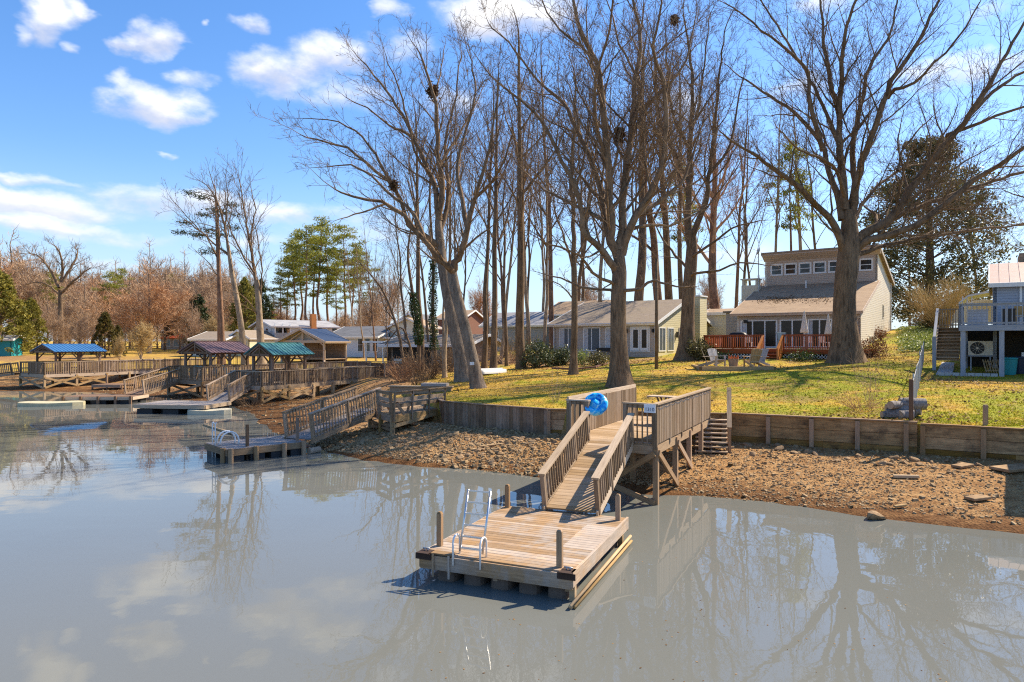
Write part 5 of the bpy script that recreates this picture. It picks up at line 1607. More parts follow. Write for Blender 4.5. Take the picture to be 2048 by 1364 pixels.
# ======================= neighbour on the right =======================
def right_neighbour():
    p = at(1920, 751, 32.6); yaw = R(-35)
    L = lambda x, y, z=0: hl((p.x, p.y, 0), yaw, x, y, z)
    zg = gz(p.x, p.y); zf = 4.86
    D = thing('raised_deck', 'blue grey painted raised deck on tall posts at the right edge', 'deck', (p.x, p.y, zf), yaw)
    W, S = 9.0, 4.2
    f = MB(); boards(f, (0, 0, 0), (W, 0, 0), (0, S, 0), .04, .15); f.build('deck_boards', M['bluegrey'], D)
    for a, b in (((-.03, -.03), (W, -.03)), ((-.03, 0), (-.03, S))):
        f = MB(); f.beam((*a, -.15), (*b, -.15), .05, .26); f.build('rim_joist', M['bluegrey'], D)
    railing(D, (0, 0, 0), (W, 0, 0), 1.0, 6, M['bluegrey'], M['bluegrey'], M['bluegrey'], bal=.19, bw=.035, o=V(0, 0, 0), post_size=.1)
    railing(D, (0, S, 0), (0, .0, 0), 1.0, 3, M['bluegrey'], M['bluegrey'], M['bluegrey'], bal=.19, bw=.035, o=V(0, 0, 0), post_size=.1)
    for x, y in ((.12, .1), (1.62, .1), (4.6, .1), (7.2, .1), (.12, 3.6), (4.6, 3.6)):
        f = MB(); f.beam((x, y, zg - zf - .4), (x, y, -.1), .2, .2, up=Y_); f.build('deck_post', M['bluegrey'], D)
    H = thing('house', 'blue grey house with a salmon ribbed metal roof at the right edge', 'house', L(1.3, 4.0, zf), yaw, 'houses')
    w, s, h, rs = 9.0, 7.0, 2.24, 1.2
    walls(H, [[(0, 0, -.1), (w, 0, -.1), (w, 0, h), (0, 0, h)]], M['grayside'])
    prof = [(0, -2.6), (s, -2.6), (s, h), (s / 2, h + rs), (0, h)]
    walls(H, [[(0, y, z) for y, z in reversed(prof)]], M['grayside'])
    slab(H, [(-.15, -.45, h - .08), (w, -.45, h - .08), (w, s / 2, h + rs + .1), (-.15, s / 2, h + rs + .1)], .1, M['roofpink'], trim=M['white'], ribs=.42)
    slab(H, [(w, s + .45, h - .08), (-.15, s + .45, h - .08), (-.15, s / 2, h + rs + .1), (w, s / 2, h + rs + .1)], .1, M['roofpink'], trim=M['white'], ribs=.42)
    f = MB(); f.box((5.7, 5.5, 3.35), (9, 3, 1.5)); f.build('upper_roof', M['roofbrown'], H)
    f = MB(); f.box((1.15, -.05, 1.1), (.1, .1, 2.2), axis=2); f.box((1.5, -.05, 1.1), (.1, .1, 2.2), axis=2); f.build('corner_trim', M['white'], H)
    walls(H, [[(-.0, .02, -2.7), (w, .02, -2.7), (w, .02, -.2), (-.0, .02, -.2)]], M['dark'], 'underdeck_shade_wall')  # near-black colour stands in for the shade behind the deck
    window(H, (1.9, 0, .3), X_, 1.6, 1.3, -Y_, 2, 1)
    f = MB(); f.box((-.62, .6, -1.35), (1.3, .16, 2.6)); f.build('underdeck_shade_wall', M['dark'], H)  # dark panel added to paint the shade under the deck's left end
    f = MB(); f.box((3.6, -.25, -1.7), (2.2, .5, 2.0)); f.build('rubble_panel', M['logend'], H)
    base = V(p.x, p.y, zg)
    # things on and under the deck
    t = thing('side_table', 'dark covered table on the raised deck near its left corner', 'table', L(.7, .9, zf), yaw)
    f = MB(); f.box((0, 0, .72), (.85, .6, .06)); f.build('table_top', M['bluegrey'], t)
    f = MB(); f.box((0, 0, .35), (.8, .55, .68)); f.build('cabinet', M['grayside'], t)
    t = thing('patio_bench', 'brown wooden bench on the raised deck against the blue grey wall', 'bench', L(2.9, 2.9, zf), yaw)
    for nm, b in (('seat', ((0, 0, .45), (1.5, .5, .05))), ('backrest', ((0, .24, .75), (1.5, .05, .45)))):
        f = MB(); f.box(*b); f.build(nm, M['chairgold'], t)
    for x in (-.65, .65):
        f = MB(); f.box((x, 0, .22), (.07, .45, .44)); f.build('leg', M['chairgold'], t)
    t = thing('planter_box', 'black box standing by the rail of the raised deck', 'box', L(1.9, .8, zf), yaw)
    f = MB(); f.box((0, 0, .36), (.5, .4, .72)); f.build('case', M['black'], t)
    f = MB(); f.box((0, 0, .74), (.54, .44, .04)); f.build('lid', M['navy'], t)
    c = at(1961, 711, 34.2)
    t = thing('air_conditioner', 'beige outdoor air conditioner unit with a round black fan under the raised deck', 'air conditioner', (c.x, c.y, c.z), yaw)
    f = MB(); f.box((0, 0, .37), (1.02, .38, .72)); f.build('case', M['acunit'], t, bevel=.015)
    f = MB(); f.tube([(-.13, -.19, .37), (-.13, -.215, .37)], .30, 28); fn = f.build('fan_guard', M['black'], t)
    f = MB()
    for k in range(10):
        a = 2 * math.pi * k / 10; f.beam((-.13, -.22, .37), (-.13 + .29 * math.cos(a), -.22, .37 + .29 * math.sin(a)), .012, .012, up=Y_)
    f.tube([(-.13, -.21, .37), (-.13, -.235, .37)], .055, 12); f.build('hub', M['acunit'], fn)
    f = MB(); f.box((0, 0, -.02), (1.0, .36, .05)); f.beam((-.4, 0, -.02), (-.4, .0, zg - c.z - .1), .06, .06, up=Y_); f.beam((.4, 0, -.02), (.4, 0, zg - c.z - .1), .06, .06, up=Y_); f.build('stand', M['bluegrey'], t)
    c = at(2020, 755, 32.2); c.z = gz(c.x, c.y)
    t = thing('waste_bin', 'turquoise round waste bin by the lattice under the raised deck', 'bin', c, 0, 'waste bins')
    f = MB(); f.tube([(0, 0, 0), (0, 0, .72), (0, 0, .74)], [.23, .30, .31], 20); f.build('bin_body', M['teal'], t, smooth=False)
    f = MB(); f.tube([(0, 0, .745), (0, 0, .80), (0, 0, .83)], [.325, .31, .2], 20); f.build('lid', M['teal'], t)
    f = MB(); f.box((-.33, 0, .66), (.1, .16, .06)); f.build('handle', M['teal'], t)
    c2 = V(c.x + .62, c.y + .25, gz(c.x + .62, c.y + .25))
    b = dup(t, c2, .6, 'dark navy waste bin standing behind the turquoise bin')
    for ch in kids(b):
        ch.data = ch.data.copy(); ch.data.materials[0] = M['navy']
    t = thing('lattice_screen', 'white diamond lattice screen beside the turquoise bin', 'lattice', (c.x + .62, c.y + .1, c.z), yaw)
    f = MB(); w_, h_ = 2.0, .95
    for i in range(24):
        for sg in (1, -1):
            s0 = i * .13 - h_; a, b_ = max(0, s0), min(w_, s0 + h_)
            if b_ - a < .02: continue
            za, zb = (a - s0), (b_ - s0)
            if sg < 0: za, zb = h_ - za, h_ - zb
            f.beam((a, sg * .005, za + .05), (b_, sg * .005, zb + .05), .008, .04, up=V(-(zb - za), 0, b_ - a))
    f.build('slats', M['white'], t)
    f = MB(); f.box((1.0, 0, .03), (2.0, .04, .06)); f.box((1.0, 0, 1.02), (2.0, .04, .06)); f.build('frame', M['white'], t)
    c = at(1988, 737, 33.2); c.z = gz(c.x, c.y)
    t = thing('grate_panel', 'tan slatted panel leaning on the ground under the air conditioner', 'panel', c, yaw)
    f = MB()
    for i in range(7): f.beam((-.3 + .1 * i, -.4, .03), (-.45 + .1 * i, .5, .62), .05, .02, up=Z_)
    f.build('slats', M['chairgold'], t)
    f = MB(); f.beam((-.35, -.3, .12), (.35, -.3, .12), .04, .03); f.beam((-.45, .3, .52), (.25, .3, .52), .04, .03); f.build('rail', M['chairgold'], t)
    # stairs left of the deck, newel, landing slab
    s0 = L(-.55, 3.2)
    t = thing('outdoor_stairs', 'weathered wooden stairs with a grey newel rising to the raised deck', 'stairs', (s0.x, s0.y, zg), yaw)
    for i in range(10):
        f = MB(); y = 1.3 + .25 * i - 2.2; z = .85 + .17 * i
        f.box((-.05, y, z), (1.0, .28, .05)); f.box((-.05, y + .13, z - .09), (1.0, .02, .15)); f.build('tread', M['oldbrown'], t)
    f = MB(); f.beam((-.62, -1.05, .1), (-.62, -1.05, 1.9), .17, .17, up=Y_); f.beam((-.62, -1.0, 1.85), (-.62, 1.6, 3.4), .12, .16); f.build('newel_rail', M['bluegrey'], t)
    f = MB(); f.beam((.5, -1.0, .7), (.5, 1.5, 2.4), .06, .3); f.beam((-.58, -1.0, .7), (-.58, 1.5, 2.4), .06, .3); f.build('stringer', M['oldbrown'], t)
    t = thing('side_gate', 'small slatted brown gate panel above the outdoor stairs', 'gate', L(-.55, 4.6, zf), yaw)
    f = MB()
    for k in range(9): f.beam((-.5 + .12 * k, 0, -.1), (-.5 + .12 * k, 0, .95), .05, .03, up=Y_)
    f.build('slats', M['oldbrown'], t)
    f = MB(); f.beam((-.55, -.03, .95), (.55, -.03, .95), .06, .06); f.beam((-.55, -.03, .1), (.55, -.03, .1), .06, .06); f.build('rail', M['oldbrown'], t)
    f = MB(V(s0.x, s0.y, zg))
    A = [at(1872, 741, 33.3), at(1905, 742, 33.0), at(1909, 706, 37.5), at(1884, 705, 38)]
    A = [V(q.x, q.y, gz(q.x, q.y) + .06) for q in A]
    f.prism(A, (0, 0, -.3))
    sl_ = f.build('footpath', M['concrete'], None); tag(sl_, kind='structure')
    f = MB(); a = L(-.9, .15, zg + .06); b = L(1.5, .1, zg + .06); f.o = a
    for k in range(8): f.beam(lerp(a, b, k / 8), lerp(a, b, (k + .93) / 8), .2, .2)
    o = f.build('block_edging', M['concrete'], None); tag(o, 'line of pale concrete edging blocks along the front of the raised deck', 'edging', kind='thing')
    # metal awning behind
    a = at(1925, 600, 44)
    t = thing('metal_awning', 'pale curved metal awning on thin posts beyond the raised deck', 'awning', (a.x, a.y, 4.6), yaw)
    f = MB()
    arc = [(-.2 + 5.0 * k / 10, 2.35 + .62 * math.sin(min(1, (k / 10) * 1.1 + .02) * math.pi / 2) - (.35 if k == 0 else 0)) for k in range(11)]
    f.rings([[(x, y, z) for x, z in arc] + [(x, y, z - .12) for x, z in reversed(arc)] for y in (0, 4.0)]); f.build('roof', M['white'], t)
    for x in (0, .25, .5):
        f = MB(); f.beam((x, 0.1, -1.5), (x, 0.1, 2.4), .06, .06, up=Y_); f.build('post', M['white'], t)
    for y in (3.9,):
        f = MB(); f.beam((0, y, -1.5), (0, y, 2.4), .06, .06, up=Y_); f.build('post', M['white'], t)
    a = at(1968, 622, 47)
    t = thing('canvas_dome', 'low pale arched shelter seen between the deck rail and the awning', 'shelter', (a.x, a.y, 4.2), yaw)
    f = MB(); n = 10
    f.rings([[(math.cos(math.pi * k / n) * 1.9, y, 1.2 + math.sin(math.pi * k / n) * 1.6) for k in range(n + 1)] for y in (0, 2.5)], closed=False, cap=False)
    f.face([(math.cos(math.pi * k / n) * 1.9, -.0, 1.2 + math.sin(math.pi * k / n) * 1.6) for k in range(n + 1)]); f.build('cover', M['canvas'], t)
    for x in (-1.85, 1.85):
        f = MB(); f.beam((x, .05, -1), (x, .05, 1.25), .08, .08, up=Y_); f.build('leg', M['steel'], t)
right_neighbour()

# ======================= houses across the cove =======================
def two_storey():
    o = V(*at(550, 705, 105)); o.z = 2.2
    yaw = R(42)
    H = thing('house', 'white two storey house with a double porch and an orange brick chimney, across the cove', 'house', o, yaw, 'houses'); H.scale = (.84, .84, .84)
    W, S, h, rs = 12.2, 10.0, 5.2, 1.25
    walls(H, [[(3.0, 0, -1.5), (W, 0, -1.5), (W, 0, h), (3.0, 0, h)]], M['whiteside'])
    walls(H, [[(0, 1.6, -1.5), (3.0, 1.6, -1.5), (3.0, 1.6, h), (0, 1.6, h)]], M['greige'])
    prof = [(0, -1.5), (S, -1.5), (S, h), (S / 2, h + rs), (0, h)]
    walls(H, [[(W, y, z) for y, z in prof], [(0, y, z) for y, z in reversed(prof[:1] + prof[1:])]], M['whiteside'])
    slab(H, [(-.9, -.6, h - .1), (W + .6, -.6, h - .1), (W + .6, S / 2, h + rs), (-.9, S / 2, h + rs)], .14, M['roofgrey'], trim=M['whitetrim'])
    slab(H, [(W + .6, S + .6, h - .1), (-.9, S + .6, h - .1), (-.9, S / 2, h + rs), (W + .6, S / 2, h + rs)], .14, M['roofgrey'], trim=M['whitetrim'])
    f = MB(); f.box((1.5, .8, 2.75), (3.2, 1.7, .25)); f.build('porch_floor', M['whitetrim'], H)
    f = MB(); f.box((1.5, 0, 3.4), (3.1, .08, 1.0)); f.build('porch_parapet', M['greige'], H)
    for x in (0.05, 1.5, 2.95):
        f = MB(); f.box((x, .05, 2.0), (.18, .18, 7.2), axis=2); f.build('porch_post', M['whitetrim'], H)
    f = MB()
    for x in np.linspace(.2, 2.8, 6): f.box((x, .04, .95), (.07, .05, 3.4), axis=2)
    f.box((1.5, .03, .3), (2.9, .05, .07)); sc = f.build('screen_frame', M['whitetrim'], H)
    f = MB(); f.face([(0.1, .1, -1), (2.9, .1, -1), (2.9, .1, 2.6), (.1, .1, 2.6)]); f.build('screen_mesh', M['screen'], sc)
    window(H, (1.2, 1.6, 3.0), X_, 1.6, 2.1, -Y_, 1, 1)
    for x, w in ((4.6, 1.7), (8.3, 1.1), (11.3, 1.1)): window(H, (x, 0, 3.9), X_, w, 1.15, -Y_, 2 if w > 1.5 else 1, 2)
    f = MB(); f.box((7.2, -.5, 3.2), (1.0, .85, 8.6), axis=2); f.build('chimney', M['orangebrick'], H)
    f = MB(); f.box((3.45, -.05, .6), (.9, .1, 4.0)); f.build('brick_panel', M['brick'], H)
    window(H, (0, 3, 3.6), Y_, 1.2, 1.2, -X_, 1, 2)
    # white single storey wing to the right with its own porch roof
    o2 = V(*at(655, 715, 98)); o2.z = 2.1
    Wg = thing('house', 'low white house with a charcoal roof and tall windows, right of the two storey house', 'house', o2, R(-28), 'houses')
    W, S, h, rs = 9.0, 8.0, 2.75, 1.5
    walls(Wg, [[(0, 0, -1), (W, 0, -1), (W, 0, h), (0, 0, h)]], M['whiteside'])
    prof = [(0, -1), (S, -1), (S, h), (S / 2, h + rs), (0, h)]
    walls(Wg, [[(W, y, z) for y, z in prof], [(0, y, z) for y, z in reversed(prof)]], M['whiteside'])
    slab(Wg, [(-.4, -.5, h - .1), (W + .5, -.5, h - .1), (W + .5, S / 2, h + rs), (-.4, S / 2, h + rs)], .14, M['roofslate'], trim=M['whitetrim'])
    slab(Wg, [(W + .5, S + .5, h - .1), (-.4, S + .5, h - .1), (-.4, S / 2, h + rs), (W + .5, S / 2, h + rs)], .14, M['roofslate'], trim=M['whitetrim'])
    for x in (5.6, 6.9, 8.2): window(Wg, (x, 0, .6), X_, .95, 1.9, -Y_, 1, 2)
    window(Wg, (W, 2.0, .4), Y_, 1.0, 2.0, X_, 1, 1)
    f = MB(); f.box((W + 1.6, 3, 2.5), (3.2, 5, .15)); f.build('side_porch_roof', M['whitetrim'], Wg)
    for y in (.8, 5):
        f = MB(); f.box((W + 3, y, .8), (.14, .14, 3.3), axis=2); f.build('porch_post', M['whitetrim'], Wg)
    # open gabled porch with a navy roof, gable facing the water
    o3 = V(*at(561, 722, 81.3)); o3.z = 2.05
    P = thing('gabled_porch', 'open timber porch with a navy metal gable roof in front of the white houses', 'porch', o3, R(-24))
    W, S, h, rs = 6.5, 4.3, 2.15, 1.45
    slab(P, [(-.5, S, h - .1), (-.5, -.4, h - .1), (W / 2, -.4, h + rs), (W / 2, S, h + rs)], .12, M['roofnavy'], trim=M['taupe'], ribs=.0)
    slab(P, [(W + .5, -.4, h - .1), (W + .5, S, h - .1), (W / 2, S, h + rs), (W / 2, -.4, h + rs)], .12, M['roofnavy'], trim=M['taupe'])
    for x in (0.1, W / 2, W - .1):
        for y in (.1, S - .2):
            if x == W / 2 and y < 1: continue
            f = MB(); f.box((x, y, h / 2 - .4), (.2, .2, h + .8), axis=2); f.build('post', M['taupe'], P)
    f = MB(); f.beam((0, .1, h - .1), (W, .1, h - .1), .16, .3); f.beam((W / 2, .1, h), (W / 2, .1, h + rs - .2), .16, .16, up=Y_)
    f.beam((W * .2, .1, h), (W / 2, .1, h + rs * .75), .1, .14, up=Y_); f.beam((W * .8, .1, h), (W / 2, .1, h + rs * .75), .1, .14, up=Y_)
    for s in (0, W): f.beam((s, 0, h - .1), (W / 2, 0, h + rs - .1), .14, .24, up=Y_)
    f.build('gable_truss', M['taupe'], P)
    f = MB(); f.face([(.2, .4, h), (W - .2, .4, h), (W / 2, .4, h + rs - .15)]); f.build('gable_panel', M['greige'], P)
    f = MB(); f.beam((W - .1, .1, h - .6), (W - .8, .1, h - .1), .1, .12, up=Y_); f.beam((.1, .1, h - .6), (.8, .1, h - .1), .1, .12, up=Y_); f.build('knee_brace', M['taupe'], P)
    f = MB(); f.box((W / 2, S - .1, .8), (W - .2, .15, 2.4)); f.build('back_wall', M['walldark'], P)
    railing(P, (0, .05, .15), (W, .05, .15), .9, 4, M['walldark'], M['walldark'], M['walldark'], bal=.4, bw=.03, o=V(0, 0, 0))
    f = MB(); boards(f, (0, 0, .05), (W, 0, .05), (0, S, .05), .1, .3); f.build('porch_floor', M['oldbrown'], P)
two_storey()
p = at(384, 712, 98)
h = simple_house('cream cottage with a screened porch, left of the two storey house', V(p.x, p.y, 2.15), R(-12), 5.3, 8, 2.4, 1.0, M['cream'], M['rooftan'], M['white'], (), base=-1)
f = MB(); f.face([(.7, -.06, 0), (5.2, -.06, 0), (5.2, -.06, 2.2), (.7, -.06, 2.2)]); scn = f.build('porch_screen', M['screen'], h)
f = MB()
for x in np.linspace(.7, 5.2, 8): f.box((x, -.1, 1.1), (.09, .06, 2.2), axis=2)
f.box((2.95, -.1, .7), (4.5, .06, .08)); f.build('screen_frame', M['whitetrim'], scn)
p = at(455, 712, 99)
simple_house('pale yellow gabled cottage end beside the screened porch cottage', V(p.x, p.y, 2.2), R(-12), 3.5, 7, 2.45, 1.1, M['yellowwall'], M['rooftan'], M['white'], (('f', .3, .4, 1.1, 1.2, 1, 1), ('f', 2.4, .8, .8, 1.1, 1, 2)), roof='gable_y', base=-1, e=.3)
p = at(322, 694, 128)
h = simple_house('distant cottage with an orange red metal roof among the bare trees', V(p.x, p.y, 2.7), R(-14), 5.0, 6, 2.2, .95, M['greige'], M['roofred'], None, (('f', .5, .5, 1.6, 1.3, 3, 1), ('f', 2.8, .5, 1.6, 1.3, 3, 1)), base=-1)
p = at(786, 664, 120)
simple_house('pale yellow tall gabled house high up beyond the leaning trunks', V(p.x, p.y, 4.6), R(-20), 6.5, 7, 2.4, 2.0, M['yellowwall'], M['roofslate'], M['white'], (('f', 3.6, 1.0, 1, 1.2, 1, 2),), roof='gable_y', base=-2)
p = at(868, 652, 110)
simple_house('red brick house with a brown hip between the ivy trunk and the leaning trunks', V(p.x + .6, p.y, 4.9), R(-25), 4.6, 7, 3.0, 1.3, M['brick'], M['roofbrown'], M['white'], (('f', 1.0, 1.3, .9, 1.3, 1, 2), ('f', 2.8, 1.3, .9, 1.3, 1, 2)), base=-3)
def long_low():
    p = at(782, 712, 63)
    h = simple_house('long low brown house with a pale fascia, left of the leaning trunks', V(p.x, p.y, 1.75), R(-22), 7.5, 7, 2.15, .8, M['oldbrown'], M['rooftan'], M['whitetrim'], (('f', 4.6, .6, 1.1, 1.1, 1, 1),), base=-1, e=.9)
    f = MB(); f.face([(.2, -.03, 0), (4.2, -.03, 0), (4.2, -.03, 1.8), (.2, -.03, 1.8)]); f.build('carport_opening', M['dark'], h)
    p = at(735, 716, 70)
    t = thing('carport', 'flat pale carport roof on white posts left of the long low brown house', 'carport', (p.x, p.y, 1.7), R(-22))
    f = MB(); f.box((2, 2, 2.35), (4.6, 5, .18)); f.build('roof', M['whitetrim'], t)
    for x in (0, 2, 4):
        f = MB(); f.box((x, -.2, 1.1), (.12, .12, 2.4), axis=2); f.build('post', M['whitetrim'], t)
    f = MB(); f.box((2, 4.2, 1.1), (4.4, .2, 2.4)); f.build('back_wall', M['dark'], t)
    p = at(800, 661, 96)
    simple_house('small brown gabled outbuilding behind the long low brown house', V(p.x - 1.5, p.y, 3.6), R(-15), 5.5, 5, 2.6, 1.2, M['cream'], M['roofbrown'], M['white'], (('f', 1.6, .5, 1.4, 1.2, 2, 1),), roof='gable_y', base=-1.5)
    # pale wall panel with openwork, and a covered boat on the bank
    p = at(797, 716, 62); p.z = gz(p.x, p.y)
    t = thing('block_screen', 'pale openwork block panel on the bank beyond the leaning trunks', 'screen', p, R(-15))
    f = MB(); f.box((0, 0, .55), (.9, .12, 1.0)); f.build('panel', M['cream'], t)
    f = MB()
    for i in range(5):
        for k in range(3): f.box((-.32 + .16 * i, -.065, .3 + .24 * k), (.09, .02, .12))
    f.build('openings', M['dark'], t)
    p = at(818, 716, 60); p.z = gz(p.x, p.y)
    o = drift_float('small boat under a pale cover beside the openwork panel', p, R(10), 2.4, 1.0, M['curtain'], h=.55); o.name = 'covered_boat'; o['category'] = 'boat'
long_low()
p = at(1000, 694, 84)
simple_house('grey roofed cottage glimpsed between the trunks left of the tan house', V(p.x - 2, p.y, 3.6), R(-30), 8.5, 7, 2.5, 1.6, M['greige'], M['roofgrey'], M['white'], (('f', 1.2, .6, 1, 1.2, 1, 2), ('f', 4.5, .6, 1, 1.2, 1, 2)), base=-1)
p = at(1096, 666, 82)
simple_house('olive two storey house showing above the left end of the tan house roof', V(p.x, p.y, 4.2), R(-33), 7, 7, 3.2, 1.6, M['yellowwall'], M['roofbrown'], M['white'], (('f', 1.0, 1.2, 1, 1.4, 1, 2), ('f', 3.4, 1.2, 1, 1.4, 1, 2)), base=-2)
# teal shed at the far left edge
p = at(0, 716, 95)
simple_house('small mint green shed at the left edge beneath the yellow green cedar', V(p.x - 2.0, p.y, 1.9), R(10), 3.2, 3, 2.6, .5, M['turq'], M['roofgrey'], M['white'], (), name='shed', group=None)
# ---------------------------------------------------------------- trees
def nrmv(a): return a / (np.linalg.norm(a) + 1e-9)
def rot_about(v, k, a):
    return v * math.cos(a) + np.cross(k, v) * math.sin(a) + k * (k @ v) * (1 - math.cos(a))
def perp(d, rng):
    p = np.cross(d, rng.normal(size=3)); return nrmv(p)
def twig_quads(qm, tips, tdirs, rng, per, L, w, spread=.6):
    T = np.repeat(np.array(tips), per, 0); Dn = np.repeat(np.array(tdirs), per, 0); n = len(T)
    d = Dn + rng.normal(0, spread, (n, 3)) + np.array([0, 0, .12]); d /= np.linalg.norm(d, axis=1)[:, None]
    e = np.cross(d, rng.normal(size=(n, 3))); e /= np.linalg.norm(e, axis=1)[:, None] + 1e-9
    l = (L * rng.uniform(.45, 1.3, n))[:, None]
    s0 = T - Dn * (rng.random(n) * L * .9)[:, None]
    k = rng.normal(0, .13, (n, 3)) * l
    m = s0 + d * l * .5 + k; q = s0 + d * l
    W = e * w
    P = np.concatenate([np.stack([s0 - W, s0 + W, m + W * .8, m - W * .8], 1), np.stack([m - W * .8, m + W * .8, q + W * .35, q - W * .35], 1)])
    qm.quads(P, np.tile(rng.random(n), 2))
class Grow:
    def __init__(s, rng, gn=.12, trop=.05, ang=(38, 40, 42, 45), ratio=(.55, .5, .5, .5), dens=(1.6, 2.4, 3.5, 5), rmin=.006, maxl=3, up=.35, seg=.55, leaf=None, start=(.2, .12, .1, .1), minlen=.18, thick=.5):
        s.__dict__.update(locals())
        s.tips = []; s.td = []
    def go(s, qm, p, d, L, r, lvl):
        rng = s.rng
        n = int(min(9, max(2, round(L / (s.seg * (1 if lvl < 2 else .8))))))
        pts = [p]; c = p; dd = d
        dirs = [d]
        for i in range(n):
            dd = nrmv(dd + rng.normal(0, s.gn, 3) + np.array([0, 0, s.trop]))
            c = c + dd * (L / n); pts.append(c); dirs.append(dd)
        rr = np.maximum(r * (1 - np.linspace(0, 1, n + 1) * .85), s.rmin)
        qm.tube(pts, rr, 6 if r > .12 else (4 if r > .03 else 3), rng.random())
        s.children(qm, pts, dirs, rr, L, lvl)
    def children(s, qm, pts, dirs, rr, L, lvl, start=None):
        if lvl >= s.maxl or L < s.minlen * 2:
            s.tips.append(pts[-1]); s.td.append(dirs[-1]); return
        rng = s.rng
        n = len(pts) - 1
        k = int(L * s.dens[lvl] + rng.random())
        st = s.start[lvl] if start is None else start
        az = rng.random() * 6.28
        for j in range(k):
            t = st + (1 - st) * (j + rng.random()) / max(1, k)
            t = min(t, .985)
            i = int(t * n); f = t * n - i
            p = pts[i] * (1 - f) + pts[i + 1] * f
            d = dirs[min(i + 1, n)]
            az += 2.4 + rng.normal(0, .3)
            ax = nrmv(np.cross(d, [0.31, .52, .8])); sd_ = nrmv(np.cross(d, ax))
            side = ax * math.cos(az) + sd_ * math.sin(az)
            side = nrmv(side + np.array([0, 0, s.up]))
            a = R(s.ang[lvl] + rng.normal(0, 9))
            cd = nrmv(d * math.cos(a) + side * math.sin(a))
            cl = min(L * s.ratio[lvl], s.maxlen[lvl] if hasattr(s, 'maxlen') else 99) * (1.15 - .6 * t) * rng.uniform(.6, 1.25)
            if cl < s.minlen: cl = s.minlen
            s.go(qm, p, cd, cl, max(s.rmin, rr[i] * s.thick * rng.uniform(.7, 1.1)), lvl + 1)
def smooth_path(P, rad, step=.6, wob=0.0, rng=None):
    P = np.array([list(p) for p in P], float)
    n = len(P); out = []; ro = []
    for i in range(n - 1):
        a = P[max(i - 1, 0)]; b = P[i]; c = P[i + 1]; d = P[min(i + 2, n - 1)]
        m = max(2, int(np.linalg.norm(c - b) / step))
        for k in range(m):
            t = k / m
            q = .5 * ((2 * b) + (-a + c) * t + (2 * a - 5 * b + 4 * c - d) * t * t + (-a + 3 * b - 3 * c + d) * t ** 3)
            out.append(q); ro.append(rad[i] + (rad[i + 1] - rad[i]) * t)
    out.append(P[-1]); ro.append(rad[-1])
    out = np.array(out)
    if wob and rng is not None:
        w = rng.normal(0, wob, out.shape); w[0] = 0
        out = out + w
    return out, np.array(ro)
def trunk_mesh(qm, pts, rad, flare=1.55, sides=14, roots=5, rng=RNG):
    """trunk with a flared, ridged foot"""
    pts = np.asarray(pts); rad = np.asarray(rad).copy()
    h = pts[:, 2] - pts[0, 2]
    n = len(pts); an = np.arange(sides) * 2 * np.pi / sides
    d = np.gradient(pts, axis=0); d /= np.linalg.norm(d, axis=1)[:, None]
    a = np.cross(d, [0, 1, 0.01]); a /= np.linalg.norm(a, axis=1)[:, None]; b = np.cross(d, a)
    f = np.exp(-h / (1.7 * rad[0] + .05))
    ph = rng.random() * 6
    prof = 1 + (flare - 1) * f[:, None] * (1 + .45 * np.cos(roots * an + ph)[None, :]) + .03 * np.cos(3 * an + ph + h[:, None] * .5)
    r = rad[:, None] * prof
    V_ = pts[:, None, :] + (a[:, None, :] * np.cos(an)[None, :, None] + b[:, None, :] * np.sin(an)[None, :, None]) * r[:, :, None]
    qm.v.append(V_.reshape(-1, 3)); qm.q.append(_pat(n, sides) + qm.n); qm.t.append(np.full((n - 1) * sides, .5)); qm.n += n * sides

def finish_tree(name, label, group, base, tq, cq, mt, mc, extra=()):
    """tree thing with trunk and crown (and more) as parts"""
    t = thing(name, label, 'tree', base, 0, group)
    o = tuple(base)
    if tq is not None and tq.n: link(bpy.data.objects.new('trunk', tq.mesh('trunk', mt, o)), t)
    if cq is not None and cq.n: link(bpy.data.objects.new('crown', cq.mesh('crown', mc, o)), t)
    for nm, q, m, sm in extra:
        if q is not None and q.n: link(bpy.data.objects.new(nm, q.mesh(nm, m, o, smooth=sm)), t)
    return t

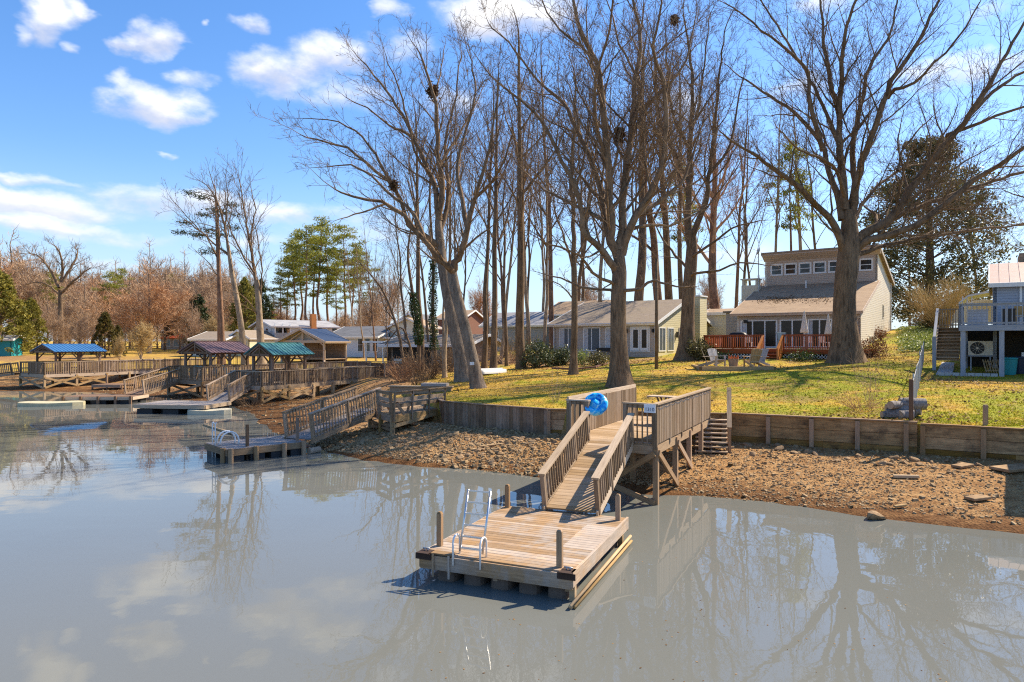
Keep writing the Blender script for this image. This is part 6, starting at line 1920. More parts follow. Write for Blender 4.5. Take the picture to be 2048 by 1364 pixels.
def limb_pts(D, lst, off=0.0, p0=None):
    """limb: sight line points at the tree's distance, pushed in or out towards its tip"""
    out = []
    n = len(lst)
    for i, (px, py) in enumerate(lst):
        out.append(np.array(at(px, py, D + off * (i / max(1, n - 1)) ** 1.2)))
    return out
def limbed_tree(name, label, D, trunk, trad, limbs, cfg, mt, mc, seed, group=None, flare=1.55, leaves=0, tw=(4, .45, .005)):
    rng = np.random.default_rng(seed)
    tq, cq = QM(), QM()
    g = gpx(trunk[0][0], D)
    tp = [np.array([g.x, g.y, g.z - .15])] + [np.array(at(px, py, D)) for px, py in trunk[1:]]
    pts, rad = smooth_path(tp, trad, .35)
    trunk_mesh(tq, pts, rad, flare, rng=rng)
    G = Grow(rng, **cfg)
    for (lst, r0, r1, off) in limbs:
        P = limb_pts(D, lst, off)
        L0 = sum(np.linalg.norm(b - a) for a, b in zip(P[:-1], P[1:]))
        pp, rr = smooth_path(P, np.linspace(r0, r1, len(P)), .55, .035, rng)
        cq.tube(pp, rr, 8, rng.random())
        dirs = np.gradient(pp, axis=0); dirs /= np.linalg.norm(dirs, axis=1)[:, None]
        G.children(cq, list(pp), list(dirs), rr, L0, 0, start=.12)
        G.go(cq, pp[-1], dirs[-1], L0 * .22, rr[-1], 1)
    twig_quads(cq, G.tips, G.td, rng, tw[0], tw[1], tw[2])
    ex = []
    if leaves:
        T = np.array(G.tips); T = T[rng.random(len(T)) < leaves]
        lq = QM(); lq.quads(leafquads(T + rng.normal(0, .05, T.shape), .13, rng), rng.uniform(0, .5, len(T)))
        ex.append(('dry_leaves', lq, M['deadleaf'], False))
    print(label[:40], 'quads', sum(len(q) for q in cq.q))
    return finish_tree(name, label, group, g, tq, cq, mt, mc, ex)

C0 = dict(gn=.11, trop=.045, ang=(42, 42, 44, 46), ratio=(.34, .5, .5, .5), dens=(1.35, 2.0, 3.0, 4), rmin=.0075, maxl=3, up=.30, seg=.5, minlen=.22, thick=.42)

# --- the big tree on the right
T4 = [([(1694, 520), (1672, 455), (1633, 412), (1595, 373), (1545, 335), (1500, 305), (1450, 272)], .24, .05, -3),
      ([(1684, 440), (1679, 404), (1658, 343), (1640, 282), (1587, 225), (1526, 183), (1480, 152)], .23, .04, 2),
      ([(1645, 300), (1640, 282), (1621, 213), (1616, 145), (1576, 99), (1507, 46), (1450, 5)], .17, .03, -2),
      ([(1690, 420), (1686, 362), (1679, 267), (1679, 229), (1652, 126), (1644, 38), (1633, -60)], .27, .04, 1.5),
      ([(1679, 240), (1684, 152), (1688, 76), (1713, -10), (1732, -80)], .17, .04, -2.5),
      ([(1684, 330), (1668, 262), (1621, 160), (1583, 95), (1526, 8), (1500, -50)], .13, .03, 4),
      ([(1700, 430), (1709, 362), (1705, 290), (1724, 206), (1740, 133), (1782, 61), (1800, -40)], .22, .04, 3),
      ([(1704, 440), (1717, 343), (1747, 267), (1782, 164), (1831, 95), (1873, 11), (1905, -60)], .25, .04, -3),
      ([(1776, 195), (1790, 180), (1831, 164), (1907, 84), (1960, 5)], .13, .03, -5),
      ([(1708, 450), (1717, 419), (1755, 373), (1801, 339), (1862, 324)], .14, .04, 3.5),
      ([(1795, 342), (1804, 305), (1831, 267), (1862, 235)], .09, .03, 2),
      ([(1710, 490), (1724, 469), (1778, 438), (1831, 366), (1869, 312), (1926, 248), (1968, 187), (2014, 107), (2055, 30)], .33, .06, -2),
      ([(1935, 235), (1942, 225), (2003, 171), (2060, 138), (2130, 100)], .16, .04, 1),
      ([(1895, 272), (1905, 266), (1964, 244), (2048, 213), (2130, 190)], .14, .04, -3),
      ([(1712, 490), (1724, 473), (1793, 434), (1907, 389), (2048, 343), (2130, 318)], .22, .06, 4),
      ([(1712, 500), (1740, 480), (1831, 450), (1945, 362), (2003, 328), (2060, 284), (2120, 230)], .24, .06, -5),
      ([(1704, 515), (1724, 507), (1793, 484), (1907, 465), (2003, 453), (2100, 440)], .17, .04, 3),
      ([(1690, 400), (1665, 330), (1600, 300), (1560, 260)], .12, .03, -6)]
limbed_tree('shade_tree', 'massive bare shade tree with a thick trunk standing in front of the red deck', 40.8,
            [(1691, 727), (1690, 690), (1689, 640), (1690, 590), (1694, 540), (1699, 490), (1697, 420)], [.80, .70, .62, .60, .62, .60, .32], T4,
            dict(C0, dens=(1.2, 1.9, 2.7, 4)), M['barkbrown'], M['twigdark'], 41, flare=1.45)

# --- central tree
T2 = [([(1232, 545), (1217, 522), (1192, 488), (1165, 457), (1160, 400), (1114, 297), (1069, 229), (1000, 164)], .19, .04, -2),
      ([(1236, 520), (1223, 485), (1213, 457), (1194, 355), (1164, 282), (1126, 206), (1076, 160), (1008, 72)], .20, .04, 3),
      ([(1236, 510), (1225, 477), (1217, 343), (1206, 213), (1194, 126), (1164, 69), (1149, 0), (1138, -60)], .21, .04, -1),
      ([(1240, 500), (1244, 457), (1252, 343), (1263, 248), (1271, 152), (1282, 76), (1267, 0), (1260, -60)], .21, .04, 1.5),
      ([(1244, 510), (1259, 457), (1301, 385), (1324, 335), (1332, 248), (1328, 160), (1305, 95), (1324, 10)], .20, .04, -2.5),
      ([(1246, 500), (1274, 435), (1316, 404), (1362, 366), (1385, 313), (1410, 240)], .15, .03, 3),
      ([(1228, 572), (1220, 565), (1186, 546), (1158, 512), (1118, 494), (1080, 480)], .09, .03, -3),
      ([(1243, 590), (1250, 582), (1279, 577), (1309, 562), (1334, 568), (1370, 575)], .10, .03, -1.5),
      ([(1230, 590), (1220, 580), (1162, 574), (1120, 556), (1090, 548)], .08, .025, 2.5),
      ([(1256, 330), (1267, 267), (1294, 213), (1332, 175), (1372, 120), (1390, 40)], .12, .03, 3),
      ([(1200, 170), (1180, 110), (1120, 60), (1080, -10)], .09, .03, 2),
      ([(1214, 330), (1195, 260), (1190, 160), (1220, 60), (1225, -20)], .10, .03, -4),
      ([(1262, 250), (1285, 180), (1240, 90), (1215, 0)], .09, .03, 4),
      ([(1210, 440), (1150, 410), (1090, 380), (1040, 330)], .10, .03, 4),
      ([(1250, 460), (1300, 450), (1350, 450), (1400, 420)], .10, .03, 4.5)]
limbed_tree('shade_tree', 'broad bare tree with many ascending limbs in the centre of the lawn behind the pier', 31.4,
            [(1241, 780), (1239, 740), (1237, 690), (1236, 640), (1237, 590), (1239, 545), (1239, 500)], [.46, .40, .37, .355, .35, .33, .2], T2,
            dict(C0, dens=(1.5, 2.2, 3.2, 4)), M['barkbrown'], M['twig'], 22, leaves=.02)

# --- the leaning twin on the left of the lawn
T1b = [([(904, 545), (911, 525), (923, 503), (935, 451), (946, 411), (954, 381), (973, 324), (984, 267), (995, 190)], .20, .03, -2),
       ([(905, 550), (902, 537), (877, 515), (849, 482), (809, 431), (763, 404), (706, 393), (668, 377)], .21, .03, -3),
       ([(935, 455), (925, 400), (915, 330), (930, 260), (950, 180), (940, 110)], .13, .03, 3),
       ([(850, 483), (830, 430), (790, 395), (740, 350), (700, 330), (650, 335)], .11, .025, 2),
       ([(770, 408), (740, 420), (710, 430), (680, 440)], .06, .02, -2),
       ([(950, 395), (985, 360), (1010, 320), (1025, 250)], .09, .025, -3)]
limbed_tree('shade_tree', 'front trunk of the leaning grey pair, with a white notice, left on the lawn', 34.2,
            [(957, 780), (948, 735), (938, 690), (926, 640), (914, 595), (906, 560), (903, 535)], [.36, .30, .28, .27, .27, .27, .22], T1b,
            dict(C0, dens=(1.4, 2.0, 2.9, 4)), M['barkgrey'], M['twig'], 12, flare=1.3, leaves=.02)
T1a = [([(876, 450), (870, 374), (847, 324), (824, 267), (793, 210), (748, 152), (721, 118)], .19, .03, 2),
       ([(878, 440), (885, 381), (877, 305), (874, 229), (866, 183), (845, 120), (832, 95)], .20, .03, -1),
       ([(880, 470), (896, 400), (893, 330), (893, 267), (912, 190), (923, 105)], .16, .03, 3),
       ([(884, 500), (850, 470), (816, 450), (793, 381), (752, 343), (694, 297), (637, 282), (600, 268)], .18, .025, -3),
       ([(790, 380), (759, 328), (725, 274), (675, 244), (605, 236)], .10, .02, 1),
       ([(826, 275), (800, 260), (778, 250), (732, 213), (687, 194)], .10, .02, -2),
       ([(860, 350), (830, 300), (800, 180), (770, 110)], .09, .02, -4),
       ([(880, 330), (910, 280), (945, 220), (975, 160)], .10, .02, 4),
       ([(868, 200), (880, 150), (890, 90)], .07, .02, 2)]
limbed_tree('shade_tree', 'rear trunk of the leaning grey pair, spreading its bare crown over the cove', 40.5,
            [(926, 763), (921, 720), (909, 660), (897, 600), (888, 550), (881, 500), (876, 440)], [.44, .37, .345, .33, .31, .29, .20], T1a,
            dict(C0, dens=(1.35, 1.9, 2.7, 4)), M['barkgrey'], M['twig'], 13, flare=1.3, leaves=.03)

# --- tree between the two front houses
T3 = [([(1382, 490), (1377, 457), (1379, 380), (1381, 267), (1385, 171), (1377, 95), (1366, 20)], .30, .04, 1),
      ([(1383, 480), (1389, 460), (1414, 398), (1415, 362), (1431, 248), (1438, 160), (1450, 57)], .26, .04, -1.5),
      ([(1384, 520), (1389, 509), (1432, 481), (1479, 451), (1520, 440)], .13, .03, -3),
      ([(1382, 555), (1386, 546), (1439, 540), (1480, 525), (1530, 530)], .12, .03, -4),
      ([(1379, 370), (1366, 343), (1324, 251), (1310, 180), (1300, 110)], .15, .03, 3),
      ([(1380, 540), (1350, 510), (1320, 470), (1300, 420)], .12, .03, 4),
      ([(1384, 260), (1400, 200), (1410, 110), (1420, 30)], .11, .03, 3),
      ([(1418, 350), (1460, 290), (1475, 210), (1490, 140)], .12, .03, 2),
      ([(1381, 300), (1350, 240), (1335, 140), (1330, 60)], .11, .03, -3)]
limbed_tree('shade_tree', 'tall bare tree with surface roots beside the left end of the red deck', 48.0,
            [(1374, 725), (1374, 690), (1375, 640), (1377, 590), (1381, 540), (1384, 500), (1383, 460)], [.60, .50, .46, .44, .43, .40, .3], T3,
            dict(C0, dens=(1.2, 1.7, 2.5, 4)), M['barkbrown'], M['twigdark'], 33, flare=1.6)
# --- slim tree in front of the tan house
T5 = [([(1147, 520), (1146, 450), (1143, 360), (1148, 270), (1150, 190), (1146, 130)], .15, .03, 1),
      ([(1146, 540), (1130, 480), (1110, 420), (1095, 350)], .08, .02, -2), ([(1148, 530), (1170, 470), (1180, 400), (1190, 330)], .08, .02, 2),
      ([(1147, 600), (1120, 570), (1090, 560)], .05, .02, 2), ([(1144, 400), (1165, 330), (1175, 260), (1178, 200)], .08, .02, -2)]
limbed_tree('slim_tree', 'slim bare tree standing before the left windows of the long tan house', 40.5,
            [(1147, 742), (1148, 700), (1149, 640), (1149, 590), (1148, 540), (1147, 500)], [.24, .20, .185, .18, .17, .13], T5, dict(C0, dens=(1.6, 2.0, 2.8, 4)), M['barkbrown'], M['twig'], 51)
# --- tree off the right edge whose outer branches reach in
rt = [([(2180, 420), (2110, 400), (2050, 395), (2010, 380)], .12, .03, 2), ([(2180, 440), (2110, 440), (2040, 450), (1990, 440)], .1, .02, -2), ([(2190, 400), (2140, 320), (2100, 230), (2070, 150)], .14, .03, 1),
      ([(2180, 460), (2100, 470), (2050, 500), (2020, 490)], .08, .02, 1)]
limbed_tree('shade_tree', 'bare tree whose outer branches reach in at the right edge above the blue grey house', 50,
            [(2205, 690), (2203, 600), (2200, 500), (2196, 430)], [.5, .4, .36, .28], rt, dict(C0, dens=(1.4, 2.0, 2.8, 4)), M['barkbrown'], M['twigdark'], 71)

# ---------------------------------------------------------------- forest trunks behind the houses: tall bare stems
def stem_tree_mesh(seed, h, r, nl, spread, cfg, lean=0.0, fork=.45, twist=.25, tw=(3, .8, .008)):
    rng = np.random.default_rng(seed)
    tq, cq = QM(), QM()
    n = 7
    P = [np.array([lean * (i / n) ** 1.3 * h + rng.normal(0, twist * .25) * (i > 0), rng.normal(0, twist * .25) * (i > 0), h * .92 * i / n - (.2 if i == 0 else 0)]) for i in range(n + 1)]
    pts, rad = smooth_path(P, np.linspace(r, r * .22, n + 1), .6)
    trunk_mesh(tq, pts, rad, 1.4, 10, rng=rng)
    G = Grow(rng, **cfg)
    for i in range(nl):
        t = fork + (1 - fork) * (i + rng.random() * .8) / nl
        k = int(t * (len(pts) - 1)); p = pts[k]; d = nrmv(pts[min(k + 1, len(pts) - 1)] - pts[k - 1])
        a = R(rng.uniform(*spread)); az = i * 2.4 + rng.random()
        side = np.array([math.cos(az), math.sin(az), 0]); cd = nrmv(d * math.cos(a) + side * math.sin(a))
        G.go(cq, p, cd, (h * (1.02 - t) * .55 + h * .06) * rng.uniform(.7, 1.15), rad[k] * rng.uniform(.35, .6), 0)
    G.go(cq, pts[-1], nrmv(pts[-1] - pts[-2]), h * .12, rad[-1], 0)
    twig_quads(cq, G.tips, G.td, rng, tw[0], tw[1], tw[2])
    return tq, cq
BG = dict(gn=.09, trop=.07, ang=(38, 42, 45, 46), ratio=(.42, .45, .5, .5), dens=(1.15, 1.3, 2.2, 3), rmin=.010, maxl=2, up=.3, seg=.9, minlen=.4, thick=.45)
BGF = dict(BG, dens=(1.35, 1.75, 2.2, 3), maxl=2, rmin=.011)
PROTO = {}
def proto(key, seed, h, r, nl, spread, cfg, mt, mc, lean=0, fork=.45):
    tq, cq = stem_tree_mesh(seed, h, r, nl, spread, cfg, lean, fork)
    PROTO[key] = (tq.mesh('trunk', mt), cq.mesh('crown', mc), h)
proto('tallA', 1, 24, .34, 15, (22, 48), BGF, M['barkbrown'], M['twig'], .02, .42)
proto('tallB', 2, 25, .30, 13, (18, 42), BGF, M['barkbrown'], M['twig'], -.03, .5)
proto('tallC', 3, 22, .26, 14, (25, 52), BGF, M['barkred'], M['twigdark'], .05, .38)
proto('slimA', 4, 20, .17, 12, (20, 45), BG, M['barkpale'], M['twig'], .03, .40)
proto('slimB', 5, 18, .13, 12, (25, 55), BG, M['barkbrown'], M['twig'], -.05, .35)
proto('redC', 6, 19, .42, 18, (25, 50), dict(BGF, dens=(1.6, 2.4, 2.2, 3)), M['barkred'], M['twigred'], .0, .36)
def put(key, name, label, p, s=1.0, yaw=0.0, group=None, sz=None):
    tm, cm, h = PROTO[key]
    t = thing(name, label, 'tree', p, yaw, group)
    for nm, me in (('trunk', tm), ('crown', cm)):
        if me is not None: link(bpy.data.objects.new(nm, me), t)
    t.scale = (s, s, sz or s)
    return t
def px_h(py_top, D, zg): return CAMZ + (HY - py_top) * D / FPX - zg
GF = 'bare forest trees standing behind the two tan houses'
GFL = 'tall bare forest tree in the grove behind the tan houses'
rng = np.random.default_rng(99)
stand = [(1090, 84, 210, 'slimA', 2.6, 1.0), (1165, 88, 190, 'slimB', .3, 1.2), (1230, 92, 200, 'slimA', 4.2, 1.0), (1055, 74, 230, 'slimB', 2.2, 1.1), (975, 72, 260, 'slimA', 5.3, .9), (925, 68, 300, 'slimB', 3.1, 1.0),   # px of foot, distance, px height of top, kind, yaw, relative girth
    (842, 58, 190, 'tallB', 2.0, 1.0), (884, 56, 330, 'slimA', .5, .9), (862, 62, 250, 'slimB', 1.2, 1.1), (987, 50, 120, 'tallA', .3, .95), (968, 52, 150, 'tallB', 2.9, 1.1),
    (1001, 58, 210, 'slimA', 1.0, 1.2), (1013, 54, 240, 'slimB', 4.0, 1.3), (1042, 50, 60, 'tallA', 4.4, 1.05), (1058, 62, 180, 'slimA', 5.0, 1.1), (1010, 68, 260, 'tallC', 2.2, .8),
    (1105, 72, 90, 'tallC', 3.3, 1.0), (1195, 76, 150, 'slimA', .7, 1.3), (1282, 74, 40, 'tallB', 4.2, 1.5), 
    (1322, 76, 120, 'tallC', 1.9, 1.7), (1345, 78, 60, 'tallA', 3.8, 1.5), (1360, 82, 110, 'tallB', .9, 1.1), (1150, 86, 170, 'slimB', 3.0, 1.4),
    (1400, 86, 150, 'slimA', 3.0, 1.4), (1468, 80, 190, 'tallC', .6, .8), (1490, 92, 230, 'slimB', 2.4, 1.2), (1545, 88, 170, 'slimA', 4.1, 1.2), (1505, 76, 240, 'slimB', 5.1, 1.0), (1610, 96, 150, 'slimA', 1.0, 1.3), (1640, 90, 200, 'slimB', .2, 1.2),
    (912, 70, 280, 'slimA', 4.4, 1.1), (815, 64, 320, 'slimB', 5.6, 1.1), (795, 72, 420, 'slimA', 2.2, 1.0), (752, 84, 440, 'tallC', 3.0, .7), (728, 92, 470, 'slimA', .4, 1.0), (775, 60, 500, 'slimB', .1, .9), (900, 84, 200, 'tallB', 2.7, .8),
    (1090, 60, 260, 'slimA', 3.6, 1.1), (1820, 110, 330, 'slimA', 3.6, 1.2), (1960, 96, 300, 'slimB', .6, 1.4), (740, 108, 480, 'slimB', 2.6, 1.2), (710, 118, 470, 'slimA', 1.6, 1.0)]
for px, D, ptop, kd, yw, gth in stand:
    p = gpx(px, D); h = px_h(ptop, D, p.z); s = h / PROTO[kd][2]
    t = put(kd, 'bare_tree', GFL, p, s * gth * rng.uniform(.68, .95), yw, GF, sz=s); t.rotation_euler = (R(rng.normal(0, 2.6)), R(rng.normal(0, 2.6)), yw)
p = gpx(1428, 70)
h = px_h(200, 70, p.z); put('redC', 'maple_tree', 'stout reddish barked maple with a low wide fork, between the two front houses', p, h / 19, 2.0)

# ---------------------------------------------------------------- ivy wrapped stems, broken pale stems
def ivy_stem(px, D, ptop, label, y0, y1, seed, leanpx=0):
    rng = np.random.default_rng(seed)
    p = gpx(px, D)
    tq, cq, iq = QM(), QM(), QM()
    top = np.array(at(px + leanpx, ptop, D))
    P = [np.array([p.x, p.y, p.z - .1])] + [np.array(p) * (1 - t) + top * t + rng.normal(0, .12, 3) for t in (.25, .5, .75, 1)]
    pts, rad = smooth_path(P, [.17, .14, .12, .09, .05], .5)
    trunk_mesh(tq, pts, rad, 1.4, 8, rng=rng)
    G = Grow(rng, **BG)
    for k in range(9):
        i = int(len(pts) * (.45 + .06 * k)); i = min(i, len(pts) - 2)
        G.go(cq, pts[i], nrmv(np.array([rng.normal(), rng.normal(), .8])), rng.uniform(1.5, 3.5), rad[i] * .4, 1)
    za, zb = CAMZ + (HY - y0) * D / FPX, CAMZ + (HY - y1) * D / FPX
    m = 2600
    z = rng.uniform(za, zb, m); c = np.stack([np.interp(z, pts[:, 2], pts[:, 0]), np.interp(z, pts[:, 2], pts[:, 1]), z], 1)
    lump = .22 + .22 * np.abs(np.sin(z * 1.7 + seed)) * rng.random(m)
    a = rng.uniform(0, 6.28, m)
    c[:, 0] += np.cos(a) * lump; c[:, 1] += np.sin(a) * lump
    iq.quads(leafquads(c, .15, rng), rng.random(m))
    finish_tree('ivy_tree', label, None, p, tq, cq, M['barkbrown'], M['twig'], [('ivy', iq, M['ivy'], False)])
ivy_stem(836, 52, 420, 'slender trunk wrapped in hanging ivy, left of the two by the brown bank fence', 690, 585, 3, -18)
ivy_stem(872, 54, 300, 'slender ivy covered trunk in front of the red brick house', 700, 520, 5, -14)
def broken_stem():
    p = gpx(889, 46)
    tq, cq = QM(), QM(); rng = np.random.default_rng(8)
    pts, rad = smooth_path([np.array([p.x, p.y, p.z - .1]), np.array(at(889, 700, 46)), np.array(at(893, 650, 46)), np.array(at(893, 580, 46))], [.17, .15, .12, .07], .4)
    trunk_mesh(tq, pts, rad, 1.3, 9, rng=rng)
    G = Grow(rng, **BG); G.go(cq, pts[-1], np.array([-.2, 0, 1.]), 3, .05, 1)
    finish_tree('snag', 'pale broken stem at the lawn edge left of the leaning grey pair', None, p, tq, cq, M['barkpale'], M['twigpale'])
broken_stem()
# arching thin stems over the bank
def arching(px0, D, path, label, seed):
    rng = np.random.default_rng(seed); p = gpx(px0, D)
    P = [np.array([p.x, p.y, p.z - .1])] + [np.array(at(x, y, D)) for x, y in path]
    tq, cq = QM(), QM()
    pts, rad = smooth_path(P, np.linspace(.13, .03, len(P)), .5); trunk_mesh(tq, pts, rad, 1.2, 7, rng=rng)
    G = Grow(rng, **dict(BG, maxl=2, dens=(1.2, 1.8, 2, 2)))
    d = np.gradient(pts, axis=0); d /= np.linalg.norm(d, axis=1)[:, None]
    G.children(cq, list(pts), list(d), rad, 8.0, 0, start=.4)
    finish_tree('leaning_sapling', label, None, p, tq, cq, M['barkbrown'], M['twig'])
arching(812, 50, [(800, 680), (786, 630), (765, 580), (738, 545), (715, 520)], 'thin crooked sapling arching left over the bank beside the teal pavilion pier', 61)
arching(830, 52, [(822, 700), (812, 670), (800, 655), (770, 690)], 'low crooked sapling leaning over the brown bank fence', 62)

# ---------------------------------------------------------------- trio on the left
TR = dict(BG, dens=(1.5, 2.0, 2.4, 3), maxl=2, rmin=.012)
def trio():
    D = 72
    A = [([(438, 500), (436, 440), (432, 390), (420, 350)], .13, .03, 0), ([(437, 520), (410, 470), (375, 445), (345, 420)], .09, .02, 1), ([(440, 560), (420, 530), (390, 500)], .06, .02, -1)]
    limbed_tree('bare_tree', 'straight thin trunk, leftmost of the tall trio beside the maroon pavilion', D, [(446, 722), (444, 660), (441, 600), (438, 540), (437, 480)], [.28, .24, .22, .19, .12], A, TR, M['barkred'], M['twig'], 81, leaves=0)
    Bl = [([(457, 500), (447, 440), (425, 385), (400, 360)], .15, .03, 2), ([(456, 510), (420, 480), (380, 440), (340, 395)], .1, .02, -2), ([(450, 450), (455, 400), (452, 355)], .1, .02, 0)]
    limbed_tree('bare_tree', 'slightly leaning trunk, middle one of the tall trio beside the maroon pavilion', D - 1, [(491, 730), (483, 660), (474, 600), (464, 545), (456, 490)], [.36, .30, .27, .23, .15], Bl, TR, M['barkpale'], M['twig'], 82)
    Cl = [([(517, 600), (508, 540), (497, 470), (485, 400), (478, 350)], .2, .03, 2), ([(508, 545), (480, 500), (455, 440), (450, 370)], .12, .02, -2), ([(519, 610), (523, 540), (512, 460), (505, 440)], .09, .02, 0), ([(500, 480), (510, 420), (500, 370)], .1, .02, 1), ([(519, 640), (495, 600), (462, 580)], .09, .02, -2)]
    limbed_tree('bare_tree', 'pale curved trunk, rightmost of the tall trio between the maroon and teal pavilions', D - 2, [(524, 722), (521, 680), (519, 640), (517, 600), (513, 560)], [.42, .36, .33, .30, .24], Cl, TR, M['barkpale'], M['twig'], 83)
    # the sparse pine beside them
    rng = np.random.default_rng(17); p = gpx(438, 76); tq, cq, nq = QM(), QM(), QM()
    pts, rad = smooth_path([np.array(p), np.array(at(438, 600, 76)), np.array(at(434, 480, 76)), np.array(at(430, 370, 76))], [.22, .19, .14, .05], .6); trunk_mesh(tq, pts, rad, 1.2, 8, rng=rng)
    pl = []
    for px, py, ex in ((380, 385, 12), (405, 395, 14), (372, 445, 12), (410, 430, 16), (430, 420, 14), (445, 425, 10), (465, 410, 12), (360, 465, 12), (395, 470, 18), (420, 460, 14), (440, 470, 14), (465, 455, 12), (412, 505, 10), (455, 505, 10), (425, 500, 8), (470, 430, 8)):
        c = np.array(at(px, py, 76 + rng.normal(0, 1.2)))
        k = int(np.argmin(np.abs(pts[:, 2] - c[2] + .5)))
        q, r_ = smooth_path([pts[k], (pts[k] + c) / 2 + np.array([0, 0, .2]), c], [.05, .035, .015], .5); cq.tube(q, r_, 4, .5)
        pl.append(c + rng.normal(0, 1, (int(ex * 16), 3)) * np.array([.55, .55, .13]))
    pl = np.concatenate(pl); nq.quads(leafquads(pl, .30, rng, flat=.3, aspect=.28), rng.random(len(pl)))
    finish_tree('pine_tree', 'sparse dark pine with flat needle plates among the tall trio', None, p, tq, cq, M['barkred'], M['twig'], [('needles', nq, M['pinedark'], False)])
trio()

# ---------------------------------------------------------------- pines
def pine_mesh(seed, h, r, crown0, nb, width, needle, per, mt, mn, size=.34, droop=-.05, top=1.0):
    rng = np.random.default_rng(seed); tq, nq, cq = QM(), QM(), QM()
    P = [np.array([rng.normal(0, .1) * (i > 0) + .25 * math.sin(i * .8 + seed), rng.normal(0, .1), h * i / 6 - (.2 if i == 0 else 0)]) for i in range(7)]
    pts, rad = smooth_path(P, np.linspace(r, r * .15, 7), .6); trunk_mesh(tq, pts, rad, 1.25, 9, rng=rng)
    C = []
    for i in range(nb):
        t = crown0 + (1 - crown0) * (i + rng.random()) / nb
        k = min(int(t * (len(pts) - 1)), len(pts) - 2); p = pts[k]
        u_ = (t - crown0) / (1 - crown0)
        L = width * (math.sin(math.pi * min(1, (.16 + u_ * .84) ** .8)) * .9 + .25) * rng.uniform(.55, 1.15)
        az = i * 2.4 + rng.normal(0, .4); d = np.array([math.cos(az), math.sin(az), droop + .55 * u_ + rng.normal(0, .1)])
        q = p + d * L; m_ = p + d * L * .55 + np.array([0, 0, -.08 * L])
        bp, br = smooth_path([p, m_, q], [rad[k] * .3, rad[k] * .18, .02], .7); tq.tube(bp, br, 4, .5)
        for j in range(2 + int(L * 1.25)):
            tt = rng.uniform(.35, 1.05); c = p + (q - p) * tt + rng.normal(0, .30, 3) * np.array([1, 1, .35])
            C.append(c + rng.normal(0, 1, (per, 3)) * np.array([.42, .42, .17]))
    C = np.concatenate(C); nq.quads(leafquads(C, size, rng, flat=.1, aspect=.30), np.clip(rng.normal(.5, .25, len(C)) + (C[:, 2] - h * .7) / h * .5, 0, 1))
    return tq.mesh('trunk', mt), nq.mesh('crown', mn, smooth=False), h
for i, (cr, w, nb) in enumerate(((.54, 2.9, 27), (.60, 2.7, 23), (.48, 2.7, 28))):
    a, b, h = pine_mesh(200 + i, 20, .24, cr, nb, w, .3, 34, M['barkred'], M['pine'], .42)
    PROTO['pine%d' % i] = (a, b, h)
GP = 'green pines behind the white houses'
for px, D, ptop, k, yw, lab in ((560, 146, 545, 0, .3, 'pine of the green clump behind the white houses'), (588, 152, 480, 1, 1.1, None), (612, 142, 452, 0, 2.2, None), (640, 148, 437, 1, 3.6, None), (655, 156, 455, 2, .9, None), (672, 144, 520, 2, 4.4, None),
                               (690, 150, 450, 0, 5.1, None), (708, 154, 490, 1, 2.9, None), (628, 160, 470, 2, 1.9, None), (575, 158, 510, 2, 3.0, None), (600, 164, 465, 1, .2, None), (540, 138, 600, 2, 1.2, None), (720, 164, 500, 2, 2.2, None)):
    p = gpx(px, D); h = px_h(ptop, D, p.z); s = h / 20
    put('pine%d' % k, 'pine_tree', 'green pine in the clump behind the white houses', p, s * 1.05, yw, GP, sz=s)
for px, D, ptop, k, lab in ((1582, 88, 292, 1, 'tall pine with an open crown behind the two level house, left of the massive tree'), (1360, 96, 330, 1, 'thin pine showing between bare trunks behind the long tan house')):
    p = gpx(px, D); h = px_h(ptop, D, p.z); s = h / 20; put('pine%d' % k, 'pine_tree', lab, p, s * .8, 1.0, sz=s)

def cedar_mesh(seed, h, w, n, mat, size, mt=None, dome=.6, base=.05, clump=26):
    """dense conical or domed evergreen of leaf clumps with gaps"""
    rng = np.random.default_rng(seed); tq, nq = QM(), QM()
    tq.tube([(0, 0, -.2), (0, 0, h * .5), (0, 0, h * .92)], [w * .07, w * .045, .02], 7)
    C = []
    for i in range(n):
        u_ = rng.random() ** .8; z = h * (base + (1 - base) * u_)
        rr = w * (1 - u_) ** dome * (1 + .22 * math.sin(z * 2.3 + seed) * math.sin(i)) * (.55 + .5 * rng.random() ** .5)
        az = rng.random() * 6.28; c = np.array([math.cos(az) * rr, math.sin(az) * rr, z + rng.normal(0, .1)])
        if i % 5 == 0: tq.tube([(0, 0, max(0, z - rr * .4)), tuple(c)], [.05, .015], 3)
        tt = np.clip(rng.normal(.5, .22) + .0, 0, 1)
        C.append(np.concatenate([c + rng.normal(0, 1, (clump, 3)) * np.array([.10, .10, .10]) * w * .55, np.full((clump, 1), tt)], 1))
    C = np.concatenate(C); nq.quads(leafquads(C[:, :3], size, rng, aspect=.45), np.clip(C[:, 3] + rng.normal(0, .15, len(C)), 0, 1))
    return tq.mesh('trunk', mt or M['barkbrown']), nq.mesh('crown', mat, smooth=False), h
PROTO['cedar'] = cedar_mesh(301, 10, 3.6, 420, M['cedar'], .34, dome=.55)
PROTO['bronze'] = cedar_mesh(302, 8, 2.3, 300, M['cedarbrown'], .28, dome=.6)
PROTO['darkever'] = cedar_mesh(303, 9, 2.6, 280, M['pinedark'], .32, dome=.5, base=.12)
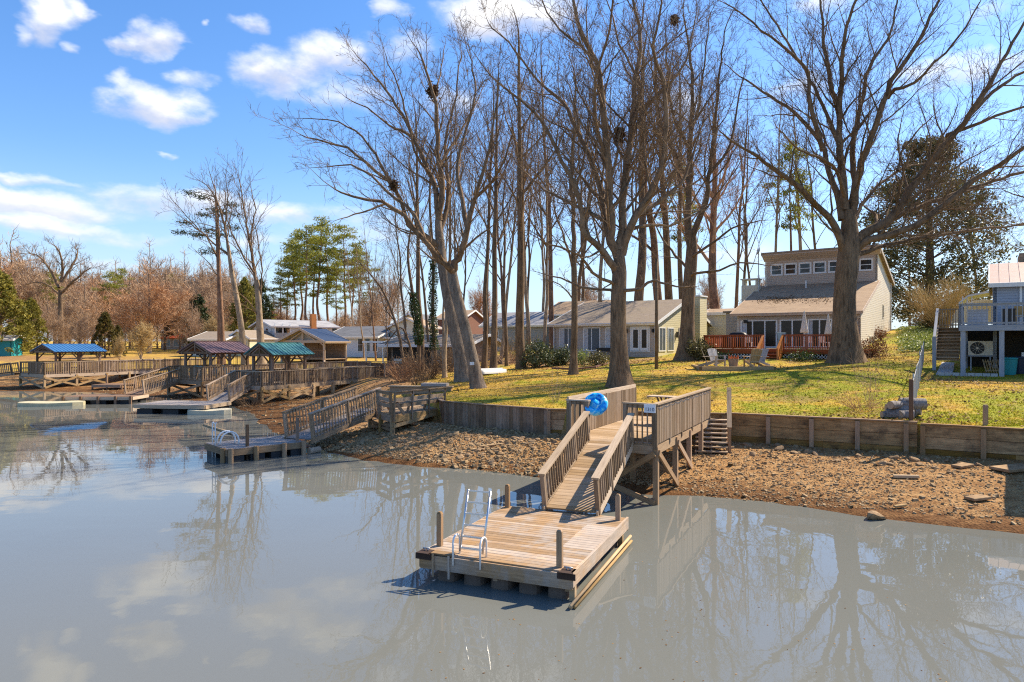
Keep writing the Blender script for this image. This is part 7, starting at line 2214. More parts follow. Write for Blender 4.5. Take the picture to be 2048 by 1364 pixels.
for k, px, D, ptop, w, nm, lab in (('cedar', -5, 96, 545, 1.0, 'cedar_tree', 'tall yellow green cedar at the left edge'), ('cedar', 62, 104, 600, .8, 'cedar_tree', 'lower yellow green cedar beside the tall one at the left edge'),
                               ('bronze', 210, 92, 626, 1.0, 'cedar_tree', 'bronze green cedar behind the blue pavilion pier'), ('bronze', 236, 94, 652, .9, 'cedar_tree', 'shorter bronze cedar touching the right side of the taller bronze cedar'),
                               ('darkever', 395, 118, 590, .9, 'evergreen_tree', 'dark evergreen behind the screened porch cottage'), ('cedar', 490, 116, 560, .7, 'cedar_tree', 'olive cedar behind the leaning trunk of the tall trio'), ('darkever', 345, 130, 620, .8, 'evergreen_tree', 'dark evergreen behind the orange red roof'),
                               ('darkever', 520, 128, 560, .7, 'evergreen_tree', 'dark narrow evergreen left of the green pines')):
    p = gpx(px, D); h = px_h(ptop, D, p.z); s = h / PROTO[k][2]; put(k, nm, lab, p, s * w * 1.05, 1.3 + px, sz=s)
# dark pine crowns over the far wood
for px, D, ptop, k, lab in ((108, 140, 545, 'pine2', 'dark pine rising behind the far elm'), (218, 138, 545, 'pine1', 'small round topped pine left of the reddish maple dome'), (240, 150, 538, 'pine0', 'pine crown just right of the small round topped pine'), (345, 160, 548, 'pine2', 'distant pine top above the reddish maple dome')):
    p = gpx(px, D); h = px_h(ptop, D, p.z); s = h / 20; put(k, 'pine_tree', lab, p, s * 1.0, px, sz=s)

# ---------------------------------------------------------------- far wood across the cove
FW = dict(gn=.10, trop=.05, ang=(40, 42, 45, 46), ratio=(.5, .5, .5, .5), dens=(2.0, 3.2, 2.4, 3), rmin=.016, maxl=2, up=.3, seg=1.0, minlen=.5, thick=.45)
def dome_mesh(key, seed, h, r, fork, spread, nl, mt, mc, cfg=FW):
    tq, cq = stem_tree_mesh(seed, h, r, nl, spread, cfg, 0, fork, tw=(6, .9, .017)); PROTO[key] = (tq.mesh('trunk', mt), cq.mesh('crown', mc), h)
dome_mesh('mapleA', 401, 13, .22, .16, (25, 60), 26, M['barkgrey'], M['twigred'])
dome_mesh('mapleB', 402, 12, .20, .14, (25, 65), 24, M['barkgrey'], M['twigpale'])
dome_mesh('mapleC', 403, 13, .20, .18, (20, 55), 24, M['barkbrown'], M['twigpale'])
dome_mesh('myrtle', 404, 6.0, .16, .06, (15, 48), 26, M['barkpale'], M['twigstraw'], dict(FW, dens=(2.2, 4.5, 4, 3), rmin=.011, seg=.6, minlen=.3))
GW = 'bare trees of the far wood across the cove'
rng = np.random.default_rng(5)
far = [(5, 122, 655, 'mapleC', .9), (50, 130, 650, 'mapleB', 1.0), (130, 128, 655, 'mapleC', .9), (155, 132, 650, 'mapleB', 1.0), (225, 134, 650, 'mapleC', 1.0), (265, 130, 655, 'mapleB', 1.0), (315, 136, 650, 'mapleC', 1.0), (350, 138, 650, 'mapleB', 1.0), (400, 140, 650, 'mapleC', 1.0), (440, 140, 645, 'mapleB', 1.0), (480, 142, 650, 'mapleC', 1.0), (540, 160, 650, 'mapleB', 1.0), (600, 165, 650, 'mapleC', 1.0), (660, 165, 650, 'mapleB', 1.0), (720, 160, 650, 'mapleC', 1.0), (770, 158, 650, 'mapleB', 1.0), (-60, 118, 600, 'mapleB', .9), (40, 112, 630, 'mapleC', .8), (75, 124, 620, 'mapleB', .9), (175, 112, 640, 'mapleB', .8), (205, 126, 620, 'mapleC', .9), (315, 132, 600, 'mapleB', .9), (360, 124, 610, 'mapleC', .8), (420, 124, 600, 'mapleB', .9), (455, 130, 590, 'mapleC', .9), (485, 134, 600, 'mapleB', .9), (515, 150, 610, 'mapleC', .9), (110, 172, 560, 'mapleB', 1.2), (160, 176, 555, 'mapleC', 1.2), (230, 178, 560, 'mapleB', 1.2), (280, 176, 550, 'mapleC', 1.2), (340, 178, 555, 'mapleB', 1.2), (400, 176, 560, 'mapleB', 1.1), (450, 178, 570, 'mapleC', 1.1), (30, 176, 545, 'mapleB', 1.3), (560, 176, 620, 'mapleB', 1.1), (620, 178, 630, 'mapleC', 1.1), (680, 176, 630, 'mapleB', 1.1), (740, 170, 610, 'mapleC', 1.0), (20, 150, 515, 'mapleC', 1.2), (60, 140, 560, 'mapleB', 1.0), (-40, 130, 520, 'mapleA', 1.2), (140, 128, 590, 'mapleB', 1.0), (170, 122, 585, 'mapleB', 1.1), (95, 118, 610, 'mapleB', 1.0), (185, 140, 570, 'mapleA', 1.0), (260, 140, 575, 'mapleC', 1.0),
       (330, 122, 560, 'mapleC', .95), (370, 142, 545, 'mapleB', .9), (405, 132, 560, 'mapleC', .9), (435, 146, 540, 'mapleB', .8), (140, 160, 560, 'mapleC', 1.0), (200, 165, 570, 'mapleB', 1.1), (470, 140, 560, 'mapleB', .8), (500, 150, 560, 'mapleC', .8), (300, 160, 530, 'mapleB', 1.0),
       (60, 165, 540, 'mapleC', 1.2), (0, 168, 530, 'mapleB', 1.2), (250, 118, 640, 'mapleB', .8), (120, 108, 640, 'mapleB', .7), (160, 104, 630, 'mapleC', .7), (385, 112, 620, 'mapleB', .7), (545, 140, 620, 'mapleA', .9), (590, 145, 640, 'mapleC', .9), (640, 140, 640, 'mapleA', .9), (690, 140, 640, 'mapleC', .9), (740, 135, 600, 'mapleB', .8),
       (780, 140, 560, 'mapleB', .8), (960, 126, 580, 'mapleA', .7), (1180, 124, 570, 'mapleB', .7), (1420, 126, 560, 'mapleC', .7), (1530, 126, 560, 'mapleC', .8), (1620, 124, 560, 'mapleB', .8)]
for px, D, ptop, k, w in far:
    p = gpx(px, D); h = px_h(ptop, D, p.z) * 1.24; s = h / PROTO[k][2]; put(k, 'bare_tree', 'bare twiggy tree of the far wood across the cove', p, s * w * rng.uniform(.9, 1.1), rng.random() * 6, GW, sz=s)
for px, D, ptop, k, w, nm, lab in ((298, 108, 532, 'mapleA', 1.35, 'maple_tree', 'rounded reddish brown maple, the broadest dome of the far wood'), (283, 82, 640, 'myrtle', 1.05, 'crape_myrtle', 'multi stemmed straw coloured crape myrtle on the grass behind the black fence'),
                               (240, 84, 668, 'myrtle', .7, 'crape_myrtle', 'thinner pale crape myrtle left of the straw coloured one'), (425, 108, 630, 'myrtle', 1.0, 'crape_myrtle', 'twiggy crape myrtle in front of the pale yellow gabled cottage')):
    p = gpx(px, D); h = px_h(ptop, D, p.z); s = h / PROTO[k][2]; put(k, nm, lab, p, s * w, px * .7, sz=s)
EL = [([(118, 575), (100, 540), (80, 515), (58, 505)], .26, .05, 2), ([(122, 565), (125, 530), (118, 500), (105, 488)], .25, .05, -2), ([(124, 565), (145, 530), (155, 505), (150, 495)], .24, .05, 3), ([(124, 585), (150, 560), (175, 540), (190, 535)], .2, .04, -3), ([(120, 590), (95, 570), (70, 565), (50, 570)], .16, .04, 4)]
limbed_tree('elm_tree', 'vase shaped bare elm standing highest in the far wood at the left', 112, [(122, 712), (122, 660), (121, 620), (121, 580)], [.5, .42, .38, .34], EL, dict(FW, dens=(1.3, 1.6, 1.5, 2), ratio=(.38, .5, .5, .5), rmin=.016), M['barkbrown'], M['twig'], 91, tw=(6, 1.1, .016))

# ---------------------------------------------------------------- broad evergreen on the right
def magnolia():
    D = 70; p = gpx(1858, D); rng = np.random.default_rng(77); tq, nq = QM(), QM()
    top = px_h(285, D, p.z)
    pts, rad = smooth_path([np.array(p) - np.array([0, 0, .2]), np.array(p) + np.array([.1, 0, top * .4]), np.array(p) + np.array([0, .2, top * .95])], [.55, .38, .08], .7); trunk_mesh(tq, pts, rad, 1.3, 10, rng=rng)
    C = []; T = []
    for i in range(1700):
        u_ = rng.random(); z = .10 + .9 * u_
        wl = 6.6 * math.sin(math.pi * min(1, .18 + .78 * z)) ** .8 + .3
        rr = wl * (.45 + .6 * rng.random()); az = rng.random() * 6.28
        c = np.array([math.cos(az) * rr, math.sin(az) * rr * .9, z * top])
        if math.sin(c[0] * 1.5 + 1) * math.sin(c[2] * 1.25 + .6) + .5 * math.sin(c[1] * 1.2 + 2) * math.sin(c[2] * 2.1) > .04: continue
        c[0] *= 1 + .16 * math.sin(c[2] * 1.7)
        k = min(int(z * .8 * (len(pts) - 1)), len(pts) - 2)
        if i % 9 == 0:
            q, r_ = smooth_path([pts[k], (pts[k] + np.array(p) + c) / 2 - np.array([0, 0, .4]), np.array(p) + c], [.07, .045, .02], 1.0); tq.tube(q, r_, 4, .5)
        m = 40
        C.append(np.array(p) + c + rng.normal(0, 1, (m, 3)) * np.array([.46, .46, .28])); T.append(np.clip(rng.normal(.45, .3, m), 0, 1))
    C = np.concatenate(C); nq.quads(leafquads(C, .32, rng, aspect=.5), np.concatenate(T))
    finish_tree('magnolia_tree', 'large dark glossy evergreen behind the right side of the two level house', None, p, tq, nq, M['barkbrown'], M['magnolia'])
magnolia()
# ---------------------------------------------------------------- leaf nests high in the trees
for i, (px, py, D, s, lab) in enumerate(((866, 182, 40.3, .42, 'ball shaped leaf nest high in the leaning grey pair'), (788, 371, 38, .30, 'small dark leaf nest on the lower left limb of the leaning pair'), (1240, 270, 32, .36, 'leaf nest in the middle of the central tree crown'), (1349, 40, 46, .34, 'leaf nest near the top of the frame, right of the central tree'))):
    rng = np.random.default_rng(500 + i); c = np.array(at(px, py, D)); q = QM()
    n = 420; P = c + rng.normal(0, 1, (n, 3)) * s * np.array([.36, .36, .42]); q.quads(leafquads(P, .20, rng), rng.random(n))
    o = bpy.data.objects.new('leaf_nest', q.mesh('leaf_nest', M['nest'], tuple(c), smooth=False)); link(o); o.location = tuple(c); tag(o, lab, 'nest', kind='thing')
# ---------------------------------------------------------------- shrubs and brush
def leafy_shrub(name, label, px, D, w, h, n, mat, size, seed, ms=None, group=None, dx=0, flat=0.0, clump=.2):
    rng = np.random.default_rng(seed); p = gpx(px, D); q, s = QM(), QM()
    C = []
    for i in range(max(6, n // 30)):
        a = rng.random() * 6.28; u_ = rng.random() ** .6; zz = rng.random()
        c = np.array([math.cos(a) * w * .5 * u_, math.sin(a) * w * .5 * u_, h * (.12 + .80 * zz * math.sqrt(max(.05, 1 - u_ * u_ * .8)))])
        C.append(c + rng.normal(0, 1, (30, 3)) * np.array([clump, clump, clump * .8]))
        if i % 2 == 0: s.tube([(0, 0, -.1), tuple(c * .55 + np.array([0, 0, .05])), tuple(c)], [.025, .018, .008], 3)
    C = np.concatenate(C); C[:, 2] = np.maximum(C[:, 2], .03)
    q.quads(leafquads(C, size, rng, flat), np.clip(rng.normal(.45, .28, len(C)), 0, 1))
    t = thing(name, label, 'shrub', p, 0, group)
    link(bpy.data.objects.new('foliage', q.mesh('foliage', mat, smooth=False)), t)
    link(bpy.data.objects.new('stems', s.mesh('stems', ms or M['twig'])), t)
    return t
def twig_shrub(name, label, px, D, w, h, n, mat, seed, r=.012, lean=.0, buds=None, group=None):
    rng = np.random.default_rng(seed); p = gpx(px, D); s, b = QM(), QM()
    G = Grow(rng, gn=.12, trop=.03, ang=(30, 34, 40, 40), ratio=(.5, .5, .5, .5), dens=(3, 4, 4, 4), rmin=r * .45, maxl=2, up=.2, seg=.4, minlen=.15)
    for i in range(n):
        a = rng.random() * 6.28; sp = rng.random() ** .7
        d = nrmv(np.array([math.cos(a) * sp * w / h * .9 + lean, math.sin(a) * sp * w / h * .9, 1.]))
        G.go(s, np.array([math.cos(a) * w * .10, math.sin(a) * w * .10, -.05]), d, h * rng.uniform(.55, 1.1), r, 1)
    t = thing(name, label, 'shrub', p, 0, group)
    link(bpy.data.objects.new('stems', s.mesh('stems', mat)), t)
    if buds:
        T = np.array(G.tips); T = T[rng.random(len(T)) < buds[1]]
        b.quads(leafquads(T + rng.normal(0, .04, T.shape), buds[2], rng), rng.random(len(T)))
        link(bpy.data.objects.new('leaves', b.mesh('leaves', buds[0], smooth=False)), t)
    return t
leafy_shrub('rhododendron', 'large pale edged evergreen shrub at the left corner of the tan house', 1072, 50, 2.4, 2.1, 2600, M['shrub'], .16, 601)
leafy_shrub('evergreen_shrub', 'lower evergreen shrub just right of the large one by the tan house', 1104, 50.5, 1.7, 1.3, 1400, M['shrub'], .15, 602)
leafy_shrub('evergreen_shrub', 'rounded shrub under the leftmost sliding door of the tan house', 1127, 51, 1.4, 1.6, 1500, M['shrub'], .14, 603)
leafy_shrub('evergreen_shrub', 'yellowish shrub right of the slim tree by the tan house', 1163, 50, 1.2, 1.1, 1000, M['paleground'], .12, 604)
leafy_shrub('evergreen_shrub', 'low dark shrub on the leaf bed below the middle sliding door', 1196, 47, 1.6, 1.0, 1300, M['magnolia'], .13, 605)
leafy_shrub('evergreen_shrub', 'dark glossy shrub at the left end of the red deck', 1397, 47.0, 1.7, 1.7, 2200, M['magnolia'], .15, 606)
leafy_shrub('evergreen_shrub', 'low dark mound against the lattice below the red deck stairs', 1604, 42.6, 1.7, .6, 900, M['ivy'], .11, 607)
leafy_shrub('evergreen_shrub', 'low dark shrub by the lattice under the left rail of the red deck', 1440, 46.5, 2.4, .5, 900, M['ivy'], .11, 612)
leafy_shrub('russet_shrub', 'russet leaved shrub at the right foot of the massive tree', 1742, 43.5, 1.7, 1.25, 1700, M['redshrub'], .12, 608, clump=.28)
leafy_shrub('russet_shrub', 'smaller russet shrub by the lit side wall of the two level house', 1762, 52, 1.1, 1.2, 800, M['redshrub'], .12, 609)
leafy_shrub('russet_shrub', 'reddish low shrub in front of the dark evergreen on the slope', 1850, 60, 2.4, 1.3, 1300, M['redshrub'], .14, 610)
leafy_shrub('spiky_shrub', 'green strappy clump at the foot of the straw coloured shrub', 1868, 56, 2.2, 1.4, 1300, M['shrub'], .22, 611)
twig_shrub('forsythia', 'big fountain of straw coloured twigs below the dark evergreen', 1880, 55, 3.2, 4.0, 110, M['twigstraw'], 620, .016, buds=(M['paleground'], .25, .07))
twig_shrub('brush_thicket', 'dense brown brush on the bank left of the pale broken stem', 852, 46.5, 3.4, 2.1, 90, M['twig'], 621, .014, buds=(M['deadleaf'], .3, .12), group='brown brush along the left bank')
twig_shrub('brush_thicket', 'reddish twiggy bush beside the end of the teal pavilion walkway', 806, 46, 2.4, 1.7, 80, M['twigred'], 622, .012, buds=(M['deadleaf'], .3, .1), group='brown brush along the left bank')
twig_shrub('brush_thicket', 'brown brush right of the pale broken stem', 905, 52, 2.6, 2.0, 70, M['twig'], 623, .014, buds=(M['deadleaf'], .3, .12), group='brown brush along the left bank')
twig_shrub('brush_thicket', 'bare brush between the forest trunks and the upturned boat', 1010, 58, 4.0, 1.8, 60, M['twigpale'], 624, .014, group='brown brush along the left bank')
twig_shrub('brush_thicket', 'olive twiggy brush under the forest trunks left of the large evergreen shrub', 1030, 62, 3.4, 2.6, 70, M['twigstraw'], 625, .014, buds=(M['paleground'], .2, .1), group='brown brush along the left bank')
twig_shrub('brush_thicket', 'brown bush behind the bench box on the bank', 835, 41, 1.8, 1.0, 50, M['twig'], 626, .01, buds=(M['deadleaf'], .4, .1), group='brown brush along the left bank')
twig_shrub('weed_clump', 'dry red stemmed weeds behind the wall left of the log pile', 1725, 23.6, 2.2, .9, 60, M['twigred'], 627, .006, buds=(M['deadleaf'], .25, .06))
twig_shrub('weed_clump', 'thin taller bare stems standing above the weeds by the log pile', 1742, 24.4, 1.0, 2.2, 12, M['twigpale'], 628, .006)
twig_shrub('weed_clump', 'small dry sapling on the lawn above the upright board wall', 1110, 27, .9, 1.2, 10, M['twigpale'], 629, .006, buds=(M['deadleaf'], .25, .06))
twig_shrub('dead_branches', 'tangle of dead branches on the mud under the teal pavilion gangway', 500, 43, 2.6, 1.0, 60, M['twig'], 630, .014)

def ground_cover():
    rng = np.random.default_rng(640); q = QM(); P = []
    for i in range(9000):
        px = rng.uniform(1795, 1880); D = rng.uniform(44, 60); x = (px - 1024) / FPX * D
        if rng.random() > 1.2 - abs(px - 1840) / 48: continue
        P.append((x + rng.normal(0, .2), D, gz(x, D) + rng.uniform(.03, .3)))
    P = np.array(P); q.quads(leafquads(P, .17, rng, flat=.3), rng.random(len(P)))
    o = bpy.data.objects.new('ground_cover', q.mesh('ground_cover', M['paleground'], smooth=False)); link(o); tag(o, kind='stuff')
ground_cover()

# ---------------------------------------------------------------- lawn blades, fallen leaves
def lawn_blades():
    rng = np.random.default_rng(650); q = QM()
    P = []
    n = 70000
    px = rng.uniform(820, 2060, n); D = 20 + 30 * rng.random(n) ** 1.7; x = (px - 1024) / FPX * D
    d = wall_dist(x, D); inside = np.array([True] * n)
    # keep points on the lawn side
    for i in range(n):
        pass
    z = np.full(n, np.nan)
    ok = []
    for i in range(0, n):
        h = GB.ray_cast(Vector((x[i], D[i], 60)), Vector((0, 0, -1)))
        if h[0] is not None and h[0].z > 1.5: z[i] = h[0].z; ok.append(i)
    ok = np.array(ok); x, D, z = x[ok], D[ok], z[ok]; m = len(ok)
    a = rng.uniform(0, 6.28, m); hh = rng.uniform(.018, .045, m); w = rng.uniform(.010, .022, m) * (1 + D / 60)
    lx, ly = rng.normal(0, .035, m), rng.normal(0, .035, m)
    b0 = np.stack([x - np.cos(a) * w, D - np.sin(a) * w, z - .01], 1); b1 = np.stack([x + np.cos(a) * w, D + np.sin(a) * w, z - .01], 1)
    t1 = np.stack([x + lx + np.cos(a) * w * .3, D + ly + np.sin(a) * w * .3, z + hh], 1); t0 = np.stack([x + lx - np.cos(a) * w * .3, D + ly - np.sin(a) * w * .3, z + hh], 1)
    q.quads(np.stack([b0, b1, t1, t0], 1), rng.random(m))
    o = bpy.data.objects.new('grass', q.mesh('grass', M['grassblade'], smooth=False)); link(o); tag(o, kind='stuff')
    # fallen leaves: thick under the trees and along the bank, thin elsewhere
    q = QM(); L = []
    for cx, cy, sx, sy, k in ((-6, 45, 3, 7, 1500), (-4, 37, 1.3, 4, 500), (4, 50, 5, 5, 1600), (2, 58, 9, 8, 1500), (11.2, 21.6, 1.8, .8, 500), (21, 43.5, 2.2, 2, 900), (24, 45, 2, 6, 600), (15, 40, 7, 8, 900), (19.5, 30, 1.2, 7, 700), (9, 34, 8, 7, 900), (9, 47, 3, 2, 700), (17, 23, 5, 3, 500)):
        for i in range(k):
            x_, y_ = rng.normal(cx, sx), rng.normal(cy, sy)
            h = GB.ray_cast(Vector((x_, y_, 60)), Vector((0, 0, -1)))
            if h[0] is not None and h[0].z > .6: L.append((x_, y_, h[0].z + rng.uniform(.01, .05)))
    L = np.array(L); q.quads(leafquads(L, .12, rng, flat=.6, aspect=.6), rng.random(len(L)))
    o = bpy.data.objects.new('fallen_leaves', q.mesh('fallen_leaves', M['deadleaf'], smooth=False)); link(o); tag(o, kind='stuff')
lawn_blades()

# ---------------------------------------------------------------- shore stones
def stone_mesh(seed, flat=.6):
    rng = np.random.default_rng(seed)
    import bmesh
    bm = bmesh.new(); bmesh.ops.create_icosphere(bm, subdivisions=2, radius=1)
    pl = [(nrmv(rng.normal(size=3)), rng.uniform(.45, .85)) for _ in range(11)]
    for v in bm.verts:
        c = np.array(v.co)
        for n_, d_ in pl:
            k = c @ n_
            if k > d_: c = c - n_ * (k - d_)
        c[2] *= flat; v.co = Vector(c * (1 + rng.normal(0, .02)))
    me = bpy.data.meshes.new('rock'); bm.to_mesh(me); bm.free()
    a = me.attributes.new('tint', 'FLOAT', 'FACE'); a.data.foreach_set('value', np.full(len(me.polygons), rng.random(), np.float32))
    me.materials.append(M['stone']); return me
def on_shore(x, y):
    h = GB.ray_cast(Vector((x, y, 60)), Vector((0, 0, -1)))
    return h[0].z if h[0] is not None and -.03 < h[0].z < .98 else None
def shore_stones():
    rng = np.random.default_rng(660); meshes = [stone_mesh(700 + i, rng.uniform(.35, .8)) for i in range(9)]
    # shore axis pairs: water edge to wall foot
    S = [((-9.2, 28.3), (-6.6, 34)), ((-6.9, 25.2), (-3.4, 28.4)), ((-3.2, 22.5), (.3, 25.6)), ((.9, 20.3), (4.2, 24.0)), ((4.93, 17.8), (7.3, 23.2)), ((8.95, 15.8), (12.3, 20.5)), ((15, 12.4), (19, 16.4))]
    def pick(lo, hi, t0, t1):
        s = rng.uniform(lo, hi); i = min(int(s), len(S) - 2); f = s - i; t = rng.uniform(t0, t1)
        a = np.array(S[i][0]) * (1 - f) + np.array(S[i + 1][0]) * f; b = np.array(S[i][1]) * (1 - f) + np.array(S[i + 1][1]) * f
        return a + (b - a) * t
    cnt = 0; tries = 0
    lab = 'one of the angular brown stones scattered over the bare shore'
    while cnt < 285 and tries < 4000:
        tries += 1
        u_ = rng.random()
        if u_ < .52: p = pick(.9, 3.2, .15, .98); s = rng.uniform(.07, .17)
        elif u_ < .80: p = pick(3.6, 6.0, .72, .99); s = rng.uniform(.06, .17)
        else: p = pick(3.4, 6.0, .05, .8); s = rng.uniform(.035, .09)
        z = on_shore(*p)
        if z is None: continue
        o = bpy.data.objects.new('rock', meshes[rng.integers(9)]); link(o)
        o.location = (p[0], p[1], z + s * .12); o.rotation_euler = (rng.normal(0, .25), rng.normal(0, .25), rng.uniform(0, 6.28)); o.scale = (s * rng.uniform(.8, 1.5), s, s * rng.uniform(.6, 1.0))
        tag(o, lab, 'rock', 'brown stones along the shore', 'thing'); cnt += 1
    for p, s, lb in ((onz(1750, 1037, 0.0), (.34, .26, .26), 'wet dark stone sitting at the water edge on the right'), (onz(1612, 905, .38), (.34, .28, .26), 'squarish boulder near the foot of the plank wall, right of the steps'), (onz(1205, 1008, 0), (.14, .12, .14), 'small tan stone in the water beside the foot of the near gangway')):
        o = bpy.data.objects.new('boulder', meshes[2]); link(o); o.location = p + V(0, 0, .05); o.scale = s; o.rotation_euler = (.2, .1, 1.0); tag(o, lb, 'rock', kind='thing')
    # small stones and gravel, too many to count
    q = QM(); base = []
    box = np.array([[-1, -1, -1], [1, -1, -1], [1, 1, -1], [-1, 1, -1], [-.8, -.8, 1], [.8, -.8, 1], [.8, .8, 1], [-.8, .8, 1]], float)
    fq = np.array([[0, 1, 5, 4], [1, 2, 6, 5], [2, 3, 7, 6], [3, 0, 4, 7], [4, 5, 6, 7]])
    PP, SS = [], []
    for i in range(26000):
        left = rng.random() < .42
        p = pick(.3, 3.2, .02, 1.0) if left else pick(3.0, 6.0, .02, 1.0)
        z = on_shore(*p)
        if z is None: continue
        s = (rng.gamma(1.5, .0075) + .006) * (1.55 if left else 1.0)
        PP.append((p[0], p[1], z + s * .2)); SS.append(min(s, .10 if left else .06))
    for i in range(3500):
        x, y = rng.uniform(-34, -8), 0; y = rng.uniform(27, 58); z = on_shore(x, y)
        if z is None: continue
        PP.append((x, y, z + .01)); SS.append(rng.gamma(2, .015) + .012)
    PP, SS = np.array(PP), np.array(SS); n = len(PP)
    a = rng.uniform(0, 6.28, n); ca, sa = np.cos(a), np.sin(a)
    vv = box[None] * (SS[:, None] * np.stack([rng.uniform(.7, 1.5, n), rng.uniform(.6, 1.1, n), rng.uniform(.3, .7, n)], 1))[:, None, :]
    vv *= rng.uniform(.75, 1.2, (n, 8, 1))
    tl = rng.normal(0, .3, n)[:, None]
    x, y, z = vv[..., 0], vv[..., 1], vv[..., 2]
    z2 = z + x * tl
    vv = np.stack([x * ca[:, None] - y * sa[:, None], x * sa[:, None] + y * ca[:, None], z2], 2) + PP[:, None, :]
    q.v.append(vv.reshape(-1, 3)); q.q.append((fq[None] + (np.arange(n) * 8)[:, None, None]).reshape(-1, 4)); q.t.append(np.repeat(rng.random(n), 5)); q.n += n * 8
    o = bpy.data.objects.new('gravel', q.mesh('gravel', M['gravel'], smooth=False)); link(o); tag(o, kind='stuff')
    # planks and slabs lying on the shore
    for px, py, yw, L, w, h, lb, nm in ((1812, 957, -.35, .62, .12, .08, 'short tan plank lying on the gravel in the middle of the right shore', 'plank'), (2030, 940, .25, 1.1, .6, .08, 'flat brown slab at the right edge by the wall foot', 'stone_slab'), (1800, 1016, .1, .3, .09, .05, 'small dark board near the water on the right shore', 'plank'),
                                      (1925, 935, .4, .55, .3, .07, 'pale flat slab on the gravel right of centre of the shore', 'stone_slab'), (985, 893, .5, 1.0, .07, .05, 'thin pale stick lying on the stones left of the near gangway', 'stick'), (1955, 1000, .2, .5, .3, .07, 'flat stone in the shade patch on the right shore', 'stone_slab')):
        c = ong(px, py); f = MB(c); d = V(math.cos(yw), math.sin(yw), 0) * L / 2
        f.beam(c - d + UP * .04, c + d + UP * (.05 + .02), w, h)
        o = f.build(nm, M['chairgold'] if nm != 'stone_slab' else M['stone'], None, bevel=.012); tag(o, lb, nm.split('_')[-1], kind='thing')
shore_stones()

# ---------------------------------------------------------------- logs, fences, pole, boat, notice
def logs():
    for i, (px, py, L, r, yw, lb) in enumerate(((1800, 832, .62, .13, .1, 'grey log lying lowest at the left of the pile by the wire fence'), (1783, 836, .5, .09, .5, 'thin grey log at the left foot of the log pile'), (1822, 836, .45, .17, 1.3, 'big sawn log with a pale end at the right of the pile'), (1812, 834, .5, .11, .9, 'dark log between the bottom logs of the pile'),
                                               (1797, 820, .6, .12, .25, 'grey log in the second layer on the left of the pile'), (1818, 822, .55, .12, -.2, 'grey log in the second layer on the right of the pile'), (1790, 812, .4, .10, 1.0, 'short log on top at the left of the pile'), (1825, 810, .6, .15, .3, 'thick log topmost on the pile beside the fence post'))):
        D = 21.9 + .15 * (i % 3)
        c = at(px, py - 2, D); g = gz(c.x, c.y)
        c.z = max(c.z, g + r * .9)
        L *= 1.25; r *= 1.3; d = V(math.cos(yw - .5), math.sin(yw - .5), 0) * L / 2
        t = thing('firewood_log', lb, 'log', c, 0, 'logs piled by the wire fence')
        f = MB(c); f.tube([c - d, c - d * .3 + UP * .01, c + d * .4, c + d], [r, r * 1.04, r * .98, r * .95], 12, cap=False); f.build('log_bark', M['logbark'], t, smooth=True)
        for s in (-1, 1):
            f = MB(c); e = c + d * s; f.tube([e - d.normalized() * s * .02, e + d.normalized() * s * .004], r * .93, 12); f.build('sawn_end', M['logend'], t)
logs()
def wire_fence():
    a, b = V(12.25, 20.95, 0), V(23.2, 38.5, 0)
    root = thing('wire_fence', 'sagging chain link fence running up the slope from the log pile', 'fence', (a.x, a.y, gz(a.x, a.y)), 0); o = root.location
    L = (b - a).length; d = (b - a) / L; n = 7
    hgt = lambda t: 1.15 - .12 * abs(math.sin(t * 9))
    for i in range(n + 1):
        q = lerp(a, b, i / n); g = gz(q.x, q.y); f = MB(o)
        if i == 0: f.beam(V(q.x, q.y, g - .3), V(q.x, q.y, g + 1.35), .12, .12, up=d)
        else: f.tube([V(q.x, q.y, g - .2), V(q.x + random.uniform(-.08, .08), q.y, g + 1.2)], .03, 6)
        f.build('fence_post', M['walldark'] if i == 0 else M['steel'], root)
    f = MB(o); k = int(L / .22)
    for i in range(k):
        for s in (1, -1):
            t0, t1 = i * .22 / L, min(1, (i * .22 + 1.1) / L)
            q0, q1 = lerp(a, b, t0), lerp(a, b, t1)
            z0, z1 = (0, hgt(t1)) if s > 0 else (hgt(t0), 0)
            f.beam(V(q0.x, q0.y, gz(q0.x, q0.y) + z0), V(q1.x, q1.y, gz(q1.x, q1.y) + z1), .004, .004)
    m = 40
    for i in range(m):
        q0, q1 = lerp(a, b, i / m), lerp(a, b, (i + 1) / m)
        f.beam(V(q0.x, q0.y, gz(q0.x, q0.y) + hgt(i / m)), V(q1.x, q1.y, gz(q1.x, q1.y) + hgt((i + 1) / m)), .02, .02)
    f.build('chain_link', M['steel'], root)
wire_fence()
def lone_post():
    p = onz(1971, 852, 1.56); p.z = gz(p.x, p.y)
    f = MB(p); f.beam(p - UP * .3, p + UP * .60, .10, .10, up=Y_); f.beam(p + UP * .60, p + UP * .62, .10, .10, up=Y_, taper=.7)
    o = f.build('timber_post', M['post'], None); tag(o, 'lone square brown post standing behind the plank wall at the right', 'post', kind='thing')
    f = MB(); D = 40.5; p = gpx(1313, D); f.o = p
    f.tube([p - UP * .4, V(p.x, p.y, at(0, 640, D).z), V(p.x + .02, p.y, at(0, 518, D).z)], [.115, .10, .085], 12)
    o = f.build('utility_pole', M['postdark'] if 'postdark' in M else M['barkbrown'], None, smooth=True); tag(o, 'slim bare brown pole standing on the lawn right of the central tree', 'pole', kind='thing')
lone_post()
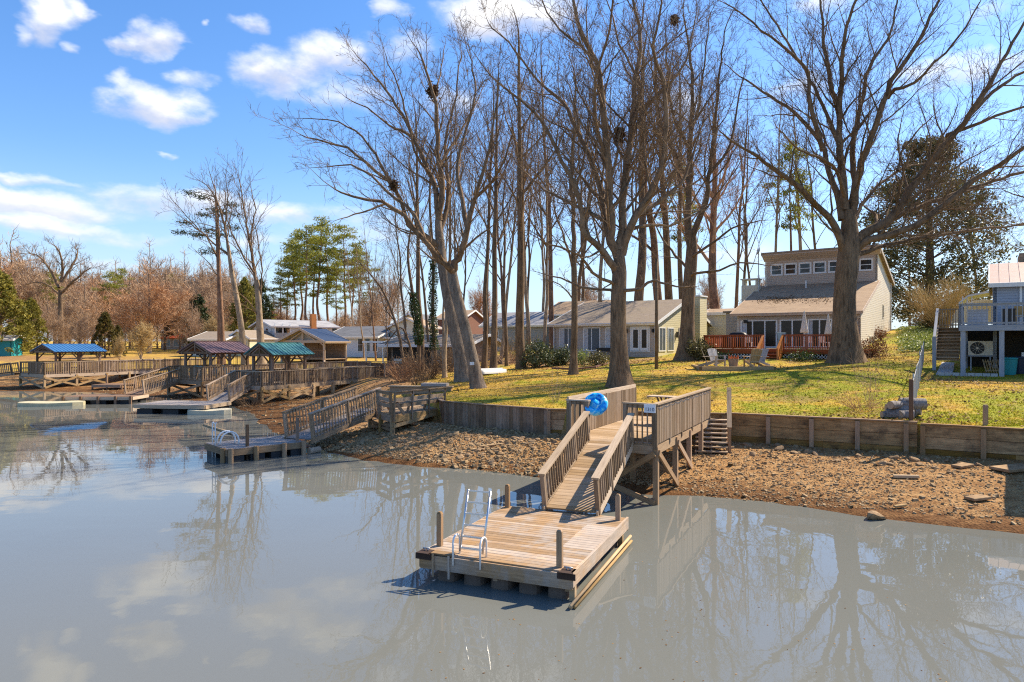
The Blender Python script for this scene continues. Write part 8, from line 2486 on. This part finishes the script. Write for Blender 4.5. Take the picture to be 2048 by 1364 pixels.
def black_fence():
    pts = [at(262, 742, 66), at(330, 738, 67), at(420, 733, 70), at(500, 728, 73)]
    pts = [V(q.x, q.y, gz(q.x, q.y)) for q in pts]
    root = thing('metal_fence', 'thin black metal fence on the grass across the cove', 'fence', pts[0]); o = root.location
    f = MB(o)
    for a, b in zip(pts[:-1], pts[1:]):
        L = (b - a).length; n = int(L / .22)
        for i in range(n):
            q = lerp(a, b, i / n); f.beam(q, q + UP * 1.15, .018, .018, up=Y_)
        for h in (.12, .95, 1.12): f.beam(a + UP * h, b + UP * h, .03, .035)
    f.build('pickets', M['black'], root)
    for a, b in zip(pts[:-1], pts[1:]):
        for i in range(3):
            q = lerp(a, b, i / 3); f = MB(o); f.beam(q, q + UP * 1.3, .06, .06, up=Y_); f.build('fence_post', M['black'], root)
black_fence()
def boat():
    D = 44; a, b = gpx(962, D), gpx(1003, D + 2.0); c = (a + b) / 2; c.z = gz(c.x, c.y)
    t = thing('rowing_boat', 'white boat lying upside down behind the leaning grey pair', 'boat', c, math.atan2(b.y - a.y, b.x - a.x))
    f = MB(); L = 3.6; n = 12; rg = []
    for i in range(n + 1):
        u_ = i / n; x = -L / 2 + L * u_; w = .62 * (1 - max(0, (u_ - .45) / .55) ** 2.2) * (1 - .12 * (u_ < .1)) + .02; h = .30 * (1 - .35 * max(0, (u_ - .5) * 2) ** 2)
        rg.append([(x, w * math.cos(q), max(.06, h * math.sin(q) ** .6 + .06) if 0 < q < math.pi else .06) for q in [math.pi * j / 12 for j in range(13)]])
    f.rings(rg, closed=False, cap=True); f.build('hull', M['hull'], t, smooth=True)
    f = MB(); f.beam((-L / 2, 0, .37), (L / 2 - .5, 0, .34), .05, .05); f.build('keel', M['white'], t)
boat()
def notice():
    c = at(944, 727, 33.75); f = MB(c); f.box(c, (.22, .02, .15)); o = f.build('notice', M['signwhite'], None); tag(o, 'small blank white notice fixed to the front leaning grey trunk', 'sign', kind='thing')
    a, b = onz(408, 850, .02), onz(470, 868, .06)
    f = MB(a); f.tube([a, b], [.06, .05], 8); o = f.build('floating_pole', M['postgold'], None, smooth=True); tag(o, 'yellowed pole floating behind the dock with the white hand rail', 'pole', kind='thing')
notice()
# bed edging in front of the tan house
def edging():
    a = [ong(x, y) for x, y in ((1105, 738), (1150, 740), (1190, 736), (1215, 728))]
    f = MB(a[0])
    for p, q in zip(a[:-1], a[1:]):
        n = max(2, int((q - p).length / .35))
        for i in range(n): f.beam(lerp(p, q, i / n) + UP * .05, lerp(p, q, (i + .92) / n) + UP * .05, .16, .14)
    o = f.build('brick_edging', M['brick'], None); tag(o, 'curved low brick edging of the leaf bed before the tan house', 'edging', kind='thing')
edging()

# ---------------------------------------------------------------- unseen pier added beyond the right edge to shade the shore, and litter on the water
def add_shade_pier():
    a = V(16.2, 20.3, 0); b = V(14.0, 16.95, 0); d = (b - a); n = V(.84, -.54, 0)
    t = thing('added_shade_pier', 'unseen flat roofed pier added past the right edge to shade the end of the shore', 'pier', a)
    f = MB(a); f.prism([a + UP * 3.5, b + UP * 3.5, b + n * 4 + UP * 3.5, a + n * 4 + UP * 3.5], (0, 0, .14)); f.build('roof', M['roofslate'], t)
    for q in (a + n * .2 + d * .05, b + n * .2 - d * .05, a + n * 3.8, b + n * 3.8):
        f = MB(a); f.beam(V(q.x, q.y, -.5), V(q.x, q.y, 3.5), .14, .14, up=Y_); f.build('post', M['post'], t)
    f = MB(a); c0, c1 = a + n * 1.3 + UP * 1.3, b + n * 1.3 + UP * 1.3; boards(f, c0, c1, c0 + n * 2.6, .05, .15); f.build('deck_boards', M['deckfloor'], t)
    f = MB(a)
    for q in (a + n * .2, b + n * .2): f.beam(q + UP * 3.4, q + n * 3.6 + UP * 3.4, .1, .2)
    f.beam(a + n * .2 + UP * 3.2, b + n * .2 + UP * 3.2, .1, .2); f.build('roof_beam', M['post'], t)
add_shade_pier()
def water_litter():
    rng = np.random.default_rng(800); P = []
    for i in range(150):
        px, py = rng.uniform(850, 1900), rng.uniform(1030, 1364)
        p = onz(px, py, .004); P.append(tuple(p))
    P = np.array(P); q = QM(); q.quads(leafquads(P, .035, rng, flat=1.0, aspect=.6), rng.random(len(P)))
    o = bpy.data.objects.new('floating_leaves', q.mesh('floating_leaves', M['deadleaf'], smooth=False)); link(o); tag(o, kind='stuff')
water_litter()
